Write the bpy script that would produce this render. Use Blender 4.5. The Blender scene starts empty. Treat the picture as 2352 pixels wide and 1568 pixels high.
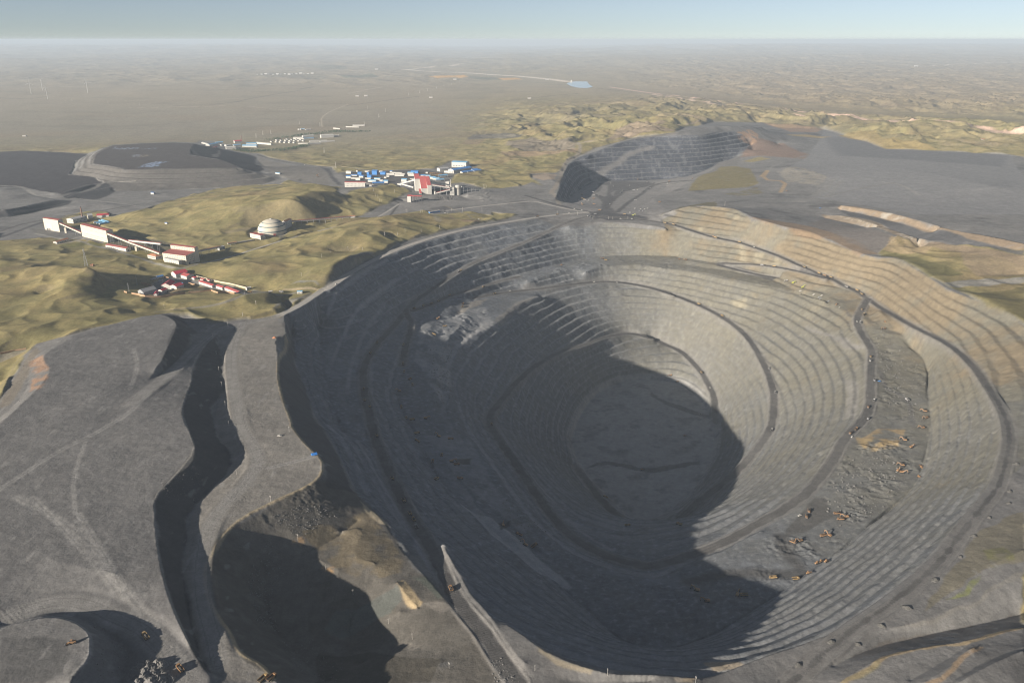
import bpy, bmesh, math, random
import numpy as np
from mathutils import Vector, Matrix

random.seed(7)
PITCH = math.radians(20.74)
CAMZ = 500.0
FP = 1829.0                     # focal length in units of a 2352-wide frame
CP, SP = math.cos(PITCH), math.sin(PITCH)
# enlarged crops of the photograph the outlines were measured in: x0, y0, scale
CROP = {'1': (0, 0, .3418), '2': (746.5, 0, .3418), '3': (1493, 0, .36523), '4': (0, 459.4, .3418),
        '5': (746.5, 459.4, .3418), '6': (1493, 459.4, .36523), '7': (0, 976.2, .3776),
        '8': (746.5, 976.2, .3776), '9': (1493, 999.1, .36523), 'A': (0, 287.1, .17214),
        'B': (57.4, 459.4, .19531), 'C': (287.1, 597.2, .17214), 'D': (516.8, 459.4, .17214),
        'E': (769.5, 356.0, .15137), 'F': (436.4, 275.6, .17578), 'G': (1205.9, 390.5, .17214),
        'H': (0, 143.6, .12207), 'V': (0, 0, 1.0)}


def parse(s):
    """'5 1,2,3 4,5,6 6 7,8,9' -> array of (px, py, extra...); a lone key switches the crop"""
    out = []
    k = CROP['V']
    for t in s.split():
        if ',' not in t:
            k = CROP[t]
            continue
        v = [float(q) for q in t.split(',')]
        out.append([k[0] + v[0] * k[2], k[1] + v[1] * k[2]] + v[2:])
    return np.array(out)


def ray(px, py):
    u = (np.asarray(px) - 1176.0) / FP
    v = (784.0 - np.asarray(py)) / FP
    return u, CP + v * SP, -SP + v * CP


def unproj(px, py, z):
    dx, dy, dz = ray(px, py)
    t = (np.asarray(z) - CAMZ) / np.minimum(dz, -0.006)
    return dx * t, dy * t


# ------------------------------------------------------------------ noise
def _hash(ix, iy, seed):
    h = (ix.astype(np.int64) * 374761393 + iy.astype(np.int64) * 668265263 + seed * 974634777) & 0xffffffff
    h = ((h ^ (h >> 13)) * 1274126177) & 0xffffffff
    h = h ^ (h >> 16)
    return h


def gnoise(x, y, seed=0):
    x = np.asarray(x, float); y = np.asarray(y, float)
    x0 = np.floor(x); y0 = np.floor(y)
    fx = (x - x0).astype(np.float32); fy = (y - y0).astype(np.float32)
    ix = x0.astype(np.int64); iy = y0.astype(np.int64)

    def g(ax, ay, dx, dy):
        a = (_hash(ax, ay, seed) & 1023).astype(np.float32) * (2 * math.pi / 1024)
        return np.cos(a) * dx + np.sin(a) * dy
    u = fx * fx * fx * (fx * (fx * 6 - 15) + 10)
    v = fy * fy * fy * (fy * (fy * 6 - 15) + 10)
    a = g(ix, iy, fx, fy); b = g(ix + 1, iy, fx - 1, fy)
    c = g(ix, iy + 1, fx, fy - 1); d = g(ix + 1, iy + 1, fx - 1, fy - 1)
    return 1.5 * ((a + (b - a) * u) * (1 - v) + (c + (d - c) * u) * v)


def fbm(x, y, oct=4, seed=0, gain=.5):
    s = 0; a = 1.0; f = 1.0; n = 0
    for k in range(oct):
        s = s + a * gnoise(x * f + 13.7 * k, y * f - 7.3 * k, seed + k); n += a
        a *= gain; f *= 2.03
    return s / n


def ridged(x, y, oct=4, seed=0):
    s = 0; a = 1.0; f = 1.0; n = 0
    for k in range(oct):
        s = s + a * (1 - 2 * np.abs(gnoise(x * f + 5.1 * k, y * f + 9.2 * k, seed + k))); n += a
        a *= .5; f *= 2.1
    return s / n


def sstep(a, b, x):
    t = np.clip((x - a) / (b - a), 0, 1)
    return t * t * (3 - 2 * t)


# ------------------------------------------------------------------ ground lines (photo point, height in metres)
ROADS = {   # name: (half width, points)
 'outer_haul': (7.5, "5 1860,112,0 2050,122,0 2184,139,-1 6 90,145,-3 150,155,-5 300,205,-14 400,235,-20 560,265,-26 650,295,-31 800,345,-38 970,425,-44 1060,465,-48 1140,490,-52 1230,545,-58 1300,570,-62 1370,620,-66 1440,670,-66 1560,740,-62 1700,820,-54 1850,890,-47 1950,960,-41 2050,1060,-34 2130,1180,-26 2200,1290,-21 2250,1400,-17 2260,1500,-13 9 2255,80,-10 2230,200,-7 2190,330,-5 2090,450,-3 2000,560,-2 1920,670,-1 1830,790,0 1720,890,1 1590,1000,2 1470,1090,2 1360,1160,2 1250,1240,2 1150,1330,2 1050,1400,2 980,1480,2 880,1568,2"),
 'inner_haul': (7.5, "6 1370,620,-66 1330,690,-72 1300,745,-77 1310,800,-81 1350,870,-84 1400,940,-89 1395,1000,-92 1390,1130,-95 1390,1300,-99 1340,1390,-101 1250,1470,-103 1200,1540,-104 9 1170,130,-106 1100,230,-107 1000,350,-109 900,430,-111 750,520,-114 600,600,-117 450,680,-120 300,740,-123 150,790,-126 0,830,-128 8 1900,850,-131 1700,790,-134 1550,720,-137 1400,580,-140 1300,440,-143 1200,290,-147 1080,120,-152 1000,0,-155 5 1110,1480,-158 1105,1440,-160 1170,1360,-164 1250,1260,-170 1330,1180,-178 1440,1090,-188 1600,1010,-198 1760,970,-206 1850,930,-213 1980,900,-221 2080,895,-226 2200,930,-232 6 0,860,-238 100,910,-245 200,950,-253 280,1030,-263 330,1090,-272 380,1180,-281 410,1250,-288 405,1330,-294 410,1400,-299"),
 'deep_haul': (7.5, "5 1000,660,-98 1150,630,-104 1300,610,-110 1500,590,-112 1700,560,-118 1900,545,-124 2050,560,-128 2200,590,-132 2352,640,-136 6 130,590,-138 300,655,-146 450,730,-156 600,840,-168 680,960,-178 740,1080,-189 780,1200,-197 780,1330,-206 760,1440,-213 700,1530,-219 9 650,110,-224 560,220,-232 400,350,-243 300,420,-249 200,520,-256 100,590,-262 0,610,-266 8 2150,600,-269 2000,640,-274 1850,610,-279 1700,480,-287 1600,350,-294 1540,270,-299"),
 'west_haul': (7.5, "5 1790,108,0 1720,120,-2 1600,160,-8 1400,260,-22 1200,340,-33 1000,420,-44 880,490,-51 750,580,-60 600,680,-70 540,750,-75 470,840,-76 370,940,-76 300,1040,-75 260,1120,-73 255,1200,-71 265,1300,-69 290,1400,-66 320,1540,-62 8 310,100,-58 410,330,-51 480,470,-47 540,580,-42 640,740,-34 700,850,-23 760,1000,-14 850,1130,-8 960,1250,-3 1050,1400,1 1180,1568,4"),
 'shelf_haul': (7, "5 550,770,-77 590,830,-80 560,920,-84 530,1020,-88 520,1110,-91"),
 'bench_haul': (7, "5 590,745,-77 680,715,-79 760,680,-82 840,640,-84 1000,600,-86 1150,550,-87 1300,515,-87"),
 'side_ramp': (6, "6 1100,490,-49 950,450,-53 820,425,-57 700,408,-61 560,400,-67 400,396,-74 520,432,-77 680,470,-79 800,490,-79"),
 'rim_road': (8, "4 1860,780,4 1960,735,5 2060,680,6 2200,580,7 5 0,610,8 150,500,9 280,430,10 400,365,10 560,303,10 740,245,10 960,193,9 1200,152,7 1430,114,4 1640,92,2 1760,84,1"),
 'plateau_ramp': (11, "4 1860,780,4 1640,830,4 1470,868,6 1350,960,14 1250,1060,21 1130,1170,29 1000,1270,36 860,1370,38"),
 'strip_road': (9, "4 1640,830,4 1590,900,6 1560,1000,9 1550,1100,12 1570,1250,16 1600,1400,18 1620,1550,20 7 1600,200,21 1500,350,22 1330,520,23 1260,640,23 1230,800,23 1220,950,23 1240,1100,23 1300,1300,22 1330,1450,20"),
 'mound_road': (12, "7 0,1190,34 200,1100,33 400,1065,33 560,1095,33 700,1170,33 860,1230,32 950,1330,30 1060,1430,27 1130,1520,25 1160,1568,24"),
 'valley_road': (6, "2 820,1415,10 1100,1380,8 1300,1360,7 1400,1350,6 1500,1375,4 1650,1410,2 1760,1425,0"),
 'far_road': (6, "F 880,455,-8 1050,510,-6 1350,570,0 1700,610,4 2352,655,8"),
 'dome_road': (4, "B 2100,740,-3 D 0,780,-2 750,540,3 1420,370,6 1900,260,10 E 540,990,10 680,930,11 960,750,12"),
}
LINES = """
4 1910,780,4 2000,722,5 2120,652,6 2240,562,7 2352,480,8 5 30,605,8 160,512,9 290,442,10 410,378,10 560,318,10 740,258,10 960,206,9 1200,165,7 1430,126,3 1580,106,1
5 1640,172,-3 1760,148,-2 1900,146,-2 2050,152,-2 2180,168,-4 2290,190,-8
6 60,105,3 120,75,16 180,50,27 310,33,38 420,40,42 540,55,42 640,110,38 850,170,28 1000,195,22 1120,250,15 1330,340,8 1440,362,6 1560,362,8 1650,420,8 1750,480,9 1870,560,9 2000,610,9 2130,655,9 2250,712,9 2352,790,9 2600,1000,8 2800,1250,4 9 2700,100,2
6 380,385,-72 700,398,-58 950,442,-51 1090,478,-48
5 590,735,-76 760,668,-81 840,628,-82 1000,585,-84 1150,535,-85 1300,497,-85 1500,445,-85 1700,395,-84 1900,372,-83 2100,368,-82 2352,375,-79 6 200,368,-76 380,385,-72
5 1350,560,-94 1500,500,-89 1750,440,-87 1950,400,-86 2200,410,-86 6 100,400,-85 300,420,-82 500,450,-81 780,500,-80 900,560,-80 1100,640,-77
6 1290,755,-78 1180,670,-79 1000,600,-82 820,560,-84 600,520,-85 300,450,-86 0,420,-88 5 2200,430,-88 1900,440,-89 1750,480,-92
6 1440,690,-60 1520,790,-68 1640,900,-80 1760,1050,-92 1745,1180,-97 1755,1300,-99 1760,1450,-100 9 1750,50,-101 1700,250,-102 1640,350,-103 1500,460,-104 1350,580,-104 1200,720,-105 980,860,-105 900,930,-105 700,1060,-105 550,1160,-104 400,1250,-104 200,1330,-104 0,1378,-104 8 2100,1380,-104 1850,1340,-104 1700,1230,-103 1620,1130,-103 1460,1000,-102 1200,760,-100 1000,600,-97 900,520,-93 800,440,-91 700,340,-92 620,200,-95 540,30,-95 5 540,1450,-94 490,1330,-93 480,1230,-92 520,1130,-91
5 1450,640,-112 1300,705,-112 1150,830,-113 1010,930,-114 900,1080,-115 840,1150,-116 850,1250,-116 870,1340,-115 930,1480,-114 8 830,20,-114 920,120,-114 1000,250,-113 1110,420,-113 1230,570,-113 1400,720,-113 1550,800,-114 1750,875,-115 1950,935,-116 2281,915,-116 9 150,850,-116 400,760,-114 700,605,-111
5 700,800,-88 850,800,-96 1000,740,-99 750,1000,-98 750,1250,-100 700,1400,-100
8 700,100,-100 900,330,-104 1150,640,-107 1500,900,-108 1800,1050,-108 2100,1050,-109 9 150,1000,-109 500,900,-109 800,760,-108 1050,600,-107 1150,450,-106 1300,300,-105 1450,150,-103 6 1600,1400,-102 1550,1150,-98 1500,950,-90
V 1313,1010,-302 1335,945,-302 1385,890,-302 1450,870,-302 1550,874,-302 1610,915,-302 1640,985,-302 1636,1045,-302 1600,1110,-302 1540,1170,-302 1480,1200,-302 1440,1180,-302 1380,1110,-302 1330,1060,-302 1313,1010,-302
V 1400,950,-302 1500,950,-306 1560,1000,-308 1450,1050,-306 1500,1120,-308
V 1440,920,-297 1500,905,-295 1560,920,-298
5 1560,120,1 1760,70,1 1860,50,0 2050,60,-1 2200,100,0
8 200,440,-10 290,500,-11 360,570,-13 430,690,-15 490,790,-14 590,900,-13 700,1030,-10 830,1130,-6 900,1260,-3 970,1340,0 1060,1450,4
8 718,728,-27 760,800,-22 800,880,-17 900,1030,-9 1000,1150,-3 1080,1270,1 1170,1400,5 1215,1445,7
8 1110,1210,-1 1200,1270,3 1290,1350,6 1430,1420,8 1640,1490,8 1740,1515,8 1990,1520,7 2281,1545,5
9 280,1545,4 400,1525,4 700,1400,3 1000,1310,1 1300,1150,0 1430,1060,-1 1560,930,-3 1750,740,-5 1900,570,-7 1990,460,-9 2100,330,-12 2160,200,-14 2190,80,-17 2195,0,-19
8 1260,1500,5 1500,1560,4 1900,1560,3 9 0,1550,2
4 1910,780,4 1922,850,6 1925,912,9 1850,915,11 1870,1060,13 1862,1180,15 1900,1350,17 1962,1500,19 7 1765,0,20 1800,50,21 1880,140,22 1950,200,22 1968,260,22 1935,330,22 1840,385,22 1700,445,22 1480,555,22 1380,640,22 1300,760,22 1252,850,22 1245,920,22 1265,1060,22 1330,1175,21 1400,1260,20 1430,1340,20 1480,1400,20 1590,1450,19 1660,1540,18 1690,1568,17
4 1945,800,-36 1985,1100,-38 2060,1300,-36 2150,1520,-32 7 2100,60,-28 2150,300,-22 2180,430,-14
4 2140,800,-52 2150,1100,-56 2220,1350,-56 2300,1562,-52
7 1700,790,-9 1820,800,-9 1950,740,-10 2080,660,-12 2180,580,-12
7 1600,860,-11 1620,930,-15 1600,1050,-20 1650,1200,-26 1750,1350,-28 1900,1480,-24 2000,1568,-22
7 1950,820,-9 2100,900,-11 1900,1050,-22 2200,1150,-25 1950,1300,-30 2200,1450,-24
8 50,650,-8 250,620,-9 150,800,-9 350,850,-9 100,1250,-34 300,1300,-26 600,1350,-12 750,1450,0 500,1500,-8
8 440,955,-8 500,1040,-9 565,1105,-11
8 455,1130,-13 520,1120,-14 640,1090,-10
4 1090,765,36 1150,790,36 1195,835,36 1170,900,36 1145,950,37 1090,1080,37 1050,1190,38 970,1285,38
4 1215,800,8 1270,850,8 1325,885,12 1290,960,16 1200,1070,23 1090,1190,31 985,1290,37
4 1460,890,6 1400,950,11 1330,1030,17 1280,1150,24 1290,1200,28 1245,1320,33 1215,1420,36 1240,1510,38 1270,1562,38 7 1135,0,38 1165,80,38 1192,150,38 1170,230,38 1060,310,38 935,435,37 935,550,36 950,720,36 975,870,36 1020,1040,36 1080,1190,35 1150,1330,32 1200,1440,25 1260,1505,21
4 1475,905,5 1460,1000,3 1500,1060,4 1520,1150,8 1525,1260,12 1470,1350,13 1430,1410,14 1440,1500,15 7 1310,40,17 1385,170,18 1395,240,18 1370,300,18 1250,400,20 1170,480,21 1130,560,22 1120,700,22 1115,900,22 1125,1050,22 1170,1250,21 1215,1400,19 1290,1495,19
4 1090,765,36 900,800,36 700,850,36 560,890,36 460,925,37 430,960,37 300,1030,38 290,1080,38 340,1130,38 320,1180,38 280,1240,38 150,1370,38 0,1500,38 -150,1650,38
4 230,1060,32 200,1150,32 190,1250,31 100,1380,31 -50,1500,30
4 240,960,29 150,1050,28 50,1220,27 0,1340,27 -80,1450,27
4 215,960,24 120,1060,22 20,1200,21 -30,1320,20
7 -100,1260,46 0,1240,46 120,1195,46 330,1162,46 450,1195,46 530,1250,46 552,1310,46 540,1420,46 445,1510,46 420,1568,46
7 0,1210,36 200,1120,35 350,1135,34 500,1170,33 600,1230,30 720,1310,28 800,1380,27 740,1568,26
7 830,1370,29 960,1410,29 1040,1480,28 1060,1568,27 900,1500,30
7 0,1125,38 150,1060,38 380,1020,38 520,1035,38 660,1085,38 760,1150,37 900,1240,35 1050,1330,32 1150,1430,28
7 300,300,38 600,600,38 200,800,38 700,900,38
9 2352,720,10 2200,790,9 2050,870,6 1900,960,4
9 2352,850,5 2200,955,4 2000,1050,3 1700,1170,3 1480,1225,2
9 1150,1450,1 1300,1375,0 1500,1310,-3 1800,1240,-5 2050,1195,-6 2352,1120,-6
9 1190,1556,13 1300,1480,14 1450,1400,15 1700,1340,15 2000,1290,15 2352,1212,15
9 1640,1540,15 1800,1450,15 2000,1315,15
9 1720,1556,22 1880,1465,22 2040,1330,22
9 1890,1556,22 2100,1420,22 2352,1330,22
9 1940,1556,28 2140,1440,28 2352,1352,28
D 1285,1165,7 1420,950,26 1450,870,32 1640,770,34 1760,725,32 1900,693,26 2000,688,14
D 1300,1180,6 1500,1090,7 1750,880,9 1950,760,10
D 1000,1280,12 760,1370,14 640,1480,10
D 1000,1340,6 830,1440,5 680,1500,5
B 0,800,40 260,800,46 400,790,48 560,785,52 700,785,60 850,800,58
B 850,800,56 830,930,42 560,1080,38 250,1180,34 0,1260,28
B 640,890,51 300,960,43 0,1060,34
B 960,950,26 930,1150,20 1180,1230,10
B 300,1060,30 150,1110,26
B 0,1400,26 300,1480,28 600,1500,30 1050,1400,24
B 870,700,8 1300,740,0 1700,840,-6 1550,900,-5 1150,1020,4
B 100,760,14 500,740,14 800,660,10
B 60,300,-2 150,440,-2 450,350,-2 330,510,-2 700,480,-2 950,480,-1 1250,640,-1 1500,700,-1 1900,780,-2 2050,700,-2 1500,500,-1 2000,600,-1 620,240,-3 900,230,-3
C 300,380,-5 500,480,-5 700,360,-5 800,250,-5 1000,330,-5 1300,420,-4 1550,440,-3 1750,400,-2 2250,430,2
C 100,720,14 300,600,12 600,500,10 900,470,9
C 500,720,18 850,700,14 1150,790,8
C 1250,600,12 1550,510,18 1850,440,17 2000,440,12 1600,690,8
F 0,1160,22 200,1130,28 500,1060,42 700,1000,52 880,970,60 1050,1015,52
F 150,1290,20 400,1190,36 700,1120,50 1000,1040,62 1200,1035,68 1320,1040,68 1450,1090,58 1600,1140,40 1780,1205,16
F 500,1400,10 700,1250,28 850,1150,46
F 950,960,40 1200,900,50 1500,850,62 1650,850,56 1900,920,22
F 1320,1040,66 1600,950,64 1800,950,60 1950,985,45
F 1990,1160,20 2100,1000,36 2250,905,44 2352,885,44 E 430,510,46 800,450,46 1000,480,38 1170,540,14
E 150,640,30 300,560,44
F 0,1010,-6 400,930,-6 700,890,-6 1100,850,-5 1700,860,2 2000,880,6
F 420,1460,4 900,1390,4 1300,1400,4 1700,1340,6 2200,1230,10
D 0,440,2 300,520,1 600,490,2 800,470,3
E 380,1090,28 700,950,42 950,920,38 1200,880,36 1400,880,34 1500,950,20
E 800,1060,26 1000,990,34
E 700,1250,16 950,1280,14
D 1100,760,20 1400,560,28 1850,330,34 2080,240,38 2110,400,34 1980,520,28 1850,620,20
D 1450,700,10 1700,690,10
D 370,870,12 700,970,12 900,930,15 1150,830,20 1400,800,24
D 0,900,8 300,900,12 650,1080,6
E 150,300,10 500,250,10 800,300,10 1300,380,11 1700,280,12 2100,230,14 500,400,10 1000,420,10
E 1000,700,11 1300,720,11 1700,700,10 2200,740,8 1850,600,12
E 1900,950,10 2300,850,8 2100,1000,5
E 2000,600,20 2300,540,22
G 0,220,14 130,290,12 250,420,6 0,420,6
G 380,150,22 300,60,26 100,100,22
A 1515,270,42 1275,375,42 1240,450,41 1225,525,40
A 1225,525,40 1300,525,40 1590,572,39 1640,600,38 2335,585,38 F 350,632,37 620,632,34
A 1515,270,42 2000,245,42 2335,232,42 F 60,310,38
F 60,310,38 0,380,41 0,455,41 300,500,39 480,535,34 620,622,32 830,680,16 1000,705,3
F 350,360,4 640,420,-6 850,490,-8 1000,640,-7
A 1180,385,8 1010,480,8 985,600,7 915,665,6 1270,685,4 1310,740,1 1370,760,-1
A 1540,900,-8 1850,885,-8 2200,880,-8 F 0,905,-10 380,888,-10 700,860,-8 1000,832,-6 1150,775,-4 1200,760,-4
A 0,365,4 400,350,4 700,365,4 1180,380,6
A 0,610,6 500,700,6 900,650,6
A 0,825,6 250,815,6 400,840,6 520,880,6 790,915,6 1310,780,4
A 870,975,-6 1050,905,-2 1360,770,0
A 300,830,8 420,930,2 600,970,-4 850,995,-8 1040,970,-8
A 1060,985,-12 1290,990,-10 1530,880,-8
A 0,880,10 250,850,8 400,950,2 700,1000,-2 870,1000,-6
A 0,1120,4 90,1140,4 720,995,0
A 0,1250,-16 120,1230,-16 500,1150,-16 960,1030,-10
A 1060,985,-9 1600,1050,-8 1780,1070,-6 2300,990,-6
A 850,1100,-4 1200,1060,4 1420,1040,4
A 1650,1130,4 2000,1080,8 2200,1060,4
V -200,330,-26 150,328,-26 450,318,-26 620,330,-22 800,315,-18
V -200,250,-30 400,250,-28 900,250,-20 1200,280,6
V -300,190,-30 300,190,-28 900,190,-25 1500,200,-20 2400,220,0
V 300,215,-10 550,205,-10
2 500,800,-12 800,760,0 1100,800,12 1300,840,20
2 950,930,22 1100,900,24 1330,910,26 1250,970,24 1600,1000,24
2 1180,1030,18 1450,1035,18 1650,1010,22
2 1300,700,30 1700,720,50 2100,700,55 2352,720,60
2 1700,880,50 1900,840,62 2200,860,72 2352,850,80
2 850,1000,14 1000,1100,14 1200,1120,16 1400,1150,18
2 1540,1350,5 1570,1290,12 1600,1180,20 1640,1100,28 1700,1062,34 1760,1060,38 1790,1032,44 1900,985,66 2050,940,78 2250,915,92 2352,912,96 3 200,850,98 330,850,96 430,832,92 530,830,86 580,850,72 620,880,50 640,912,30 650,950,12
3 150,845,100 200,825,110 380,795,114 540,792,110 700,800,90
2 1605,1378,-16 1625,1340,-26 1680,1290,-40 1790,1212,-48 2000,1214,-52 2352,1197,-56 3 100,1140,-48 330,1080,-32 440,1020,-16 540,985,-2 600,975,4
2 1700,1335,-34 1900,1300,-32 2200,1300,-30 1800,1400,-8 2100,1420,-6 2300,1250,-32
3 160,1180,-18 300,1160,-6 450,1070,2 640,1060,8 690,1150,8
3 0,1240,-18 150,1290,-4 300,1250,0
3 800,905,26 1000,980,14 1080,850,26
3 690,1130,9 730,1080,10 860,980,14 1000,960,20
3 800,1085,10 850,1140,10 1050,1160,10 1040,1240,6 700,1230,3 400,1240,1
3 860,1048,24 950,1070,24 1050,1085,24 1120,1112,22
3 1090,815,24 1350,890,28 1500,935,30 1830,950,36 2290,975,50
3 1300,1000,26 1800,1100,40 2300,1200,58 1500,1150,28
3 1180,850,28 1390,822,40 1650,830,48 2000,775,58 2250,840,44
3 1700,920,42 1500,880,38
6 1200,35,26 1460,70,34 1700,130,42 1900,190,47 2150,230,51 2352,275,55 2600,320,58
6 1190,60,14 1450,112,20 1700,185,27 2000,235,33 2352,315,39 2600,360,42
6 1080,88,12 1250,102,18 1500,180,25 1750,262,29 1970,282,32 2352,352,37 2600,400,40
6 1100,114,6 1300,157,9 1560,224,10 1720,310,8
6 1440,350,5 1580,350,6 1700,472,7 1950,475,8 2050,490,9 2352,470,10
6 960,15,8 700,10,8 500,15,12 600,50,14
6 1870,510,9 2352,510,10 2000,560,9 2352,620,9
"""
# ------------------------------------------------------------------ grid: a fan of vertices, finer near the camera
NC = 1000
WIDE = 1.16


def halfw(Y):
    return (0.6 * Y + 118.0) * WIDE


_rows = [385.0]
while _rows[-1] < 62000:
    Y = _rows[-1]
    cell = 2 * halfw(Y) / NC
    k = .95 if Y < 1650 else (.55 if Y < 3500 else .55 + min(2.6, (Y - 3500) / 1200.0))
    _rows.append(Y + cell * k)
ROWS = np.array(_rows); NR = len(ROWS)
US = np.linspace(-1, 1, NC)
GX = halfw(ROWS)[:, None] * US[None, :]
GY = np.repeat(ROWS[:, None], NC, 1)


def to_ij(X, Y):
    j = np.interp(Y, ROWS, np.arange(NR))
    i = (X / halfw(Y) + 1) / 2 * (NC - 1)
    return j, i


def sample(F, X, Y):
    j, i = to_ij(X, Y)
    j = np.clip(j, 0, NR - 1.001); i = np.clip(i, 0, NC - 1.001)
    j0 = j.astype(int); i0 = i.astype(int); fj = j - j0; fi = i - i0
    return (F[j0, i0] * (1 - fi) + F[j0, i0 + 1] * fi) * (1 - fj) + (F[j0 + 1, i0] * (1 - fi) + F[j0 + 1, i0 + 1] * fi) * fj


def dense(P, step):
    """resample a polyline (n,3) so that points are at most step apart (in plan)"""
    out = [P[:1]]
    for a, b in zip(P[:-1], P[1:]):
        n = max(1, int(math.hypot(*(b - a)[:2]) / step))
        t = (np.arange(n) + 1)[:, None] / n
        out.append(a + (b - a) * t)
    return np.vstack(out)


def smooth(P, it=2):
    for _ in range(it):
        Q = [P[:1]]
        for a, b in zip(P[:-1], P[1:]):
            Q.append(np.array([a * .75 + b * .25, a * .25 + b * .75]))
        Q.append(P[-1:])
        P = np.vstack(Q)
    return P


def world(P):
    X, Y = unproj(P[:, 0], P[:, 1], P[:, 2])
    return np.stack([X, Y, P[:, 2]], 1)


CP_X, CP_Y, CP_Z = [], [], []


def add_pts(Q):
    CP_X.append(Q[:, 0]); CP_Y.append(Q[:, 1]); CP_Z.append(Q[:, 2])


LW = []
for ln in LINES.strip().splitlines():
    P = parse(ln)
    if len(P) > 2:
        Q = smooth(world(P), 1)
    else:
        Q = world(P)
    LW.append(Q)
    add_pts(dense(Q, 1.2))
ROADW = {}
for nm, (hw, s) in ROADS.items():
    Q = dense(smooth(world(parse(s)), 2), 3.0)
    ROADW[nm] = (hw, Q)
    D = np.gradient(Q[:, :2], axis=0)
    D /= np.linalg.norm(D, axis=1)[:, None] + 1e-9
    N = np.stack([-D[:, 1], D[:, 0]], 1)
    for o in np.linspace(-.9, .9, 7) * hw:
        R = Q.copy(); R[:, :2] += N * o
        add_pts(dense(R, 1.2))
CPX, CPY, CPZ = map(np.concatenate, (CP_X, CP_Y, CP_Z))


def solve():
    jf, i_f = to_ij(CPX, CPY)
    ok = (jf > 0) & (jf < NR - 1) & (i_f > 0) & (i_f < NC - 1)
    jf, i_f, zf = jf[ok], i_f[ok], CPZ[ok]
    Z = None
    for lev, its in ((32, 600), (16, 400), (8, 300), (4, 200), (2, 120), (1, 60)):
        nr = NR // lev + 1; nc = NC // lev + 1
        jj = np.clip(np.round(jf / lev).astype(int), 0, nr - 1)
        ii = np.clip(np.round(i_f / lev).astype(int), 0, nc - 1)
        S = np.zeros((nr, nc)); W = np.zeros((nr, nc))
        np.add.at(S, (jj, ii), zf); np.add.at(W, (jj, ii), 1)
        M = W > 0
        C = np.where(M, S / np.maximum(W, 1), 0)
        if Z is None:
            Z = np.where(M, C, np.mean(zf) * 0)
        else:
            yj = np.clip(np.arange(nr) / 2, 0, Z.shape[0] - 1.001); xi = np.clip(np.arange(nc) / 2, 0, Z.shape[1] - 1.001)
            j0 = yj.astype(int); i0 = xi.astype(int); fj = (yj - j0)[:, None]; fi = (xi - i0)[None, :]
            A = Z[j0][:, i0]; B = Z[j0][:, i0 + 1]; Cc = Z[j0 + 1][:, i0]; Dd = Z[j0 + 1][:, i0 + 1]
            Z = (A * (1 - fi) + B * fi) * (1 - fj) + (Cc * (1 - fi) + Dd * fi) * fj
        Z = np.where(M, C, Z)
        chk = (np.add.outer(np.arange(nr), np.arange(nc)) & 1)
        om = 1.85 if lev > 2 else 1.7
        upd = [np.where((chk == c) & ~M, om, 0.0) for c in (0, 1)]
        for _ in range(its):
            for c in (0, 1):
                Pd = np.pad(Z, 1, mode='edge')
                avg = .25 * (Pd[:-2, 1:-1] + Pd[2:, 1:-1] + Pd[1:-1, :-2] + Pd[1:-1, 2:])
                Z = Z + upd[c] * (avg - Z)
    return Z[:NR, :NC]


Z0 = solve()


# ------------------------------------------------------------------ masks
def inpoly(X, Y, P):
    r = np.zeros(X.shape, bool)
    n = len(P)
    for k in range(n):
        x1, y1 = P[k][:2]; x2, y2 = P[(k + 1) % n][:2]
        if y1 == y2:
            continue
        c = ((y1 > Y) != (y2 > Y)) & (X < (x2 - x1) * (Y - y1) / (y2 - y1) + x1)
        r ^= c
    return r


def poly_mask(P, soft=0, WX=None, WY=None):
    """rasterise a world polygon on the grid; only the rows and columns it covers are tested"""
    P = np.asarray(P)[:, :2]
    m = np.zeros((NR, NC), bool)
    j0 = max(0, np.searchsorted(ROWS, P[:, 1].min() - 60)); j1 = min(NR, np.searchsorted(ROWS, P[:, 1].max() + 60) + 1)
    X = GX[j0:j1] if WX is None else WX[j0:j1]; Y = GY[j0:j1] if WY is None else WY[j0:j1]
    m[j0:j1] = inpoly(X, Y, P)
    return m


def blur(F, n):
    for _ in range(n):
        Pd = np.pad(F, 1, mode='edge')
        F = .5 * F + .125 * (Pd[:-2, 1:-1] + Pd[2:, 1:-1] + Pd[1:-1, :-2] + Pd[1:-1, 2:])
    return F


def boxblur(F, r):
    for ax in (0, 1):
        Pd = np.pad(F, [(r + 1, r) if a == ax else (0, 0) for a in (0, 1)], mode='edge')
        c = np.cumsum(Pd, axis=ax, dtype=np.float64)
        n = F.shape[ax]; w = 2 * r + 1
        F = ((c[w:w + n] - c[:n]) if ax == 0 else (c[:, w:w + n] - c[:, :n])) / w
    return F.astype(np.float32)


def polyline_dist(Q, reach):
    """distance to a polyline on the grid (inf beyond reach) and the height of the nearest point"""
    D = np.full((NR, NC), 1e9, np.float32); H = np.zeros((NR, NC), np.float32)
    for a in Q:
        j0 = np.searchsorted(ROWS, a[1] - reach); j1 = np.searchsorted(ROWS, a[1] + reach)
        if j1 <= j0 or j0 >= NR:
            continue
        hw = halfw(a[1])
        i0 = int(((a[0] - reach * 1.3) / hw + 1) / 2 * (NC - 1)) - 1; i1 = int(((a[0] + reach * 1.3) / hw + 1) / 2 * (NC - 1)) + 2
        i0 = max(0, i0); i1 = min(NC, i1)
        if i1 <= i0:
            continue
        d = np.hypot(GX[j0:j1, i0:i1] - a[0], GY[j0:j1, i0:i1] - a[1])
        s = d < D[j0:j1, i0:i1]
        D[j0:j1, i0:i1][s] = d[s]; H[j0:j1, i0:i1][s] = a[2]
    return D, H


def PW(s, z=None):
    P = parse(s)
    if P.shape[1] < 3:
        P = np.hstack([P, np.full((len(P), 1), z or 0.0)])
    return world(P)


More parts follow.
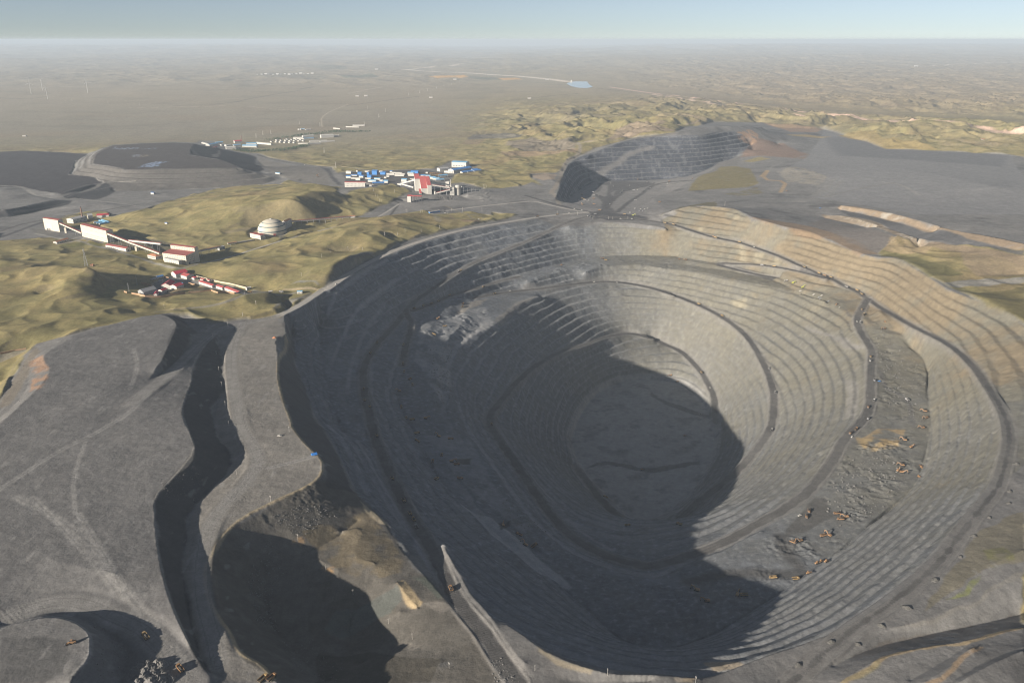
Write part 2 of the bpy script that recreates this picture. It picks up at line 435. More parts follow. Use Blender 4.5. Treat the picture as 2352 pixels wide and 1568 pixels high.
# the mouth of the big pit: everything inside is benched
pit_poly = PW("4 1910,780,4 2000,722,5 2120,652,6 2240,562,7 2352,480,8 5 30,605,8 160,512,9 290,442,10 410,378,10 560,318,10 740,258,10 960,206,9 1200,165,7 1430,126,3 1640,172,-3 1900,146,-2 2290,190,-8 6 60,105,3 180,50,27 310,33,38 420,40,42 540,55,42 640,110,38 850,170,28 1000,195,22 1120,250,15 1330,340,8 1440,362,6 1560,362,8 1650,420,8 1750,480,9 1870,560,9 2000,610,9 2130,655,9 2250,712,9 2352,790,9 2600,1000,8 2800,1250,4 9 2230,300,-8 2000,540,-3 1590,980,1 1250,1200,1 700,1400,0 400,1525,0 280,1545,0 8 1990,1520,1 1640,1490,1 1430,1420,1 1290,1350,1 1110,1210,-2 1000,1150,-3 900,1030,-9 718,728,-27 490,790,-14 200,440,-10 7 2180,430,-14 4 2150,1520,-32 2060,1300,-36 1985,1100,-38 1945,800,-36")
PIT = poly_mask(pit_poly)
pit2_poly = PW("2 1540,1350,5 1570,1290,12 1600,1180,20 1640,1100,28 1700,1062,34 1790,1032,44 1900,985,66 2050,940,78 2250,915,92 2352,912,96 3 200,850,98 330,850,96 430,832,92 530,830,86 580,850,72 620,880,50 640,912,30 650,950,12 540,985,-2 330,1080,-32 0,1195,-56 2 1850,1215,-50 1620,1345,-26")
PIT2 = poly_mask(pit2_poly)
road_d = np.full((NR, NC), 1e9, np.float32)
road_h = np.zeros((NR, NC), np.float32); road_w = np.full((NR, NC), 9.0, np.float32)
ROAD_D = {}
for nm, (hw, Q) in ROADW.items():
    d, h = polyline_dist(Q, 26 if hw > 5 else 12)
    ROAD_D[nm] = d
    s = d / hw < road_d / road_w
    road_d[s] = d[s]; road_h[s] = h[s]; road_w[s] = hw
rk = sstep(1.7, 1.05, road_d / road_w)

# ------------------------------------------------------------------ benches, rock and hill relief
Z = Z0.copy()
NX, NY = GX, GY
near = GY < 4200
jn = int(np.searchsorted(ROWS, 4200))


def nz(fn, *a, **k):
    return fn(*a, **k)


def bench(z, b, flat, ph=0.0):
    q = (z + ph) / b
    k = np.floor(q); f = q - k
    g = np.where(f < flat, f / flat * .03, .03 + .97 * np.clip((f - flat) / (1 - flat) * 1.08, 0, 1))
    return (k + g) * b - ph, sstep(flat + .06, flat - .06, f) * sstep(0, .08, f)


sl = slice(0, jn)
X_, Y_ = GX[sl], GY[sl]
coldw = sstep(150, -250, X_ - .1 * (Y_ - 1200)) * (Y_ < 2500)
wob = (3.2 + 3.5 * coldw) * fbm(X_ / 150, Y_ / 150, 3, 11) + 1.2 * fbm(X_ / 28, Y_ / 28, 2, 12)
flatv = np.clip(.32 + .16 * fbm(X_ / 90, Y_ / 90, 2, 25), .12, .5)
zb, tread1 = bench(Z0[sl] + wob, 12.0, flatv, 3.0)
zb = zb - wob * .35
dzx = np.gradient(Z0[sl], axis=1) / np.maximum(np.gradient(X_, axis=1), 1e-6)
dzy = np.gradient(Z0[sl], axis=0) / np.gradient(Y_, axis=0)
slope = np.hypot(dzx, dzy)
slope_s = blur(slope, 6)
wb = sstep(.16, .30, slope_s) * (1 - .75 * sstep(.22, .48, fbm(X_ / 110 + 9, Y_ / 110, 3, 26))) * blur(PIT[sl].astype(np.float32), 2)
zb2, tread2 = bench(Z0[sl] + wob, 15.0, .30, 2.0)
wb2 = sstep(.15, .3, slope_s) * blur(PIT2[sl].astype(np.float32), 2)
d1_poly = PW("A 915,667,6 1010,480,8 1180,385,8 1275,372,42 1515,268,42 2335,228,42 F 60,308,38 0,380,41 300,500,39 620,622,32 830,680,16 1150,775,-4 1000,832,-6 700,862,-8 380,890,-10 A 1850,890,-8 1540,905,-8 1370,765,0 1300,740,4")
wb3 = sstep(.08, .16, slope_s) * blur(poly_mask(d1_poly)[sl].astype(np.float32), 2)
zb3, tread3 = bench(Z0[sl] + .6 * wob, 11.5, .32, 9.0)
zt = Z0[sl] + (zb - Z0[sl]) * wb
zt = zt + (zb3 - Z0[sl]) * wb3
zt = zt + (zb2 - Z0[sl]) * wb2
rough = np.maximum(wb, wb2)
TREAD = np.zeros((NR, NC), np.float32); TREAD[sl] = np.maximum(np.maximum(tread1 * wb, tread2 * wb2), .8 * tread3 * wb3)
zt = zt + rough * (.45 + .55 * sstep(.55, 1.0, slope_s)) * ((1.5 + 1.2 * coldw) * fbm(X_ / 22, Y_ / 22, 3, 21) + (.65 + .95 * coldw) * fbm(X_ / 6, Y_ / 6, 3, 22) + 2.2 * coldw * (ridged(X_ / 46 + .3 * fbm(X_ / 30, Y_ / 30, 2, 24), Y_ / 46, 2, 23) - .2))
Z[sl] = zt
# grass country: smooth the tent-like ridges, then add rounded relief
GRASS_POLYS = [
 "V -400,700 0,600 60,600 230,580 400,640 480,640 540,655 650,665 735,655 R",
]
MINE = {}


def window(P, pad):
    j0 = max(0, int(np.searchsorted(ROWS, P[:, 1].min() - pad)) - 2); j1 = min(NR, int(np.searchsorted(ROWS, P[:, 1].max() + pad)) + 3)
    hw = halfw(ROWS[j0:j1])
    i0 = max(0, int(((P[:, 0].min() - pad) / (hw.min() if P[:, 0].min() < 0 else hw.max()) + 1) / 2 * (NC - 1)) - 3)
    i1 = min(NC, int(((P[:, 0].max() + pad) / (hw.max() if P[:, 0].max() < 0 else hw.min()) + 1) / 2 * (NC - 1)) + 4)
    return slice(j0, j1), slice(i0, max(i0 + 2, i1))


def hitgrid(px, py, F=None, n=260):
    """first crossing of the view rays with the ground"""
    F = Z if F is None else F
    px = np.atleast_1d(np.asarray(px, float)); py = np.atleast_1d(np.asarray(py, float))
    dx, dy, dz = ray(px, py)
    dz = np.minimum(dz, -0.004)
    t0 = 150.0 / -dz
    t1 = 850.0 / -dz
    lo = t0.copy(); hi = t1.copy(); found = np.zeros(len(px), bool)
    prev = t0.copy()
    for k in range(1, n + 1):
        t = t0 + (t1 - t0) * k / n
        g = sample(F, dx * t, np.clip(dy * t, 386, 61000))
        below = (CAMZ + dz * t < g) & ~found
        lo[below] = prev[below]; hi[below] = t[below]; found |= below
        prev = np.where(found, prev, t)
    for _ in range(14):
        m = .5 * (lo + hi)
        g = sample(F, dx * m, np.clip(dy * m, 386, 61000))
        b = CAMZ + dz * m < g
        hi = np.where(b, m, hi); lo = np.where(b, lo, m)
    t = .5 * (lo + hi)
    X = dx * t; Y = dy * t
    return X, Y, sample(F, X, np.clip(Y, 386, 61000))


def HP(s, F=None):
    P = parse(s)
    X, Y, Zz = hitgrid(P[:, 0], P[:, 1], F)
    return np.stack([X, Y, Zz], 1)


# disturbed (mined, dumped or built-on) ground, traced; all else is grassland
GREY = [
 # big pit and the rim road
 "4 1880,790 1990,705 2110,635 2230,545 2352,455 5 140,470 280,410 400,345 560,280 740,222 960,172 1200,128 1280,100 1150,85 1030,70 820,50 640,20 430,70 480,20 600,-40 900,-60 1300,-90 1380,-120 1500,-90 2 1520,1290 1570,1180 1610,1080 1690,1052 1800,1010 2060,930 2352,890 3 130,845 200,805 380,770 720,770 800,805 1090,810 1350,890 1500,935 1830,950 2290,975 2450,1000 2600,1600 6 2352,300 1970,285 1780,280 1560,225 1440,340 1560,362 1750,480 2130,655 2352,790 2800,1250 9 2700,300 2352,560 2400,1700 8 2281,1700 0,1700 7 -300,1700 -300,1300 4 -200,1600 0,1360 60,1210 150,1050 240,960 460,915 700,845 900,795 1090,763 1250,768 1430,830 1640,795",
 # left dumps
 "A -400,380 0,362 400,348 700,360 1180,380 1300,340 1515,268 2335,228 F 60,300 100,275 330,275 420,330 560,400 740,430 900,440 1050,490 1350,550 1700,605 1850,620 2000,760 2010,880 1850,860 1500,830 1300,780 1200,850 700,862 380,900 0,990 A 2000,1100 1650,1180 1480,1230 1450,1160 1200,1150 1000,1200 560,1280 600,1400 400,1480 150,1420 -400,1500",
 # town yards
 "E 40,300 100,260 700,235 1300,215 1500,210 1760,110 2000,90 2150,160 2240,230 1850,300 1760,440 1950,420 2250,500 2352,560 2352,900 1900,870 1480,900 1430,840 700,930 400,960 300,960 700,760 850,720 1150,560 1000,470 800,450 600,490 430,510 100,600 40,560 120,470",
 "B -300,300 205,330 640,330 1000,360 1000,480 940,520 700,480 300,440 -300,480",
 "C 250,420 470,270 620,220 880,250 1250,330 1620,430 1640,470 1400,430 1150,380 980,310 760,320 560,440 400,490",
 "G 60,60 420,40 500,0 520,100 420,250 380,420 0,340 0,220 130,230 300,230 60,100",
]
DARKD = "A -400,365 0,362 400,350 700,362 1180,382 1010,480 985,600 915,665 1270,685 1310,740 1370,765 1310,780 790,915 520,880 300,828 -400,830"


def warp_mask(Ps, amp=6.0, lam=40.0, seed=31):
    m = np.zeros((NR, NC), bool)
    for P in Ps:
        m |= poly_mask(P, WX=WXg, WY=WYg)
    return m


WXg = GX + 5 * fbm(GX / 45, GY / 45, 3, 31) + .006 * GY * gnoise(GX / (.02 * GY + 30), GY / (.05 * GY + 60), 32)
WYg = GY + 7 * fbm(GX / 45, GY / 45, 3, 33)

GREYM = warp_mask([HP(s) for s in GREY])
PLAINGREEN = None
grey_f = blur(GREYM.astype(np.float32), 5)
grass_f = 1 - np.clip(blur(GREYM.astype(np.float32), 3) * 1.3, 0, 1)
# keep the building plots level
PADS = ["B 60,300 200,330 420,370 640,400 680,440 960,505 1250,600 1460,690 1620,700 1900,780 2050,730 2050,560 1600,480 1000,350 620,240 400,230 200,200",
        "C 250,420 470,270 620,200 880,220 1250,310 1620,420 1640,470 1400,430 1150,380 980,310 760,320 560,470 400,500",
        "D 320,440 330,520 540,540 800,480 900,400 900,300 760,280 450,330",
        "E 40,300 100,260 700,235 1300,215 1500,210 1760,110 2000,90 2150,160 2240,230 1850,300 1760,440 1950,620 1250,620 850,440 600,490 430,510 130,510"]
pad_f = np.zeros((NR, NC), np.float32)
for s in PADS:
    pad_f = np.maximum(pad_f, poly_mask(HP(s)))
pad_f = blur(pad_f.astype(np.float32), 6)
Zs = Z.copy()
Zs[:jn] = blur(Z[:jn], 16)
hill = grass_f * (1 - pad_f) * (1 - rk)
openf = np.clip(1 - 1.6 * boxblur(boxblur(GREYM.astype(np.float32), 14), 14), 0, 1)
dist_f = sstep(3000, 5000, GY)
rel = 7 * fbm(GX / 170, GY / 170, 2, 41) + 6.5 * (ridged(GX / 150 + .35 * fbm(GX / 90, GY / 90, 2, 44), GY / 150, 2, 45) - .15) + .4 * fbm(GX / 20, GY / 20, 3, 42)
# far relief: low swells on the open plain, broken hills to the right and beyond
xr = GX / (GY + 1)
mid_hill = sstep(-.10, .06, xr + .05 * gnoise(GX / 900, GY / 900, 46)) * sstep(2600, 3300, GY) * (1 - .75 * sstep(5200, 6600, GY) * sstep(.22, .1, xr))
left_sw = (1 - sstep(-.12, .0, xr))
r1 = ridged(GX / 330 + .3 * fbm(GX / 200, GY / 200, 2, 51), GY / 420, 4, 52)
r2 = fbm(GX / 1300, GY / 2000, 4, 53)
r3 = ridged(GX / 900, GY / 1400, 4, 54)
r4 = ridged(GX / 3200, GY / 5200, 4, 55)
far = (30 + 26 * sstep(3300, 4200, GY) * sstep(8500, 6500, GY)) * mid_hill * (r1 - .05) + 12 * r2 + left_sw * 3 * fbm(GX / 260, GY / 600, 3, 56)
far = far + sstep(7500, 11000, GY + 2500 * xr) * (36 * (r3 - .1) + 9 * r1) + sstep(14000, 24000, GY) * (90 * r4) + sstep(26000, 40000, GY) * (170 * np.clip(r4 + .3, 0, 2) * sstep(-.05, .3, np.abs(xr + .02)) - 20)
RIV = PW("V 930,160,-20 1060,167,-20 1200,176,-20 1305,188,-20 1400,200,-20 1560,222,-20 1830,255,-10 2100,275,0 2352,292,0 2600,312,0")
dr2 = np.full((NR, NC), 1e18)
for a_, b_ in zip(RIV[:-1], RIV[1:]):
    ex, ey = b_[0] - a_[0], b_[1] - a_[1]
    tt = np.clip(((GX - a_[0]) * ex + (GY - a_[1]) * ey) / (ex * ex + ey * ey), 0, 1)
    dr2 = np.minimum(dr2, (GX - a_[0] - tt * ex) ** 2 + (GY - a_[1] - tt * ey) ** 2)
far = far * (1 - .92 * np.exp(-dr2 / 420.0 ** 2))
far = far * (1 - .85 * np.exp(-((GX - 150 - .25 * (GY - 9000)) / 1500.0) ** 2 - ((GY - 10500) / 3300.0) ** 2))
relief = rel * (1 - dist_f) + far * sstep(2500, 4200, GY) * openf
Zhill = Zs + relief
Z = Z + hill * (Zhill - Z)
# dumped ground: small lumps
Z = Z + (1 - hill) * (1 - rk) * grey_f * (1 - pad_f) * (.35 * fbm(GX / 9, GY / 9, 3, 61) + .9 * fbm(GX / 60, GY / 60, 2, 62)) * (GY < 4200)
# broken ground: diggings, blasted rock, dozed heaps
for amp, lam, s_ in ((3.2, 22, "9 1060,380 1180,200 1290,60 1480,40 1640,60 1720,180 1640,330 1500,440 1300,560 1180,500"),
                     (3.0, 20, "9 680,640 830,640 1000,640 1180,600 1200,690 980,830 860,800 700,700"),
                     (2.2, 26, "9 150,900 700,820 900,900 860,1000 500,1130 200,1250 0,1300 0,950"),
                     (2.4, 24, "8 700,60 1000,330 1400,700 1700,900 2281,1000 2281,1300 1850,1280 1500,980 1000,560 750,330 600,100"),
                     (2.6, 20, "5 640,880 900,760 1100,720 1100,820 900,950 800,1150 830,1330 700,1400 640,1300 560,1150"),
                     (3.4, 24, "5 1280,560 1500,470 1800,400 2100,400 2352,420 2352,520 1900,500 1500,560"),
                     (2.4, 24, "6 0,410 300,430 800,500 1180,690 1290,760 1350,900 1200,860 900,640 500,480 0,440"),
                     (2.6, 22, "6 1400,700 1560,850 1740,1100 1740,1450 1560,1540 1420,1400 1440,1050 1380,820"),
                     (2.0, 22, "V 1320,1010 1385,890 1550,875 1640,985 1600,1110 1480,1200 1380,1110"),
                     (1.6, 12, "7 1560,560 1700,450 1940,350 2150,470 2150,540 1850,660 1640,640"),
                     (4.0, 26, "E 1480,620 1850,620 2352,540 2352,700 1850,690 1500,690")):
    P_ = HP(s_)
    w_ = window(P_, 30)
    m_ = blur(inpoly(GX[w_], GY[w_], P_).astype(np.float32), 8) * (1 - rk[w_])
    x_, y_ = GX[w_], GY[w_]
    Z[w_] += m_ * sstep(-.25, .25, fbm(x_ / 55, y_ / 55, 2, 67)) * (1.1 * amp * fbm(x_ / lam / .8, y_ / lam / .8, 4, 65, .6) + .9 * amp * np.abs(fbm(x_ / 9, y_ / 9, 4, 66, .6)))
# roads: level across, with a low berm along the edges
Z = np.where(road_d < 1e8, Z + rk * (road_h - Z), Z)
for nm in ('outer_haul', 'inner_haul', 'deep_haul', 'west_haul', 'rim_road'):
    hw = ROADW[nm][0]
    Z = Z + 1.3 * np.exp(-((ROAD_D[nm] - hw - 2.2) / 1.1) ** 2) * (.6 + .6 * gnoise(GX / 30, GY / 30, 63))
DETAIL = None

# ------------------------------------------------------------------ colour of the ground itself


def lin(r, g, b):
    c = np.array([r, g, b], float) / 255
    return np.where(c <= .04045, c / 12.92, ((c + .055) / 1.055) ** 2.4)


COL = np.zeros((NR, NC, 3), np.float32)


def paint(mask, rgb, k=1.0):
    m = (np.clip(mask, 0, 1) * k)[..., None].astype(np.float32)
    COL[:] = COL * (1 - m) + m * np.asarray(rgb, np.float32)


n1 = fbm(GX / 70, GY / 70, 4, 71); n2 = fbm(GX / 500, GY / 700, 4, 72); n3 = fbm(GX / 15, GY / 15, 3, 73)
straw = np.array([.265, .222, .105]); olive = np.array([.18, .162, .076]); brown = np.array([.17, .125, .075]); pale = np.array([.24, .19, .125])
COL[:] = olive
paint(sstep(-.35, .4, n1 + .4 * n2), straw)
paint(sstep(.05, .5, fbm(GX / 230, GY / 300, 4, 74)), brown, .55)
paint(sstep(3200, 5200, GY) * sstep(.0, -.12, xr), [.228, .205, .165], .85)
paint(sstep(4500, 9000, GY), [.29, .235, .15], .75)
paint(sstep(.05, .35, fbm(GX / 900, GY / 420, 4, 75, .5)) * sstep(3500, 5000, GY), pale, .5)
paint(sstep(.05, .35, fbm(GX / 700, GY / 420, 5, 76, .6)) * sstep(3500, 5000, GY), [.15, .135, .09], .4)
paint(sstep(.02, .3, xr) * sstep(4200, 6500, GY), [.235, .18, .12], .5)
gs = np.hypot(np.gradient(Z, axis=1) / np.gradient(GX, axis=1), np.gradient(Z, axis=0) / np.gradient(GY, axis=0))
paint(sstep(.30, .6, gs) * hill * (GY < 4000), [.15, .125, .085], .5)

# mined ground
g0 = np.array([.155, .153, .15])
paint(grey_f, g0)
paint(grey_f * sstep(-.1, .5, n1), [.195, .19, .183], .8)
paint(grey_f * sstep(.05, .5, fbm(GX / 120, GY / 120, 3, 77)), [.075, .074, .076], .75)
paint(grey_f * sstep(.02, .4, fbm(GX / 4.5, GY / 75, 3, 84)) * (GY < 1700), [.185, .183, .178], .25)
paint(grey_f * sstep(.05, .4, fbm(GX / 3.2 + 40, GY / 60, 3, 85)) * (GY < 1700), [.09, .09, .09], .25)
paint(grey_f * sstep(.0, .4, fbm(GX / 90, GY / 12, 3, 86)) * (GY > 1700), [.21, .208, .203], .5)
streak = fbm(GX / 16, GY / 5, 3, 78)
# rock of the big pit: warm on the right, cold grey on the left
ctrl = parse("V 1500,515,1.05 1700,560,1.0 1650,500,1.1 1900,560,1.35 2130,660,1.3 2300,830,1.2 2280,1050,.7 2100,1230,.35 1950,1350,.2 2080,900,.75 2060,1050,.55 1900,1000,.62 1850,850,.75 1700,750,.75 1600,680,.75 1500,620,.6 1420,560,.55 1330,540,.12 1300,640,.15 1200,560,.0 1000,620,.0 850,760,.0 900,1000,.0 1050,1100,.0 1300,1250,.05 1500,1350,.1 1700,1350,.15 1350,760,.2 1480,780,.55 1600,850,.6 1700,950,.55 1450,1000,.12 1600,1100,.3 1250,900,.0 1400,1450,.08 1100,760,.0 950,760,.0")
cx, cy, _ = hitgrid(ctrl[:, 0], ctrl[:, 1])
warm = np.zeros((NR, NC), np.float32); wsum = np.zeros((NR, NC), np.float32)
pj = int(np.searchsorted(ROWS, 2900))
for x, y, w in zip(cx, cy, ctrl[:, 2]):
    d2 = ((GX[:pj] - x) ** 2 + (GY[:pj] - y) ** 2 + 900.0)
    iw = 1 / d2 ** 1.6
    warm[:pj] += iw * w; wsum[:pj] += iw
warm[:pj] /= wsum[:pj]
warm = warm + .18 * n1 + .12 * n3
vert = fbm(GX / 7, GY / 7, 3, 79)
rock = PIT | PIT2
rockf = blur(rock.astype(np.float32), 2)
cold = np.array([.122, .134, .152]); tan = np.array([.155, .145, .11]); orange = np.array([.195, .155, .10])
paint(rockf, cold)
paint(rockf * sstep(.1, .5, vert), [.25, .265, .285], .6)
paint(rockf * sstep(.1, .6, -vert), [.075, .078, .085], .5)
paint(blur(PIT2.astype(np.float32), 2) * (1 - .6 * sstep(.2, .6, vert)), [.05, .055, .07], .85)  # second pit wall darkened and blued to paint in its self-shadow
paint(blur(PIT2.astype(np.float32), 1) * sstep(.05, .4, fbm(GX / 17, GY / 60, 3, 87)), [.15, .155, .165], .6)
tanm = rockf * PIT * np.clip(warm * 1.15, 0, 1)
paint(tanm, tan, .85)
paint(tanm * sstep(.1, .5, vert), [.20, .185, .14], .4)
paint(tanm * sstep(.15, .55, fbm(GX / 40, GY / 40, 3, 80)), [.135, .128, .108], .6)
paint(rockf * PIT * sstep(.85, 1.25, warm + .35 * fbm(GX / 60, GY / 60, 3, 81)), orange, .75)
dustp = sstep(.0, .45, fbm(GX / 130, GY / 130, 4, 82, .6))
paint(rockf * PIT * dustp * (1 - np.clip(warm, 0, 1)) * sstep(.55, .2, gs), [.20, .215, .235], .6)
paint(rockf * PIT * sstep(.15, .5, fbm(GX / 45, GY / 45, 4, 83, .6)) * sstep(.5, .2, gs), [.085, .085, .088], .4)
# bench treads: dust, painted paler still for the skylight that flats catch
tr_w = np.clip(warm, 0, 1) * PIT
paint(TREAD * (1 - rk), np.array([.24, .243, .243]), .66 * (1 - .95 * tr_w))
paint(rockf * (GY < 2900) * sstep(-285, -297, Z), [.30, .30, .295], .8)
paint(rockf * (GY < 2900) * sstep(-285, -297, Z) * sstep(.0, .4, fbm(GX / 50, GY / 50, 4, 88, .6)), [.15, .15, .15], .7)
def paint_w(w, m, rgb, k):
    m = (np.clip(m, 0, 1) * k)[..., None].astype(np.float32)
    COL[w] = COL[w] * (1 - m) + m * np.asarray(rgb, np.float32)


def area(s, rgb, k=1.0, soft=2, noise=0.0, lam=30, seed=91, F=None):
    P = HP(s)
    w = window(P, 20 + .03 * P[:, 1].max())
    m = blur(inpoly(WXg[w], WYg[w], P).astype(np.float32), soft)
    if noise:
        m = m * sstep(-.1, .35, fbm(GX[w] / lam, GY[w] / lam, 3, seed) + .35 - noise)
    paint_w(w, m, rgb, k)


def track(s, wd, rgb, k=.8, soft=.6):
    Q = dense(smooth(HP(s), 1), max(2.0, wd * .6))
    w = window(Q, wd * 2.5)
    X, Y = GX[w], GY[w]
    D = np.full(X.shape, 1e9, np.float32)
    rows = ROWS[w[0]]; reach = wd * 2.2
    for a in Q:
        j0 = np.searchsorted(rows, a[1] - reach); j1 = np.searchsorted(rows, a[1] + reach)
        if j1 <= j0:
            continue
        hw = halfw(a[1])
        i0 = max(0, int(((a[0] - reach * 1.3) / hw + 1) / 2 * (NC - 1)) - 1 - w[1].start); i1 = int(((a[0] + reach * 1.3) / hw + 1) / 2 * (NC - 1)) + 2 - w[1].start
        if i1 <= i0:
            continue
        D[j0:j1, i0:i1] = np.minimum(D[j0:j1, i0:i1], np.hypot(X[j0:j1, i0:i1] - a[0], Y[j0:j1, i0:i1] - a[1]))
    paint_w(w, sstep(wd * (1 + soft), wd * (1 - soft), D + .25 * wd * n3[w]), rgb, k)


# dumps and yards
area("4 1090,765 1195,835 1090,1080 970,1285 860,1370 1280,1200 1215,1420 1270,1562 7 1190,150 1060,310 935,435 950,720 1020,1040 1200,1440 700,1568 0,1568 -200,1568 4 -300,1600 0,1500 340,1130 300,1030 560,890 900,800", [.135, .134, .134], .7)
area("4 1640,830 1860,790 1925,912 1850,920 1870,1180 1960,1500 7 1760,0 1950,200 1930,330 1700,440 1480,550 1260,800 1260,1060 1430,1340 1660,1540 1300,1540 1215,1400 1120,900 1170,480 1395,240 1310,40 4 1440,1500 1525,1260 1500,1060", [.195, .185, .168], .75)
area("4 175,1090 290,1040 330,1130 290,1240 160,1350 210,1220", [.27, .17, .11], .8, noise=.15)
area("4 150,1080 230,985 280,1010 200,1080 170,1200 60,1380 0,1400 60,1250", [.16, .14, .11], .7)
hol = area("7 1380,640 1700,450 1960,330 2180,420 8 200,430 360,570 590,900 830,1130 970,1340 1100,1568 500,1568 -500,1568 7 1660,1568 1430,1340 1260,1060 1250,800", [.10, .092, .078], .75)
area("7 1830,640 2250,520 8 350,620 560,880 350,930 100,900 0,800", [.17, .14, .09], .7, noise=.1)
area("8 440,955 480,940 600,1080 560,1110 510,1090", [.42, .33, .2], .8)
area("8 540,920 600,920 730,1040 690,1060", [.10, .12, .10], .6)
area("8 600,1080 690,1070 800,1110 720,1150 640,1120", [.2, .185, .165], .7)
area("8 420,1210 520,1190 560,1300 600,1330 500,1370 430,1290", [.2, .185, .165], .6, noise=.2)
area("8 640,1480 760,1440 800,1500 740,1560 660,1520", [.17, .17, .165], .5, noise=.2)
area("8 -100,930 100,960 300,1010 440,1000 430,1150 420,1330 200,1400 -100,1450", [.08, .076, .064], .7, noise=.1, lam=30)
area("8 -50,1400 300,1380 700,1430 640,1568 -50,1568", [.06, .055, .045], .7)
area("8 60,1130 450,970 480,1060 380,1150 100,1290 10,1230", [.10, .115, .11], .6)
for s in ("7 1780,690 1870,670 1850,740 1790,740", "7 1950,850 2040,850 2000,910", "8 0,850 60,880 20,920"):
    area(s, [.36, .24, .13], .7, noise=.35, lam=8)
area("8 200,445 350,570 380,610 330,590 250,520", [.4, .34, .24], .8)
# dumps to the left: nearly black spoil, and self-shadowed faces painted dark
area(DARKD, [.04, .036, .04], .92)
area("A 1515,272 1275,378 1240,450 1225,520 1300,528 1590,575 1640,602 2335,585 F 350,630 620,620 480,535 300,510 0,460 0,385 60,312 A 2335,235", [.062, .055, .054], .9)
area("A 1225,530 1590,580 1640,610 2335,590 F 620,625 1000,710 1150,775 1000,832 700,860 380,885 0,900 A 1850,885 1540,880 1370,765 1300,700 915,660 1100,560 1180,400", [.105, .098, .09], .85)
paint(TREAD * (1 - rockf) * (GY > 2300), [.17, .16, .145], .75)
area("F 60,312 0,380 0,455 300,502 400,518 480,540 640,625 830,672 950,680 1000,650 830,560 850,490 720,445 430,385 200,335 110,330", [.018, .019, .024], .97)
area("F 390,400 425,400 400,460 370,490 280,480 290,450 370,440", [.15, .14, .13], .8)
area("A 0,1110 90,1140 800,1000 990,1010 930,1060 120,1225 0,1240", [.03, .03, .034], .9)  # self-shadow of this dump face painted as near-black
area("A 790,920 1310,785 1390,770 1535,890 1290,990 1050,985 880,985", [.03, .03, .034], .9)  # face turned from the sun, its shade painted in
area("A 1510,295 1570,290 1560,310 1840,300 1850,315 1640,330 1490,320", [.35, .42, .55], .75, noise=.3, lam=14)
area("A 1750,400 1860,390 1850,430 1760,430", [.3, .33, .38], .6, noise=.2, lam=14)
area("A 1860,398 2000,395 2050,385 1950,425 1860,430", [.28, .24, .18], .6, noise=.2, lam=14)
area("A 1855,570 1960,520 2100,490 2280,488 2160,520 2170,555 1950,560", [.30, .40, .58], .85, noise=.2, lam=14)
area("A 1890,315 2090,305 2090,318 1900,325", [.3, .36, .46], .6, noise=.3, lam=14)
for s, w in (("A 1015,480 985,600", 3), ("A 915,667 1270,685 1310,740 1370,762 1440,765 1800,748", 3), ("F 0,904 380,886", 3), ("F 650,858 850,860 1000,832 1120,815", 3),
             ("A 0,1250 100,1238", 3), ("A 1745,1088 1890,1068", 3)):
    track(s, 2.2, [.42, .40, .36], .7)
track("A 80,1130 720,1000", 3, [.12, .12, .12], .6)
track("A 140,1170 900,1040", 3, [.1, .1, .1], .8)
track("A 800,955 1250,860 1380,770", 8, [.17, .165, .155], .9)
track("A 880,970 1050,905 1500,818", 3, [.12, .12, .12], .8)
track("A 0,810 250,815 380,870 430,930 600,975 860,995 1040,975 1150,1000 1600,1045 1780,1070", 7, [.22, .215, .2], .9)
# railway cutting and haul roads round the left hills
track("A 0,1500 560,1300", 8, [.06, .06, .065], .8)
track("A 0,1420 400,1290 1000,1200 1500,1120 1800,1070 2335,985 F 400,935 900,880 1200,855 1400,830", 6, [.085, .082, .08], .85)
track("F 1190,720 1300,775 1520,830", 8, [.19, .185, .175], .9)
area("F 900,470 1000,520 1350,600 1700,620 1850,730 1900,850 1500,830 1300,760 1150,700 1000,640 860,560", [.15, .14, .125], .7)
area("F 1720,620 1820,640 1980,850 1930,850 1830,720", [.05, .05, .055], .85)
area("F 1800,760 1850,750 1930,850 1850,850", [.17, .165, .155], .8)
area("F 1450,770 1480,770 1500,800 1450,800", [.05, .05, .05], .8)
area("F 1945,950 2000,910 2080,905 2110,930 2050,985 1960,975", [.2, .195, .185], .8)
# town yards: coal-black floor
area("E 100,270 700,245 1300,220 1700,280 1500,330 1200,330 1000,420 850,440 500,440 150,400", [.075, .072, .072], .8)
area("E 1180,530 1260,580 1480,580 1950,600 2000,560 1800,480 1500,430 1250,500", [.07, .07, .075], .7)
area("E 1000,640 1300,600 1500,640 1800,690 2352,700 2352,760 1900,760 1480,800 1300,850 900,880 720,930 800,830 960,740", [.2, .195, .188], .8)
area("E 1500,640 1800,630 1780,690 1530,690", [.11, .108, .105], .8)
track("E 690,940 960,750", 4, [.06, .06, .06], .9)
track("E 970,730 900,690 950,650 1100,640", 4, [.06, .06, .06], .8)
track("E 1680,770 1850,850 2030,920 2100,975 2200,985", 4, [.2, .18, .14], .8)
track("E 2030,900 2200,920 2290,950 2200,990", 3, [.2, .18, .14], .7)
area("E 1700,900 1900,980 2180,990 2190,1030 1950,1020 1760,960", [.24, .17, .115], .8)
area("E 1460,900 1520,900 1590,990 1550,1030 1500,970", [.2, .19, .165], .5)
area("E 1740,60 1900,70 2000,110 1900,110 1760,90", [.3, .25, .18], .6, noise=.2)
area("E 1960,120 2110,150 2240,160 2150,220 2000,180", [.22, .18, .13], .6, noise=.1)
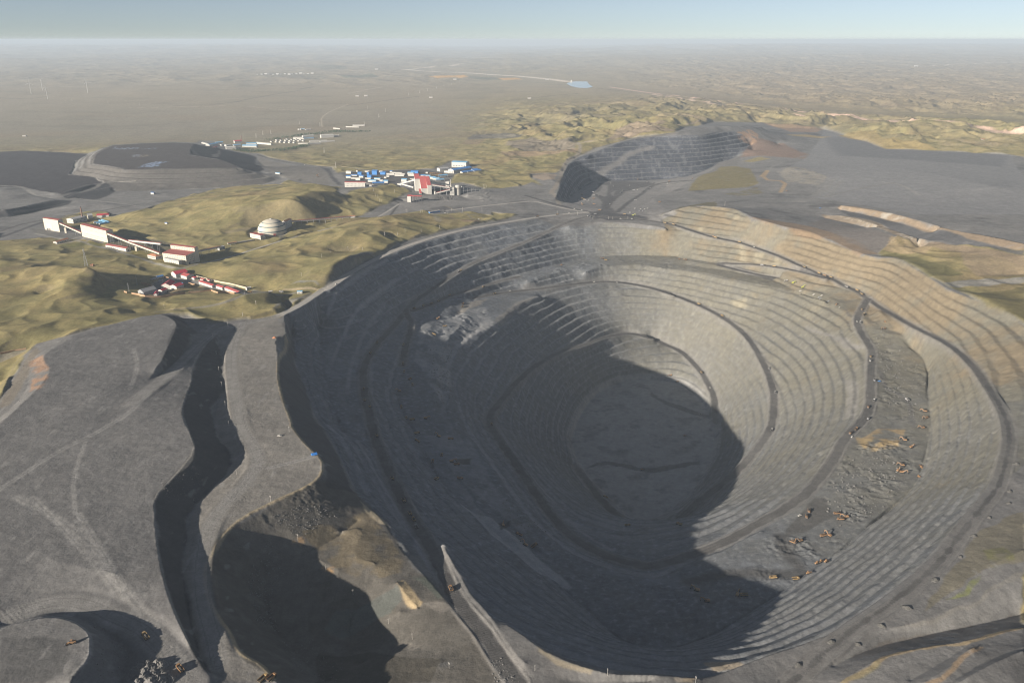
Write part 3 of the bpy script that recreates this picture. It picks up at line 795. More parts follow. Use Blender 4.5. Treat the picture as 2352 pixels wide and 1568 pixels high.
# junction pad and pit-two floor
area("2 1620,1375 1625,1340 1690,1285 1850,1212 2352,1197 3 100,1140 330,1080 440,1020 500,1000 480,1030 340,1110 200,1180 0,1250 2 2352,1440 2200,1490 1700,1420", [.2, .195, .19], .85)
area("5 1770,108 1800,85 1900,78 2160,110 2200,135 1900,135", [.062, .062, .066], .9)
area("G 860,570 1000,520 990,420 880,330 1000,180 1180,150 1640,160 1700,190 1500,250 1330,290 1180,440 1150,500 1250,560 1300,600 1240,650 900,650", [.075, .075, .078], .85)
area("G 1030,200 1110,210 1080,340 1050,360 930,330 870,320 1000,270", [.2, .195, .19], .8)
area("G 1150,310 1210,270 1200,340 1180,350", [.2, .195, .19], .8)
track("G 1240,560 1330,470 1480,370 1640,250 1720,190 2000,150 2290,135", 8, [.07, .07, .072], .85)
track("G 1740,205 2000,180 2150,150", 4, [.09, .09, .09], .8)
track("G 0,340 400,455 700,530 880,560", 6, [.06, .06, .062], .85)
track("G 460,460 400,330 340,290 420,220 500,100 480,0", 7, [.26, .235, .2], .85)
area("G 60,60 300,40 420,60 420,130 280,140 100,100", [.3, .24, .18], .8)
track("2 1800,1200 1880,1145 1970,1100 2040,1030 2200,985", 12, [.19, .185, .18], .85)
area("3 545,870 700,872 850,900 1000,975 960,1000 700,980 560,990 640,905", [.19, .125, .09], .75)
area("3 540,830 640,815 690,850 680,900 560,890", [.36, .23, .14], .7, noise=.1)
# plateau on the right
area("3 1090,815 1350,890 1500,935 1830,950 2290,975 2400,1200 2400,1350 1700,1350 1200,1270 1050,1240 1120,1110 860,1050 1000,980 1080,860", [.19, .191, .195], .85)
for s in ("3 1080,850 1400,850 1500,940 1850,955 2290,980 2200,1050 1700,1010 1200,980",):
    area(s, [.125, .127, .134], .8, soft=30)
area("3 810,1085 870,1045 1120,1112 1060,1165 860,1145", [.23, .215, .185], .8, noise=.05)
for s in ("3 1010,1235 1120,1130 1190,1120 1060,1240", "3 1080,1240 1200,1140 1230,1130 1130,1240"):
    area(s, [.19, .187, .18], .8)
track("3 1130,1230 1300,1190 1530,1150", 8, [.17, .165, .16], .8)
track("3 1460,1145 1580,1160 1690,1225", 6, [.24, .235, .22], .7)
track("3 720,1100 760,1050 860,1010 1000,975", 8, [.18, .178, .17], .8)
track("3 700,1110 750,1060 700,1130 860,1140 820,1210", 7, [.33, .24, .14], .8)
area("3 250,1200 340,1100 440,1045 560,1045 640,1060 690,1150 600,1180 400,1190", [.16, .135, .055], .85)
area("3 470,1220 680,1175 720,1215 560,1235", [.14, .12, .06], .7, noise=.1)
area("3 580,1015 700,985 750,1000 650,1020", [.24, .2, .08], .8)
area("3 560,990 560,1040 440,1050 300,1120 200,1180 250,1150 420,1030", [.12, .115, .11], .6)
area("6 60,105 190,45 330,20 400,10 420,40 310,33 180,55", [.11, .095, .045], .8)
area("3 850,845 1000,848 1150,862 1080,868 900,855", [.34, .26, .12], .8)
area("3 1170,850 1390,822 1500,870 1830,945 1500,935 1350,890", [.26, .2, .085], .8)
area("3 720,775 900,780 1090,815 1050,830 880,830 780,800", [.3, .2, .13], .75)
# the two benched strips
area("6 1200,35 1460,70 1700,130 1900,190 2150,230 2352,275 2352,315 2000,240 1700,185 1450,112 1190,60", [.235, .178, .118], .85)
area("6 1460,75 1560,90 1600,125 1450,112", [.36, .34, .3], .7, noise=.2)
area("6 1080,88 1250,102 1500,180 1750,262 1970,282 2352,352 2352,420 1970,330 1750,290 1550,222 1300,157 1100,114", [.21, .165, .115], .8)
area("6 1180,92 1300,115 1500,185 1480,205 1300,140", [.38, .34, .27], .6, noise=.3, lam=12)
area("6 1550,205 1700,235 1720,265 1600,240", [.45, .42, .36], .7, noise=.3, lam=12)
area("6 1200,62 1450,115 1700,187 2000,237 2352,318 2352,350 1970,280 1750,258 1500,175 1250,98", [.085, .086, .09], .9)
area("6 640,110 800,130 1000,165 1300,250 1440,345 1330,340 1120,250 850,170", [.2, .145, .095], .8)
area("6 1100,120 1500,215 1560,230 1440,340 1380,320 1250,260 1000,150", [.17, .15, .135], .7)
area("6 1520,225 1780,290 1740,340 1480,315", [.32, .25, .15], .8)
area("6 1540,235 1700,265 1680,300 1560,275", [.16, .13, .06], .7, noise=.15)
area("6 1960,290 2352,350 2352,470 2050,480 1960,400", [.215, .17, .115], .8)
area("6 1430,350 1560,330 1720,370 1960,470 1750,490 1650,415 1560,358", [.10, .095, .042], .85)
area("6 1840,520 2000,500 2352,485 2352,520 1900,545", [.2, .2, .195], .8)
area("6 2000,580 2352,540 2352,760 2250,712 2130,655", [.125, .11, .05], .85)
# right-hand outer slopes and the lower right
area("9 2080,730 2230,700 2290,760 2200,840 2150,830", [.16, .18, .05], .7, noise=.1)
area("9 1840,1040 2000,930 2090,880 2080,930 1950,1000", [.18, .2, .055], .7, noise=.05)
area("9 2050,600 2352,480 2352,780 2100,850 1850,1000 1800,1060 1700,1100 1900,850", [.16, .14, .085], .55)
area("9 1190,1560 1300,1478 1450,1395 1700,1335 2000,1285 2352,1205 2352,1222 2000,1302 1700,1352 1460,1415 1330,1500 1240,1560", [.34, .26, .15], .75)
area("9 1740,1556 1890,1462 2050,1325 2100,1330 1930,1470 1800,1556", [.33, .24, .15], .75)
area("9 1300,1480 1430,1410 1440,1440 1300,1530 1200,1556", [.22, .2, .11], .5)
area("9 1480,1225 1700,1165 2000,1050 2200,955 2352,850 2352,880 2200,985 2000,1080 1700,1190", [.26, .235, .18], .6)
area("9 1250,1390 1500,1300 1800,1230 2352,1120 2352,1200 2000,1275 1700,1325 1450,1385", [.11, .095, .08], .55, noise=.1, lam=25)
area("9 340,1420 440,1410 600,1430 480,1480 400,1500", [.33, .27, .19], .7)
area("9 150,1530 290,1540 270,1558 150,1558", [.33, .27, .19], .7)
area("8 1290,1350 1430,1420 1640,1490 1620,1530 1400,1440 1290,1390", [.3, .26, .19], .7)
area("9 1480,1225 1700,1165 2000,1050 2200,955 2352,850 2352,1060 2100,1150 1800,1215 1550,1250", [.2, .197, .19], .7)
area("9 1230,1556 1350,1500 1700,1350 2000,1305 2352,1225 2352,1325 2040,1315 1800,1445 1640,1540", [.17, .168, .165], .75)
area("9 1100,1400 1360,1170 1480,1230 1280,1380 1050,1556 950,1556", [.19, .187, .18], .6)
# shelf and wall patches in the big pit
for s in ("6 580,640 600,690 520,690 490,640", "6 640,330 740,330 700,390 640,370", "6 540,290 590,290 590,400 540,400", "6 470,80 520,85 490,110", "6 520,100 560,95 540,130 500,130", "6 320,165 360,165 340,195 300,190", "6 820,350 830,390 780,390"):
    area(s, [.27, .245, .18], .7, soft=4)
area("6 1440,1440 1600,1440 1560,1540 1350,1556 1330,1500", [.36, .26, .13], .6, noise=.15)
area("9 1300,10 1500,30 1600,80 1400,100 1330,60", [.36, .27, .14], .6, noise=.1)
area("6 1000,780 1200,860 1370,930 1250,930 1130,860 980,790", [.19, .185, .18], .7)
area("6 1210,1130 1300,1150 1300,1370 1240,1370 1230,1250", [.2, .195, .185], .7)
area("5 880,760 930,700 1080,660 1050,700 950,740 900,775", [.27, .25, .22], .8)
area("5 1130,790 1300,690 1450,640 1350,700 1180,830 1120,830", [.22, .21, .195], .8)
area("5 650,850 880,770 1080,715 1120,830 920,980 840,1120 850,1290 780,1360 690,1230 610,1080", [.27, .275, .28], .7, noise=.12, lam=50)
area("5 900,1000 1000,930 1150,850 1130,800 880,960", [.3, .3, .3], .6)
area("8 600,60 860,60 1000,330 1250,620 1180,660 900,400 760,260", [.22, .225, .235], .6, noise=.15, lam=40)
area("8 830,480 1000,560 1200,720 1500,980 1480,1000 1300,900 1000,660", [.28, .285, .29], .8)
area("8 790,200 890,195 890,235 800,235", [.05, .05, .05], .8)
area("8 1040,590 1110,580 1110,610 1050,640", [.04, .04, .04], .8)
area("9 840,600 1040,400 1100,400 1150,500 1000,600 840,640", [.09, .088, .085], .85)
track("9 820,640 860,740 960,850 900,880 600,860 400,880 250,920", 10, [.075, .074, .074], .85)
track("6 1440,1070 1480,1190 1600,1230 1640,1300 1650,1420", 5, [.13, .128, .125], .7)
area("6 400,395 520,425 700,460 800,490 780,510 600,470 430,415", [.11, .108, .105], .8)
area("6 1180,660 1290,745 1310,760 1230,730", [.08, .08, .082], .8)
area("7 0,1290 250,1275 390,1320 420,1400 380,1490 250,1568 0,1568", [.075, .075, .076], .75, soft=5)
area("7 600,1110 760,1180 950,1330 1000,1420 900,1380 760,1260 620,1150", [.09, .09, .092], .6)
# spoil faces and tipped edges of the near dumps, shade painted into the faces
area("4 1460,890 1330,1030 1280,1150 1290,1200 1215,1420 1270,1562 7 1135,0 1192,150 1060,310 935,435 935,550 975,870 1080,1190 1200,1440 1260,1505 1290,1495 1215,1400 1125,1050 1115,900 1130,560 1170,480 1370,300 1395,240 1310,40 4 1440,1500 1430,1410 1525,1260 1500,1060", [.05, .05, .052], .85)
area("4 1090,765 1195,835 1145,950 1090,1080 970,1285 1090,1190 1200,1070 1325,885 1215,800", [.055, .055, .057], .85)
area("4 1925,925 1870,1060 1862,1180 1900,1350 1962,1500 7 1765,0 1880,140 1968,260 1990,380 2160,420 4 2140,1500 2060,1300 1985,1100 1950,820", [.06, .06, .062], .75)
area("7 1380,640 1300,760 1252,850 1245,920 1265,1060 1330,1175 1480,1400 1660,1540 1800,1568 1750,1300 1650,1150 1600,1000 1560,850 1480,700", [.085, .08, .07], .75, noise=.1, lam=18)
for s_, w_, c_ in (("4 1925,920 1870,1060 1862,1180 1900,1350 1962,1500 7 1765,0 1880,140 1950,200 1968,260 1935,330 1840,385 1700,445 1480,555 1380,640 1300,760 1252,850 1245,920 1265,1060 1330,1175 1400,1260 1430,1340 1480,1400 1590,1450 1660,1540", 2.0, [.36, .30, .2]),  # dump crests drawn pale, painting in the sun on their berms
                   ("4 1460,890 1330,1030 1280,1150 1290,1200 1245,1320 1215,1420 1270,1562 7 1192,150 1060,310 935,435 935,550 950,720 1020,1040 1150,1330", 1.3, [.26, .25, .23]),
                   ("7 0,1240 120,1195 330,1162 450,1195 530,1250 552,1310 540,1420 445,1510", 1.8, [.27, .265, .255]),
                   ("8 20,0 140,150 190,250 260,420", 4, [.25, .255, .265]), ("8 200,100 330,330 470,560 600,800 700,960", 3.5, [.22, .225, .235]), ("8 60,0 230,220 380,470 500,680", 3, [.21, .215, .225]),
                   ("8 860,0 1010,230 1150,420 1290,600 1430,720 1600,820", 4, [.25, .255, .265]), ("8 1060,20 1250,300 1420,500 1600,680 1750,760", 3, [.22, .22, .225]),
                   ("5 20,760 90,620 250,480 420,400", 3.5, [.24, .245, .255]), ("5 40,1100 120,900 250,700 420,560 620,460", 3.5, [.24, .245, .255]), ("5 150,1300 170,1100 260,880 400,700", 3.5, [.22, .225, .235])):
    track(s_, w_, c_, .75)
# silty tracks on the dump tops
for s, w in (("7 0,390 330,170 560,60 660,0 4 870,1430 1000,1300", 5), ("4 880,1240 930,1120 900,1000", 4), ("7 460,540 440,330 520,100", 3), ("7 100,440 350,560 600,760 750,1000 950,1230", 6), ("7 200,440 450,700 700,1000", 4), ("7 1640,260 1900,190", 5), ("7 480,540 620,760 760,1040", 4)):
    track(s, w * .8, [.265, .26, .25], .6)
    track(s, w * .22, [.12, .12, .12], .5)
wh = sstep(.34, .5, fbm(GX / 13, GY / 34, 3, 95) + .25 * fbm(GX / 120, GY / 120, 2, 96))
paint(wh * grey_f * (1 - rockf) * (GY < 1500) * (Z > 5), [.25, .247, .24], .4)
paint(sstep(.25, .5, fbm(GX / 60, GY / 14, 3, 97)) * grey_f * (1 - rockf) * (xr > .1) * (GY > 1500) * (GY < 3600), [.2, .2, .2], .5)
# far plain: river bed, fields, tracks, cuttings
track("V 930,160 990,165 1060,167 1130,172 1200,176 1260,182 1305,188", 75, [.72, .62, .5], .9)
track("V 930,160 1000,152 1060,147", 60, [.6, .5, .4], .8)
area("V 980,175 1060,173 1075,177 1000,180", [.6, .34, .09], .9)
area("V 1140,180 1190,179 1200,183 1150,184", [.6, .34, .09], .9)
area("V 1060,175 1140,178 1150,184 1090,182", [.09, .10, .06], .7)
track("V 1400,200 1480,212 1560,222 1700,240 1830,255 1950,265 2100,275 2352,292", 30, [.62, .44, .34], .9)
track("V 1500,216 1580,230 1660,242", 30, [.55, .42, .33], .7)
track("V 1830,262 2000,272 2200,285 2352,300", 18, [.55, .4, .32], .7)
track("V 1340,200 1400,206 1450,211", 20, [.06, .05, .045], .6)
track("V 2140,152 2230,148 2352,144", 60, [.55, .48, .4], .7)
track("V 1800,200 2000,207 2140,206 2352,206", 10, [.33, .27, .2], .7)
for s, w in (("V 0,182 150,174 300,170", 16), ("V 0,206 120,199 230,200", 12), ("V 740,292 737,270 760,255 800,240", 5), ("V 500,185 620,190", 14), ("V 570,245 700,255", 8), ("V 300,248 520,243", 10), ("V 800,215 880,200", 14)):
    track(s, w, [.42, .36, .28], .75)
for s, w in (("V 400,243 520,240 600,222 690,208", 14), ("V 795,243 860,235 960,222", 14), ("V 690,205 720,200", 20), ("V 0,225 60,228 110,222", 16), ("V 1160,232 1250,222 1330,215", 14)):
    track(s, w, [.06, .06, .05], .6)
area("V 700,150 770,148 800,158 730,160", [.10, .11, .07], .5)
area("V 770,172 850,168 870,177 800,180", [.06, .085, .05], .6)
area("V 590,168 700,170 760,176 700,182 610,176", [.14, .125, .08], .5)
area("3 380,750 0,790 2 2352,880 2200,880 1900,935 1880,940 1960,855 2200,830", [.21, .165, .125], .8)
area("2 940,930 1000,905 1150,898 1330,905 1300,925 1150,930 960,940", [.115, .11, .105], .8)
area("2 1220,950 1400,920 1650,935 1690,960 1660,1010 1300,1010 1220,980", [.175, .15, .125], .8)
area("2 1180,1015 1450,1020 1690,1000 1680,1030 1450,1045 1200,1040", [.25, .18, .125], .7)
area("2 930,940 1100,935 1050,970 900,970", [.2, .15, .11], .6)
track("2 1700,960 1720,1010 1690,1050 1620,1080 1600,1130 1570,1220 1520,1300", 8, [.22, .195, .165], .85)
track("2 1740,955 2000,945 2352,895", 10, [.22, .185, .145], .7)
# plant and compound paving
area("B 60,330 210,345 420,390 640,400 640,440 560,460 130,400", [.13, .128, .122], .8)
for s, w in (("B 130,395 480,465 740,515 900,560 1150,620 1460,720 1650,770 1780,800 1900,795 2020,750", 5), ("B 380,520 600,478 700,450", 4), ("B 560,455 660,430", 3), ("B 720,490 780,470", 3)):
    track(s, w, [.25, .245, .225], .8)
area("B 720,490 960,500 940,550 800,530", [.11, .11, .035], .8)
area("B 350,530 600,490 740,520 560,555 420,550", [.10, .105, .04], .7)
area("B 1190,610 1330,590 1460,640 1440,690 1290,650", [.16, .135, .04], .8)
area("B 1530,700 1660,730 1900,790 1780,795 1640,760", [.14, .12, .04], .7)
area("B 940,540 1250,610 1200,620 900,560", [.22, .215, .2], .8)
area("B 1680,600 2050,700 2060,620 1600,480 1000,380 1040,520 1300,580", [.10, .095, .085], .6)
area("C 330,440 470,270 690,240 900,290 960,300 700,310 560,400 480,480 360,480", [.17, .168, .16], .75)
area("C 880,290 1250,310 1630,410 1640,440 1400,400 1150,360", [.2, .195, .185], .7)
area("C 560,440 760,340 840,320 700,450 560,475", [.13, .10, .075], .5)
area("C 1560,450 1700,400 1750,400 1900,420 1700,450", [.2, .195, .185], .8)
track("C 850,640 1030,625 1200,600 1380,550 1560,470 1700,440 1900,425 2250,435 2335,440", 4, [.2, .19, .17], .8)
track("C 430,690 700,660 850,640", 5, [.18, .165, .135], .6)
area("C 480,660 790,630 800,640 490,665", [.5, .4, .25], .7)
area("C 780,440 940,320 870,440", [.16, .135, .05], .6)
area("C 880,440 940,340 1200,400 1150,410", [.06, .055, .045], .6)
area("D 0,400 440,380 440,420 0,450", [.2, .165, .12], .5)
area("D 600,470 830,430 740,540 640,500", [.19, .185, .175], .7)
area("D 940,360 1010,370 960,400 930,400", [.28, .26, .22], .7)
area("D 900,1120 960,1085 1190,1080 1240,1090 1260,1155 1180,1100 970,1100", [.22, .22, .21], .8)
area("D 830,1180 1290,1172 1290,1195 760,1205", [.4, .33, .22], .8)
area("D 950,1000 1330,1040 1330,1080 1000,1060", [.18, .15, .085], .5, noise=.2, lam=8)
area("D 1420,950 1460,860 1640,770 1900,700 2000,700 1760,870 1500,1080 1290,1180", [.11, .115, .122], .8)
area("D 640,1480 760,1370 1000,1290 1180,1230 1150,1290 830,1440", [.115, .118, .122], .75)
area("4 0,1040 100,1015 170,1000 170,1010 0,1095", [.21, .2, .18], .6)

area("8 1560,260 1700,215 2000,260 2281,215 2281,240 2000,290 1720,240", [.07, .07, .072], .7)
area("8 1690,300 1760,280 1960,520 2080,500 2281,380 2281,430 2090,560 1950,590 1850,540", [.24, .24, .24], .55, noise=.1, lam=40)
area("6 0,1190 60,1240 250,1320 400,1340 390,1370 200,1330 0,1230", [.08, .08, .082], .7)
# haul roads: damp dark carriageway between pale shoulders
for nm, (hw, Q) in ROADW.items():
    d = ROAD_D[nm]
    if nm in ('dome_road', 'rim_road', 'valley_road'):
        paint(sstep(hw * 1.2, hw * .8, d), [.34, .325, .30], .9)
    elif nm in ('strip_road', 'plateau_ramp', 'mound_road'):
        paint(sstep(hw * 1.2, hw * .6, d), [.235, .23, .22], .7)
        paint(sstep(.15, .4, gnoise(d / 1.6, GY / 300, 98)) * sstep(hw, hw * .6, d), [.11, .108, .105], .5)
    else:
        paint(sstep(hw * 2.0, hw * 1.1, d), [.17, .165, .158], .7)
        w = (.22 + .40 * sstep(900, 1300, GY)) if nm == 'outer_haul' else .75
        rag = 1.0 * n3 + 2.2 * gnoise(GX / 16, GY / 16, 103)
        paint(sstep(hw * (w + .25), hw * w, d + rag) * (.62 + .38 * sstep(-.3, .2, gnoise(GX / 70, GY / 70, 104))), [.08, .078, .077], .9)
        paint(sstep(1.6, .6, np.abs(d - hw * .36)) * sstep(-.2, .3, gnoise(GX / 40, GY / 40, 105)), [.13, .128, .124], .5)
        paint(sstep(.1, .5, gnoise(d / 1.5, n1 * 3, 99)) * sstep(hw * .8, hw * .5, d), [.1, .098, .096], .6)
# fine mottling everywhere
mott = 1 + (.09 + .19 * grass_f) * fbm(GX / 5, GY / 5, 3, 101) + .12 * fbm(GX / 26, GY / 26, 3, 102)
COL *= mott[..., None]
COL = np.clip(COL, .012, .7)
# level bed for the reservoir
WATER = HP("2 1622,562 1660,551 1700,549 1762,549 1775,570 1800,583 1755,591 1700,588 1650,577")
wl = float(np.median(WATER[:, 2]))
w_ = window(WATER, 60)
m_ = blur(inpoly(GX[w_], GY[w_], WATER).astype(np.float32), 3)
Z[w_] += sstep(.02, .5, m_) * (wl - 2.5 - Z[w_])
# ------------------------------------------------------------------ scene, materials
scene = bpy.context.scene
COLL = scene.collection
world = bpy.data.worlds.new("World"); scene.world = world; world.use_nodes = True


def new_mat(name):
    m = bpy.data.materials.new(name); m.use_nodes = True
    nt = m.node_tree
    return m, nt, nt.nodes['Principled BSDF']


def N(nt, kind, **kw):
    n = nt.nodes.new(kind)
    for k, v in kw.items():
        if k in n.inputs.keys():
            n.inputs[k].default_value = v
        else:
            setattr(n, k, v)
    return n


def ground_material():
    m, nt, b = new_mat('ground')
    at = N(nt, 'ShaderNodeAttribute', attribute_name='tint')
    geo = N(nt, 'ShaderNodeNewGeometry')
    n1 = N(nt, 'ShaderNodeTexNoise', Scale=.55, Detail=5.0, Roughness=.65)
    n2 = N(nt, 'ShaderNodeTexNoise', Scale=.09, Detail=4.0, Roughness=.6)
    for n in (n1, n2):
        nt.links.new(geo.outputs['Position'], n.inputs['Vector'])
    mr = N(nt, 'ShaderNodeMapRange'); mr.inputs['From Min'].default_value = .25; mr.inputs['From Max'].default_value = .75
    mr.inputs['To Min'].default_value = .84; mr.inputs['To Max'].default_value = 1.16
    nt.links.new(n1.outputs['Fac'], mr.inputs['Value'])
    mr2 = N(nt, 'ShaderNodeMapRange'); mr2.inputs['From Min'].default_value = .3; mr2.inputs['From Max'].default_value = .7
    mr2.inputs['To Min'].default_value = .85; mr2.inputs['To Max'].default_value = 1.15
    nt.links.new(n2.outputs['Fac'], mr2.inputs['Value'])
    mu = N(nt, 'ShaderNodeMath', operation='MULTIPLY')
    nt.links.new(mr.outputs['Result'], mu.inputs[0]); nt.links.new(mr2.outputs['Result'], mu.inputs[1])
    vm = N(nt, 'ShaderNodeVectorMath', operation='SCALE')
    nt.links.new(at.outputs['Color'], vm.inputs[0]); nt.links.new(mu.outputs[0], vm.inputs['Scale'])
    nt.links.new(vm.outputs['Vector'], b.inputs['Base Color'])
    b.inputs['Roughness'].default_value = .95
    b.inputs['Specular IOR Level'].default_value = .1
    nb = N(nt, 'ShaderNodeTexNoise', Scale=.35, Detail=6.0, Roughness=.7)
    nt.links.new(geo.outputs['Position'], nb.inputs['Vector'])
    bp = N(nt, 'ShaderNodeBump', Strength=.4, Distance=1.4)
    nt.links.new(nb.outputs['Fac'], bp.inputs['Height'])
    nt.links.new(bp.outputs['Normal'], b.inputs['Normal'])
    return m


def grid_object(name, X, Y, Zz, col, mat):
    nr, nc = X.shape
    me = bpy.data.meshes.new(name)
    co = np.stack([X, Y, Zz], -1).astype(np.float32).reshape(-1)
    idx = np.arange(nr * nc).reshape(nr, nc)
    q = np.stack([idx[:-1, :-1], idx[:-1, 1:], idx[1:, 1:], idx[1:, :-1]], -1).reshape(-1).astype(np.int32)
    nf = (nr - 1) * (nc - 1)
    me.vertices.add(nr * nc); me.vertices.foreach_set('co', co)
    me.loops.add(nf * 4); me.loops.foreach_set('vertex_index', q)
    me.polygons.add(nf)
    me.polygons.foreach_set('loop_start', np.arange(0, nf * 4, 4, dtype=np.int32))
    me.polygons.foreach_set('use_smooth', np.ones(nf, bool))
    me.update()
    a = me.color_attributes.new('tint', 'FLOAT_COLOR', 'POINT')
    c4 = np.ones((nr * nc, 4), np.float32); c4[:, :3] = col.reshape(-1, 3)
    a.data.foreach_set('color', c4.reshape(-1))
    me.materials.append(mat)
    o = bpy.data.objects.new(name, me); COLL.objects.link(o)
    return o


GROUND_MAT = ground_material()
ter = grid_object('ground', GX, GY, Z, COL, GROUND_MAT)
ter['kind'] = 'structure'

# ------------------------------------------------------------------ camera, sun, sky, air
cam = bpy.data.cameras.new('camera'); camo = bpy.data.objects.new('camera', cam); COLL.objects.link(camo)
camo.location = (0, 0, CAMZ); camo.rotation_euler = (math.pi / 2 - PITCH, 0, 0)
cam.sensor_width = 36; cam.lens = 36 * FP / 2352; cam.clip_start = 1; cam.clip_end = 300000
scene.camera = camo
SUN_EL = math.radians(17.0)
SUN_V = Vector((-.79, -.61, 0)).normalized()
sun = bpy.data.lights.new('sun', 'SUN'); suno = bpy.data.objects.new('sun', sun); COLL.objects.link(suno)
sun.energy = 5.0; sun.angle = math.radians(.5); sun.color = (1, .895, .76)
d = Vector((SUN_V.x * math.cos(SUN_EL), SUN_V.y * math.cos(SUN_EL), math.sin(SUN_EL)))
suno.rotation_euler = d.to_track_quat('Z', 'Y').to_euler(); suno.location = (0, 0, 2000)
wn = world.node_tree
bg = wn.nodes['Background']
sky = wn.nodes.new('ShaderNodeTexSky'); sky.sky_type = 'NISHITA'; sky.sun_disc = False
sky.sun_elevation = SUN_EL; sky.sun_rotation = math.atan2(SUN_V.x, SUN_V.y)
sky.altitude = 6500; sky.air_density = 1.3; sky.dust_density = 1.0; sky.ozone_density = 2.6
hs = wn.nodes.new('ShaderNodeHueSaturation'); hs.inputs['Saturation'].default_value = .6
wn.links.new(sky.outputs[0], hs.inputs['Color'])
wn.links.new(hs.outputs[0], bg.inputs[0]); bg.inputs[1].default_value = .039
vs = scene.view_settings
vs.view_transform = 'Standard'; vs.look = 'None'; vs.exposure = 1.15; vs.gamma = 1; vs.use_curve_mapping = False

# haze
hm = bpy.data.materials.new('haze'); hm.use_nodes = True
hn = hm.node_tree
for n in list(hn.nodes):
    if n.type == 'BSDF_PRINCIPLED':
        hn.nodes.remove(n)
pv = hn.nodes.new('ShaderNodeVolumePrincipled')
pv.inputs['Color'].default_value = (.62, .73, .85, 1); pv.inputs['Density'].default_value = 5.0e-5
pv.inputs['Anisotropy'].default_value = 0.0
pv.inputs['Density Attribute'].default_value = ''; pv.inputs['Color Attribute'].default_value = ''; pv.inputs['Temperature Attribute'].default_value = ''
hn.links.new(pv.outputs[0], hn.nodes['Material Output'].inputs['Volume'])
zmin = float(Z.min()) - 1.0
ztop = max(float(Z.max()) + 5, CAMZ + 20)
bm = bmesh.new()
bmesh.ops.create_cube(bm, size=1)
for v in bm.verts:
    v.co = Vector((v.co.x * 130000, v.co.y * 130000, zmin if v.co.z < 0 else ztop))
hme = bpy.data.meshes.new('haze'); bm.to_mesh(hme); bm.free(); hme.materials.append(hm)
hz = bpy.data.objects.new('haze', hme); COLL.objects.link(hz); hz['kind'] = 'stuff'
scene.cycles.volume_bounces = 0
scene.cycles.max_bounces = 4
scene.cycles.diffuse_bounces = 2
scene.cycles.filter_width = 1.15
scene.cycles.use_denoising = True
scene.cycles.denoising_prefilter = 'ACCURATE'
# ------------------------------------------------------------------ object helpers


def mat(name, rgb, rough=.8, var=.12, scale=.4, metal=0.0):
    m, nt, b = new_mat(name)
    geo = N(nt, 'ShaderNodeTexCoord')
    n = N(nt, 'ShaderNodeTexNoise', Scale=scale, Detail=4.0, Roughness=.6)
    nt.links.new(geo.outputs['Object'], n.inputs['Vector'])
    mr = N(nt, 'ShaderNodeMapRange'); mr.inputs['From Min'].default_value = .3; mr.inputs['From Max'].default_value = .7
    mr.inputs['To Min'].default_value = 1 - var; mr.inputs['To Max'].default_value = 1 + var
    nt.links.new(n.outputs['Fac'], mr.inputs['Value'])
    vm = N(nt, 'ShaderNodeVectorMath', operation='SCALE'); vm.inputs[0].default_value = rgb
    nt.links.new(mr.outputs['Result'], vm.inputs['Scale'])
    nt.links.new(vm.outputs['Vector'], b.inputs['Base Color'])
    b.inputs['Roughness'].default_value = rough; b.inputs['Metallic'].default_value = metal
    b.inputs['Specular IOR Level'].default_value = .3
    return m


M = dict(white=mat('white_render', (.46, .45, .42), .85, .06), cream=mat('cream_cladding', (.50, .465, .385), .8, .06),
         red=mat('red_roof', (.36, .085, .085), .7, .12), crimson=mat('crimson_roof', (.46, .045, .07), .6, .1), maroon=mat('maroon_roof', (.27, .085, .075), .75, .12),
         orange=mat('orange_roof', (.40, .18, .10), .75, .12), blue=mat('blue_roof', (.05, .19, .47), .55, .12), sky=mat('light_blue_roof', (.16, .36, .55), .55, .12),
         grey=mat('grey_roof', (.33, .33, .33), .8, .12), steel=mat('steel', (.30, .31, .32), .55, .15), dark=mat('dark_steel', (.06, .062, .068), .6, .2),
         glass=mat('window_glass', (.05, .06, .075), .15, .1), frame=mat('window_frame', (.42, .41, .38), .6, .05), teal=mat('teal_band', (.045, .10, .13), .6, .1),
         conc=mat('concrete', (.34, .325, .295), .9, .12), tanwall=mat('tan_masonry', (.38, .25, .16), .9, .12), palewall=mat('pale_masonry', (.46, .40, .30), .9, .1),
         yellow=mat('machine_yellow', (.31, .22, .11), .5, .15), orangep=mat('machine_orange', (.28, .17, .09), .5, .15), lime=mat('machine_green', (.38, .40, .08), .5, .15),
         tyre=mat('tyre_rubber', (.02, .02, .021), .9, .1), load=mat('bed_lining', (.055, .053, .05), .95, .2, 1.2), rock=mat('broken_rock', (.15, .147, .142), .95, .3, .7),
         wood=mat('pole_wood', (.42, .40, .37), .9, .1), brown=mat('brown_brick', (.20, .12, .09), .9, .15), leaf=mat('tree_leaf', (.045, .075, .032), .9, .35, .25),
         cargrey=mat('car_paint_grey', (.25, .26, .28), .35, .05), tarp=mat('blue_tarp', (.03, .17, .50), .6, .1), earth=mat('earth_mound', (.10, .098, .092), .95, .25, .6))


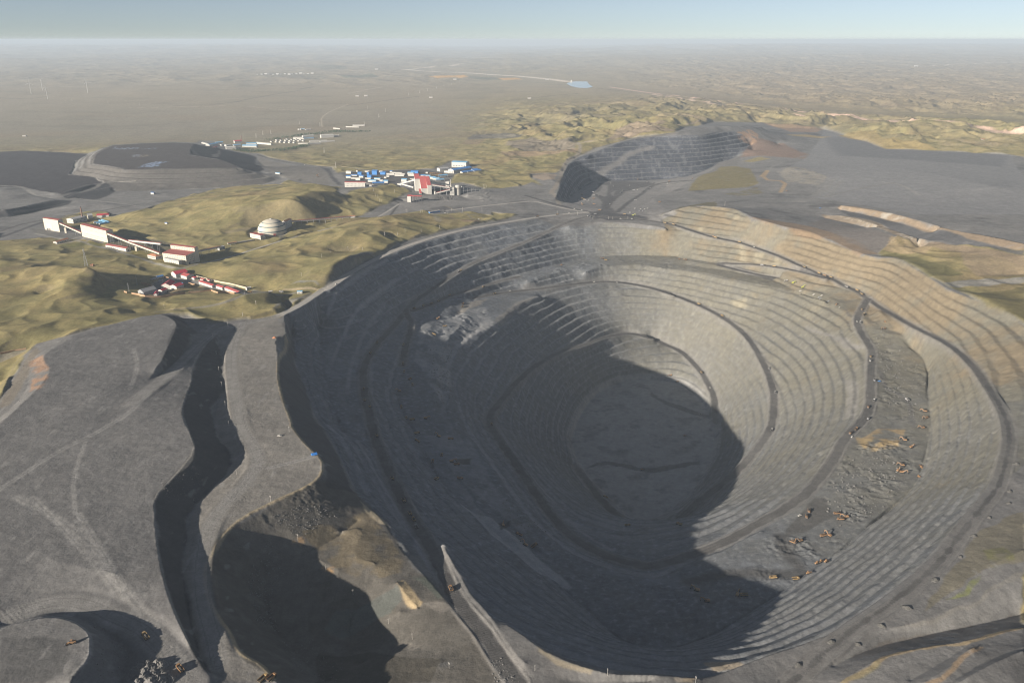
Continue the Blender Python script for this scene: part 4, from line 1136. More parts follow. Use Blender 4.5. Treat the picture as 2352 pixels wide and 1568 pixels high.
class MB:
    def __init__(self):
        self.v = []; self.f = []; self.m = []

    def add(self, vs, fs, mi=0):
        o = len(self.v)
        self.v += [tuple(map(float, p)) for p in vs]
        self.f += [tuple(o + i for i in f) for f in fs]
        self.m += [mi] * len(fs)
        return self

    def box(self, x0, x1, y0, y1, z0, z1, mi=0):
        vs = [(x0, y0, z0), (x1, y0, z0), (x1, y1, z0), (x0, y1, z0), (x0, y0, z1), (x1, y0, z1), (x1, y1, z1), (x0, y1, z1)]
        return self.add(vs, [(0, 3, 2, 1), (4, 5, 6, 7), (0, 1, 5, 4), (1, 2, 6, 5), (2, 3, 7, 6), (3, 0, 4, 7)], mi)

    def hexa(self, bot, top, mi=0):
        return self.add(list(bot) + list(top), [(0, 3, 2, 1), (4, 5, 6, 7), (0, 1, 5, 4), (1, 2, 6, 5), (2, 3, 7, 6), (3, 0, 4, 7)], mi)

    def bar(self, a, b, w, h, mi=0):
        """a box beam from a to b, w wide and h high, sides upright"""
        a = Vector(a); b = Vector(b); d = (b - a); s = Vector((-d.y, d.x, 0))
        s = (s.normalized() if s.length > 1e-6 else Vector((1, 0, 0))) * w / 2
        u = Vector((0, 0, h))
        return self.hexa([a - s, b - s, b + s, a + s], [a - s + u, b - s + u, b + s + u, a + s + u], mi)

    def tube(self, a, b, r0, r1=None, n=8, mi=0):
        r1 = r0 if r1 is None else r1
        a = Vector(a); b = Vector(b); q = (b - a).to_track_quat('Z', 'Y')
        ring = [q @ Vector((math.cos(2 * math.pi * k / n), math.sin(2 * math.pi * k / n), 0)) for k in range(n)]
        vs = [a + p * r0 for p in ring] + [b + p * r1 for p in ring]
        return self.add(vs, [(k, (k + 1) % n, n + (k + 1) % n, n + k) for k in range(n)] + [tuple(range(n - 1, -1, -1)), tuple(range(n, 2 * n))], mi)

    def lathe(self, prof, n=24, c=(0, 0), mi=0):
        o = []
        for r, z in prof:
            o += [(c[0] + r * math.cos(2 * math.pi * k / n), c[1] + r * math.sin(2 * math.pi * k / n), z) for k in range(n)]
        fs = [(j * n + k, j * n + (k + 1) % n, (j + 1) * n + (k + 1) % n, (j + 1) * n + k) for j in range(len(prof) - 1) for k in range(n)]
        return self.add(o, fs, mi)

    def mesh(self, name, *mats):
        me = bpy.data.meshes.new(name)
        me.from_pydata(self.v, [], self.f); me.update()
        for m in mats:
            me.materials.append(m if not isinstance(m, str) else M[m])
        if len(mats) > 1:
            me.polygons.foreach_set('material_index', self.m)
        return me

    def build(self, name, *mats, parent=None):
        return link(name, self.mesh(name, *mats), parent)


def link(name, data, parent=None):
    o = bpy.data.objects.new(name, data); COLL.objects.link(o)
    if parent is not None:
        o.parent = parent
    return o


LABELS = {}


def tag(o, label, cat, group=None):
    if label in LABELS:
        LABELS[label] += 1
    else:
        LABELS[label] = 1
    o['label'] = label; o['category'] = cat
    if group:
        o['group'] = group
    return o


def thing(name, label, cat, loc, rz=0.0, group=None):
    o = link(name, None); o.location = loc; o.rotation_euler = (0, 0, rz)
    return tag(o, label, cat, group)


def at(crop, x, y):
    P = HP('%s %s,%s' % (crop, x, y))[0]
    return Vector(P)


def atz(crop, x, y, z):
    k = CROP[crop]
    X, Y = unproj(k[0] + x * k[2], k[1] + y * k[2], z)
    return Vector((float(X), float(Y), z))


def ground(x, y):
    return float(sample(Z, np.array([x]), np.array([y]))[0])


def normal(x, y, e=3.0):
    return Vector((ground(x - e, y) - ground(x + e, y), ground(x, y - e) - ground(x, y + e), 2 * e)).normalized()


def mpp(p):
    """metres covered by one unit of the measuring frame at point p (facing the camera)"""
    return (p.y * CP + (CAMZ - p.z) * SP) / FP


WIN = {}


def window_mesh(w, h):
    k = (round(w, 1), round(h, 1))
    if k not in WIN:
        b = MB(); t = min(.18, w * .12)
        b.box(-w / 2, w / 2, -.10, .05, 0, h, 1)
        b.box(-w / 2 - t, w / 2 + t, -.06, .05, -t, 0, 0).box(-w / 2 - t, w / 2 + t, -.06, .05, h, h + t, 0)
        b.box(-w / 2 - t, -w / 2, -.06, .05, 0, h, 0).box(w / 2, w / 2 + t, -.06, .05, 0, h, 0)
        WIN[k] = b.mesh('window', 'frame', 'glass')
    return WIN[k]


def building(name, label, cat, p0, p1, depth, h, wall='white', roof='red', kind='gable', rise=None, win=(), door=None, group=None, over=.6, base=None):
    """p0-p1: the foot of the camera-side wall (left, right); depth is measured away from the camera.
    win: rows of (side, count, z, w, h[, margin]) with side f (front), r (right end), l (left end)"""
    p0 = Vector(p0); p1 = Vector(p1)
    zb = (min(ground(p0.x, p0.y), ground(p1.x, p1.y)) if base is None else base) - .3
    d = Vector((p1.x - p0.x, p1.y - p0.y, 0)); L = d.length; rz = math.atan2(d.y, d.x)
    o = thing(name, label, cat, (p0.x, p0.y, zb), rz, group)
    h = h + .3
    rise = (.16 * depth if rise is None else rise)
    b = MB()
    if kind == 'gable' and L >= depth:        # ridge along the length
        b.box(0, L, 0, depth, -2.5, h)
        b.add([(0, 0, h), (0, depth, h), (0, depth / 2, h + rise)], [(0, 2, 1)]).add([(L, 0, h), (L, depth, h), (L, depth / 2, h + rise)], [(0, 1, 2)])
        r = MB(); t = .25; e = over
        for s in (0, 1):
            y0, y1 = ((-e, depth / 2), (depth + e, depth / 2))[s]
            k = rise / (depth / 2)
            z0 = h - e * k + .02
            r.hexa([(-e, y0, z0), (L + e, y0, z0), (L + e, y1, h + rise + .02), (-e, y1, h + rise + .02)], [(-e, y0, z0 + t), (L + e, y0, z0 + t), (L + e, y1, h + rise + t), (-e, y1, h + rise + t)])
    elif kind == 'gable':                     # ridge runs away from the camera
        b.box(0, L, 0, depth, -2.5, h)
        b.add([(0, 0, h), (L, 0, h), (L / 2, 0, h + rise)], [(0, 1, 2)]).add([(0, depth, h), (L, depth, h), (L / 2, depth, h + rise)], [(0, 2, 1)])
        r = MB(); t = .25; e = over; k = rise / (L / 2)
        for x0, x1 in ((-e, L / 2), (L + e, L / 2)):
            z0 = h - e * k + .02
            r.hexa([(x0, -e, z0), (x1, -e, h + rise + .02), (x1, depth + e, h + rise + .02), (x0, depth + e, z0)], [(x0, -e, z0 + t), (x1, -e, h + rise + t), (x1, depth + e, h + rise + t), (x0, depth + e, z0 + t)])
    elif kind == 'shed':                      # one slope, high at the back
        b.hexa([(0, 0, -2.5), (L, 0, -2.5), (L, depth, -2.5), (0, depth, -2.5)], [(0, 0, h), (L, 0, h), (L, depth, h + rise), (0, depth, h + rise)])
        r = MB(); e = over; k = rise / depth
        r.hexa([(-e, -e, h - e * k + .03), (L + e, -e, h - e * k + .03), (L + e, depth + e, h + rise + e * k + .03), (-e, depth + e, h + rise + e * k + .03)],
               [(-e, -e, h - e * k + .3), (L + e, -e, h - e * k + .3), (L + e, depth + e, h + rise + e * k + .3), (-e, depth + e, h + rise + e * k + .3)])
    elif kind == 'hip':
        b.box(0, L, 0, depth, -2.5, h)
        r = MB(); e = over; q = min(L, depth) / 2 + e
        vs = [(-e, -e, h), (L + e, -e, h), (L + e, depth + e, h), (-e, depth + e, h), (-e + q, depth / 2, h + rise), (L + e - q, depth / 2, h + rise)]
        r.add(vs, [(0, 1, 5, 4), (1, 2, 5), (2, 3, 4, 5), (3, 0, 4), (3, 2, 1, 0)])
    else:                                     # flat with a parapet
        b.box(0, L, 0, depth, -2.5, h)
        r = MB(); t = .35
        r.box(t, L - t, t, depth - t, h + .02, h + .25)
        for x0, x1, y0, y1 in ((-.1, L + .1, -.1, t), (-.1, L + .1, depth - t, depth + .1), (-.1, t, t, depth - t), (L - t, L + .1, t, depth - t)):
            r.box(x0, x1, y0, y1, h + .02, h + .7)
    b.build('wall', wall, parent=o)
    r.build('roof', roof, parent=o)
    for w in win:
        side, n, z, ww, wh = w[:5]; mg = w[5] if len(w) > 5 else .06
        me = window_mesh(ww, wh)
        for k in range(n):
            f = mg + (1 - 2 * mg) * (k + .5) / n
            q = link('window', me, o)
            if side == 'f':
                q.location = (f * L, -.02, z)
            elif side == 'r':
                q.location = (L + .02, f * depth, z); q.rotation_euler = (0, 0, math.pi / 2)
            else:
                q.location = (-.02, f * depth, z); q.rotation_euler = (0, 0, -math.pi / 2)
    for dd in (door or ()):
        side, f, dw, dh = dd
        m = MB().box(-dw / 2, dw / 2, -.14, .02, 0, dh)
        q = m.build('door', 'dark', parent=o)
        if side == 'f':
            q.location = (f * L, -.02, .3)
        elif side == 'r':
            q.location = (L + .02, f * depth, .3); q.rotation_euler = (0, 0, math.pi / 2)
        else:
            q.location = (-.02, f * depth, .3); q.rotation_euler = (0, 0, -math.pi / 2)
    return o


def gallery(label, a, b, w=4.2, h=3.6, wall='white', roof='red', legs=4, nwin=0, leg_w=.9, name='conveyor_gallery', group='conveyor galleries of the mine plants'):
    """an enclosed belt gallery from a to b (floor level points) on trestles"""
    a = Vector(a); b = Vector(b)
    o = thing(name, label, 'conveyor', a, 0, group)
    d = b - a
    MB().bar((0, 0, 0), d, w, h).build('wall', wall, parent=o)
    u = Vector((0, 0, h + .02))
    MB().bar(u, d + u, w + .8, .35).build('roof', roof, parent=o)
    s = Vector((-d.y, d.x, 0)).normalized()
    for k in range(legs):
        p = d * ((k + .5) / legs)
        g = ground(a.x + p.x, a.y + p.y) - a.z
        if p.z - g < 2.0:
            continue
        m = MB()
        for e in (-1, 1):
            m.tube((p.x + s.x * e * w * .42, p.y + s.y * e * w * .42, p.z), (p.x + s.x * e * w * .7, p.y + s.y * e * w * .7, g - .4), leg_w * .32, n=6)
        m.bar((p.x - s.x * w * .6, p.y - s.y * w * .6, (p.z + g) / 2), (p.x + s.x * w * .6, p.y + s.y * w * .6, (p.z + g) / 2), .4, .4)
        m.build('trestle', 'steel', parent=o)
    if nwin:
        side = -1 if s.y > 0 else 1
        me = window_mesh(1.3, 1.1)
        for k in range(nwin):
            p = d * ((k + .5) / nwin) + s * side * (w / 2 + .03)
            q = link('window', me, o); q.location = (p.x, p.y, p.z + h * .4)
            q.rotation_euler = (0, 0, math.atan2(d.y, d.x) + (0 if side < 0 else math.pi))
    return o


def up(p, m):
    return Vector((p.x, p.y, p.z + m))


# ------------------------------------------------------------------ the processing plant on the left
A = lambda c, x, y: at(c, x, y)
p0, p1 = A('B', 236, 347), A('B', 411, 376)
bA = building('loading_hall', 'tall cream loading hall with maroon roof edge, farthest left of the white plant buildings', 'industrial hall', p0, p1, 15, 33, 'cream', 'maroon', rise=1.5,
              win=(), door=[('f', .2, 6, 5), ('f', .34, 5, 5)])
mm = MB()
Lb = (Vector((p1.x - p0.x, p1.y - p0.y, 0))).length
mm.box(Lb * .17, Lb * .55, -.25, 0, 7, 20)
mm.build('cladding_panel', 'white', parent=bA)
p2, p3 = A('B', 675, 428), A('B', 977, 502)
bB = building('wash_plant', 'long tall cream plant building with rows of small windows, between two sloping galleries', 'industrial hall', p2, p3, 18, 33, 'cream', 'maroon', rise=1.6,
              win=[('f', 20, 28, 1.7, 1.5, .02), ('f', 20, 22.5, 1.7, 1.5, .02), ('f', 20, 10, 1.7, 1.6, .02), ('f', 20, 4.2, 1.7, 1.6, .02), ('r', 4, 10, 1.6, 1.6), ('r', 4, 18, 1.6, 1.6)])
p4, p5 = A('B', 1628, 712), A('B', 1905, 767)
bC = building('screening_plant', 'stepped cream screening building with maroon roofs, tallest right-hand block of the plant', 'industrial hall', p4, p5, 30, 23, 'cream', 'maroon', 'shed', rise=3.0,
              win=[('f', 13, 19.5, 1.8, 1.6, .02), ('f', 13, 14.5, 1.8, 1.6, .02), ('f', 9, 9.8, 1.8, 1.6, .02), ('r', 6, 19, 1.8, 1.6), ('r', 6, 14.5, 1.8, 1.6), ('r', 6, 10, 1.8, 1.6), ('r', 6, 5, 1.8, 1.6)], door=[('r', .3, 5, 5)])
dC = Vector((p5.x - p4.x, p5.y - p4.y, 0)); LC = dC.length
m = MB().box(-2, LC + .2, 30.1, 42, -2, 35.5)
m.build('tower_block', 'cream', parent=bC)
MB().hexa([(-3, 29.2, 35.6), (LC + 1, 29.2, 35.6), (LC + 1, 43, 35.6), (-3, 43, 35.6)], [(-3, 29.2, 35.9), (LC + 1, 29.2, 35.9), (LC + 1, 36, 37.4), (-3, 36, 37.4)]).build('upper_roof', 'maroon', parent=bC)
me = window_mesh(1.8, 1.6)
for zz in (27.5, 31.5):
    for k in range(13):
        q = link('window', me, bC); q.location = (LC * (.04 + .92 * (k + .5) / 13), 30.07, zz)
building('entrance_annex', 'low white flat-roofed annex at the foot of the stepped screening building', 'building', A('B', 1640, 727), A('B', 1812, 760), 9, 9, 'white', 'grey', 'flat', win=[('f', 7, 5.5, 1.8, 1.6), ('f', 7, 1.6, 1.8, 1.8)])
building('workshop', 'long low white workshop with maroon roof beside the plant road', 'building', A('B', 950, 552), A('B', 1192, 607), 14, 8, 'white', 'maroon', win=[('f', 9, 3.5, 2, 1.8)], door=[('r', .5, 3, 3.5)])
building('pump_house', 'small white hall with orange hipped roof below the sloping conveyor', 'building', A('B', 1445, 681), A('B', 1540, 699), 16, 8, 'white', 'orange', 'hip', rise=3, win=[('f', 7, 3, 1.8, 3), ('r', 4, 3, 1.6, 3)])
building('gate_building', 'small white building with orange roof on the grass left of the plant', 'building', A('B', 378, 517), A('B', 520, 482), 12, 6.5, 'white', 'orange', win=[('f', 6, 2.5, 2, 1.8), ('l', 2, 2.5, 2, 1.8)])
boil = building('boiler_house', 'white boiler house with grey roof beside the tall brown chimney', 'building', A('B', 572, 277), A('B', 735, 243), 26, 13, 'white', 'grey', rise=2.5, win=[('f', 9, 3, 2, 2.5), ('f', 9, 8, 2, 2), ('l', 4, 6, 2, 2)])
c = A('B', 684, 252)
ch = thing('chimney_stack', 'tall tapering brown chimney rising beside the white boiler house', 'chimney', (c.x, c.y, c.z - .5))
MB().lathe([(2.6, -1), (1.7, 44), (1.35, 44.1), (1.3, 40)], 16).build('shaft', 'brown', parent=ch)
MB().lathe([(1.95, 42.5), (1.95, 44.3), (1.3, 44.3)], 16).build('cap_ring', 'dark', parent=ch)
building('filter_house', 'narrow white filter house behind the chimney, between boiler house and red-roofed store', 'building', A('B', 745, 222), A('B', 800, 212), 10, 9, 'white', 'grey', 'shed', rise=4)
building('store_shed', 'white store shed with bright crimson roof right of the chimney', 'building', A('B', 848, 217), A('B', 986, 195), 18, 9, 'white', 'crimson', rise=3)
for k, (x0, y0, x1, y1, pos) in enumerate([(812, 275, 900, 262, 'leftmost'), (840, 283, 935, 266, 'second'), (875, 292, 990, 272, 'front'), (875, 250, 950, 262, 'rear'), (905, 243, 990, 262, 'rear right')]):
    a, b = A('B', x0, y0), A('B', x1, y1)
    t = thing('storage_tank', f'{pos} blue horizontal storage tank lying on the ground behind the long plant building', 'tank', a, 0, 'blue tanks beside the plant')
    d = b - a; d.z = 0
    MB().tube((0, 0, 2.2), (d.x, d.y, 2.2), 2.4, n=14).build('shell', 'sky', parent=t)
    for f in (0.0, 1.0):
        e = d.normalized() * (.6 if f else -.6)
        MB().tube((d.x * f, d.y * f, 2.2), (d.x * f + e.x, d.y * f + e.y, 2.2), 2.3, 1.3, 14).build('end_cap', 'white', parent=t)
    MB().box(d.x * .3 - 1, d.x * .3 + 1, d.y * .3 - 1, d.y * .3 + 1, -1, .6).box(d.x * .7 - 1, d.x * .7 + 1, d.y * .7 - 1, d.y * .7 + 1, -1, .6).build('saddle', 'conc', parent=t)

# galleries: end heights measured from the photograph at the buildings they serve
gA = up(A('B', 425, 370), 22); gB = up(A('B', 672, 425), 7)
gallery('pale sloping gallery descending from the leftmost hall to the long wash plant', gA, gB, 4.5, 4, 'cream', 'maroon', 2, 0)
t0 = A('B', 485, 386)
tw = thing('support_tower', 'square pale pier carrying the gallery beside the leftmost hall', 'tower', (t0.x, t0.y, t0.z))
MB().box(-2.5, 2.5, -2.5, 2.5, -1, 14.5).build('pier', 'cream', parent=tw)
gC = up(A('B', 980, 495), 22); gD = up(A('B', 1270, 580), 14); gE = up(A('B', 1590, 652), 3)
gallery('pale sloping gallery leaving the right end of the long wash plant', gC, gD, 5, 4.2, 'cream', 'maroon', 3, 0)
gallery('red-roofed lower gallery running down to the orange-roofed pump house', gD, gE, 4.6, 4, 'cream', 'maroon', 3, 0)
tq = A('B', 1312, 597)
tw = thing('support_tower', 'square cream pier under the red-roofed lower gallery', 'tower', (tq.x, tq.y, tq.z))
MB().box(-2.4, 2.4, -2.4, 2.4, -1, 11).build('pier', 'cream', parent=tw)
gF = up(A('B', 1240, 565), 18); gG = up(A('B', 1620, 640), 25)
gallery('level pale gallery on steel trestles entering the stepped screening building', gF, gG, 4.4, 4, 'white', 'maroon', 5, 0)
gH = up(A('B', 2030, 690), 16); gI = up(A('B', 2300, 590), 7)
gallery('white gallery with orange roof climbing right from the screening building', gH, gI, 4.4, 4, 'white', 'orange', 3, 8)
building('transfer_house', 'small grey transfer house joining two galleries below the dome', 'building', A('B', 2290, 595), A('B', 2352, 575), 7, 8, 'steel', 'grey', 'flat', win=[('f', 2, 4, 1.5, 1.4)])
gJ = up(A('D', 40, 610), 3.5); gK = up(A('D', 160, 585), 2); gL = up(A('D', 400, 540), 1)
gallery('short orange-roofed gallery right of the grey transfer house', gJ, gK, 4.2, 3.6, 'white', 'orange', 2, 4)
gallery('low pale gallery leading to the annex of the dome', gK, gL, 3.6, 2.4, 'conc', 'conc', 0, 0)

# dome
dl, dr = A('D', 445, 465), A('D', 812, 452)
dc = A('D', 632, 440)
R = .5 * 369 * .17214 * mpp(dc)
dm = thing('storage_dome', 'large white ribbed storage dome with three dark teal bands', 'dome', (dc.x, dc.y, dc.z - .3))
pr = [(R, -3), (R, .22 * R)]
for k in range(0, 25):
    t = k / 24 * math.pi / 2
    pr.append((max(.02, R * math.cos(t) ** .92), .22 * R + .80 * R * math.sin(t)))
MB().lathe(pr, 64).build('shell', 'cream', parent=dm)
for t0, t1 in ((.02, .11), (.46, .54), (.86, .92)):
    b = []
    for k in range(5):
        t = t0 + (t1 - t0) * k / 4
        b.append(((R + .25) * math.cos(t) ** .92, .22 * R + .80 * R * math.sin(t) + .1))
    MB().lathe(b, 64).build('band', 'teal', parent=dm)
MB().lathe([(3.2, 1.02 * R - .6), (3.2, 1.02 * R + 1.4), (.05, 1.02 * R + 2.2)], 16).build('vent_cap', 'white', parent=dm)
an = math.atan2(-.9, .43)
q = MB().box(-3.5, 3.5, -1.2, .6, 0, 6).build('door', 'maroon', parent=dm)
q.location = (R * math.cos(an), R * math.sin(an), .3); q.rotation_euler = (0, 0, an + math.pi / 2)
building('dome_annex', 'white annex with maroon roof and window rows at the left foot of the dome', 'building', A('D', 337, 497), A('D', 477, 530), 15, 11.5, 'white', 'maroon', 'flat',
         win=[('f', 8, 7.2, 1.8, 1.7), ('f', 8, 2.8, 1.8, 1.7), ('r', 3, 7.2, 1.8, 1.7), ('r', 3, 2.8, 1.8, 1.7)])
building('transfer_tower', 'white transfer tower with orange-red roof behind the right side of the dome', 'tower', A('D', 815, 388), A('D', 898, 345), 11, 21, 'white', 'orange', rise=2.5,
         win=[('f', 4, 16, 1.7, 1.7), ('f', 4, 11, 1.7, 1.7), ('f', 4, 6, 1.7, 1.7), ('l', 2, 14, 1.7, 1.7)])
gM = up(A('D', 900, 345), 11); gN = up(A('D', 1680, 240), 2.0)
gallery('very long white gallery with red roof running from the dome towards the town', gM, gN, 4.2, 3.8, 'white', 'red', 10, 26)
building('tail_house', 'small white house with orange roof at the far end of the long gallery', 'building', A('D', 1672, 243), A('D', 1738, 232), 7, 6, 'white', 'orange', win=[('f', 3, 3, 1.5, 1.3)])
# ------------------------------------------------------------------ walled compound with crimson roofs
comp = [
 ('accommodation_block', 'white gabled block with crimson roof at the back left of the walled compound', 622, 215, 685, 241, 28, 9, 'crimson', 'gable'),
 ('accommodation_block', 'white block with red roof, second along the back row of the compound', 747, 237, 826, 263, 19, 8, 'red', 'gable'),
 ('accommodation_block', 'little white house with crimson hipped roof in the back row of the compound', 892, 257, 926, 267, 9, 5, 'crimson', 'hip'),
 ('accommodation_block', 'little white hut with red roof behind the long barracks', 1006, 281, 1046, 293, 8, 5.5, 'red', 'gable'),
 ('accommodation_block', 'tiny red-roofed kiosk against the pale boundary wall', 1098, 284, 1126, 291, 5, 4, 'red', 'gable'),
 ('accommodation_block', 'long white barrack with dark red roof, leftmost of the front barracks row', 986, 318, 1166, 374, 10, 6, 'red', 'gable'),
 ('accommodation_block', 'short white barrack with red roof, middle of the front barracks row', 1216, 377, 1301, 403, 10, 6, 'red', 'gable'),
 ('accommodation_block', 'long white barrack with red roof beside the compound gate', 1331, 402, 1500, 441, 11, 6, 'red', 'gable'),
 ('canteen_hall', 'large hall with vivid crimson roof in the middle of the compound', 486, 390, 606, 391, 30, 9, 'crimson', 'gable'),
 ('canteen_hall', 'white wing with crimson roof joined to the right of the crimson hall', 608, 391, 690, 388, 20, 8.5, 'crimson', 'gable'),
 ('accommodation_block', 'white hut with red roof just below the crimson hall', 446, 437, 501, 445, 15, 6, 'crimson', 'gable'),
 ('accommodation_block', 'white gabled hut with crimson roof at the front wall of the compound', 386, 487, 431, 492, 17, 6, 'crimson', 'gable'),
 ('store_shed', 'long low grey shed in shade at the left of the compound', 175, 441, 250, 462, 30, 5, 'grey', 'gable'),
 ('site_cabin', 'small blue and white cabin right of the crimson hall', 731, 343, 776, 333, 6, 4.5, 'sky', 'gable'),
 ('site_cabin', 'small dark cabin in the shaded yard left of the compound', 450, 296, 497, 299, 6, 4.5, 'grey', 'flat'),
 ('store_shed', 'blue shed lying in the shadow behind the compound', 440, 250, 520, 236, 9, 5, 'blue', 'gable'),
 ('store_shed', 'grey shed lying in the shadow left of the blue one', 365, 266, 440, 256, 7, 4, 'grey', 'gable'),
 ('gatehouse', 'white flat-roofed gatehouse at the right end of the pale boundary wall', 1628, 407, 1690, 388, 6, 5.5, 'white', 'flat'),
 ('site_cabin', 'lone white cabin with blue roof by the road right of the compound', 2298, 450, 2365, 448, 6, 5, 'sky', 'gable'),
]
for nm, lab, x0, y0, x1, y1, dep, h, roof, kind in comp:
    long_ = abs(x1 - x0)
    building(nm, lab, 'building', A('C', x0, y0), A('C', x1, y1), dep, h, 'steel' if roof == 'grey' else 'white', roof, kind, win=([('f', max(2, int(long_ / 22)), 1.8, 1.5, 1.4)] if long_ > 50 else ()))


def wall_line(name, label, pts, h, t, m, cat='wall', group=None):
    P = dense(HP(pts), 6.0)
    o = thing(name, label, cat, P[0], 0, group)
    b = MB()
    for a, c in zip(P[:-1], P[1:]):
        a0 = Vector(a) - Vector(P[0]); c0 = Vector(c) - Vector(P[0])
        s = Vector((-(c0 - a0).y, (c0 - a0).x, 0)).normalized() * t / 2
        b.hexa([a0 - s - Vector((0, 0, 1)), c0 - s - Vector((0, 0, 1)), c0 + s - Vector((0, 0, 1)), a0 + s - Vector((0, 0, 1))],
               [a0 - s + Vector((0, 0, h)), c0 - s + Vector((0, 0, h)), c0 + s + Vector((0, 0, h)), a0 + s + Vector((0, 0, h))])
    b.build('masonry', m, parent=o)
    c = MB()
    for a, c1 in zip(P[:-1], P[1:]):
        a0 = Vector(a) - Vector(P[0]) + Vector((0, 0, h + .02)); c0 = Vector(c1) - Vector(P[0]) + Vector((0, 0, h + .02))
        c.bar(a0, c0, t + .25, .18)
    c.build('coping', m, parent=o)
    return o


wg = 'walls round the compound'
wall_line('boundary_wall', 'tan masonry wall curving along the front of the compound', 'C 90,452 180,468 270,490 400,500 480,498 560,487 680,465 802,446', 3.2, .8, 'tanwall', group=wg)
wall_line('boundary_wall', 'tan masonry wall in front of the barracks row', 'C 848,442 1000,430 1150,410 1200,430 1240,442 1330,432 1462,452', 3.0, .8, 'tanwall', group=wg)
wall_line('boundary_wall', 'long pale wall descending behind the barracks to the gatehouse', 'C 938,225 1040,248 1150,275 1280,305 1400,325 1500,350 1630,382', 3.4, 1.0, 'palewall', group=wg)
wall_line('boundary_wall', 'short tan wall on the shaded slope left of the compound', 'C 215,312 300,330 366,350', 3.0, .8, 'tanwall', group=wg)
wall_line('boundary_wall', 'very short tan wall stub at the far left of the compound', 'C -10,428 28,440', 3.0, .8, 'tanwall', group=wg)
wall_line('boundary_wall', 'short tan wall at the corner above the dark yard', 'C 850,312 880,322 938,336', 2.6, .8, 'tanwall', group=wg)
wall_line('boundary_wall', 'tan wall segment behind the blue shaded shed', 'C 500,222 590,246', 2.6, .8, 'tanwall', group=wg)
wall_line('boundary_wall', 'low tan wall on the grass near the left edge of the photo', '4 0,1032 100,1012 175,1000', 1.6, 1.2, 'tanwall')

# ------------------------------------------------------------------ town and upper plant
building('office_block', 'long white block with red roof edge and two window rows at the town front', 'building', atz('E', 150, 497, 10), atz('E', 458, 501, 10), 18, 19, 'white', 'red', rise=1.5, base=10,
         win=[('f', 14, 12.5, 2, 2, .03), ('f', 14, 5.5, 2, 2, .03)])
gallery('white gallery dropping right from the long white block', up(atz('E', 462, 500, 10), 16), up(atz('E', 590, 490, 10), 6), 5, 4, 'white', 'red', 1, 0)
gallery('low white gallery passing behind the round hill', up(atz('E', 590, 490, 10), 6), up(atz('E', 745, 470, 10), 3), 5, 4, 'white', 'white', 1, 0)
tq = atz('E', 540, 492, 10)
tw = thing('support_tower', 'white pier under the gallery right of the long white block', 'tower', (tq.x, tq.y, tq.z))
MB().box(-5, 5, -2, 2, -1, 9).build('pier', 'white', parent=tw)
pl, pr_ = A('E', 1312, 588), A('E', 1404, 592)
s = mpp(pl) * .15137
mt = building('crushing_plant', 'stepped white plant with steep red roofs and a tall tower, landmark of the town', 'industrial hall', pl, pr_, 34, 90 * s, 'white', 'red', 'shed', rise=34)
L1 = (Vector((pr_.x - pl.x, pr_.y - pl.y, 0))).length
w = L1 * .68
MB().hexa([(L1 + .2, -4, -3), (L1 + w, -4, -3), (L1 + w, 30, -3), (L1 + .2, 30, -3)], [(L1 + .2, -4, 138 * s), (L1 + w, -4, 138 * s), (L1 + w, 30, 138 * s + 22), (L1 + .2, 30, 138 * s + 22)]).build('main_block', 'white', parent=mt)
MB().hexa([(L1 - 1, -5, 138 * s), (L1 + w * .86, -5, 138 * s), (L1 + w * .86, 31, 138 * s + 23), (L1 - 1, 31, 138 * s + 23)], [(L1 - 1, -5, 138 * s + .6), (L1 + w * .86, -5, 138 * s + .6), (L1 + w * .86, 31, 138 * s + 23.6), (L1 - 1, 31, 138 * s + 23.6)]).build('main_roof', 'red', parent=mt)
MB().hexa([(-L1 * .78, 30, -3), (-.3, 30, -3), (-.3, 48, -3), (-L1 * .78, 48, -3)], [(-L1 * .78, 30, 215 * s), (-.3, 30, 215 * s), (-.3, 48, 215 * s + 12), (-L1 * .78, 48, 215 * s + 12)]).build('head_tower', 'white', parent=mt)
MB().hexa([(-L1 * .82, 29, 215 * s), (.1, 29, 215 * s), (.1, 49, 215 * s + 13), (-L1 * .82, 49, 215 * s + 13)], [(-L1 * .82, 29, 215 * s + .6), (.1, 29, 215 * s + .6), (.1, 49, 215 * s + 13.6), (-L1 * .82, 49, 215 * s + 13.6)]).build('tower_roof', 'red', parent=mt)
MB().hexa([(-L1 * .34, -6, -3), (-.2, -6, -3), (-.2, 10, -3), (-L1 * .34, 10, -3)], [(-L1 * .34, -6, 4), (-.2, -6, 4), (-.2, 10, 16), (-L1 * .34, 10, 16)]).build('lean_to', 'white', parent=mt)
MB().hexa([(-L1 * .38, -7, 4), (0, -7, 4), (0, 10.5, 16.5), (-L1 * .38, 10.5, 16.5)], [(-L1 * .38, -7, 4.6), (0, -7, 4.6), (0, 10.5, 17.1), (-L1 * .38, 10.5, 17.1)]).build('lean_to_roof', 'red', parent=mt)
gallery('pale gallery climbing from the small white hut to the red-roofed head tower', up(A('E', 1000, 462), 4), up(A('E', 1245, 500), 125 * s), 4.5, 4, 'white', 'white', 4, 0)
gallery('low pale gallery running right towards the red-roofed plant', up(A('E', 1010, 470), 5), up(A('E', 1195, 515), 3), 4.2, 4, 'white', 'white', 2, 0)
building('transfer_house', 'small white transfer hut where two galleries start left of the red-roofed plant', 'building', A('E', 945, 462), A('E', 1002, 466), 8, 6, 'white', 'white', 'flat')
building('screen_tower', 'white windowed tower at the right end of the upper plant beside the silo', 'tower', A('E', 1746, 610), A('E', 1810, 614), 12, 118 * s, 'white', 'white', 'flat',
         win=[('f', 4, z, 1.6, 1.6) for z in (4, 8.5, 13, 17.5)])
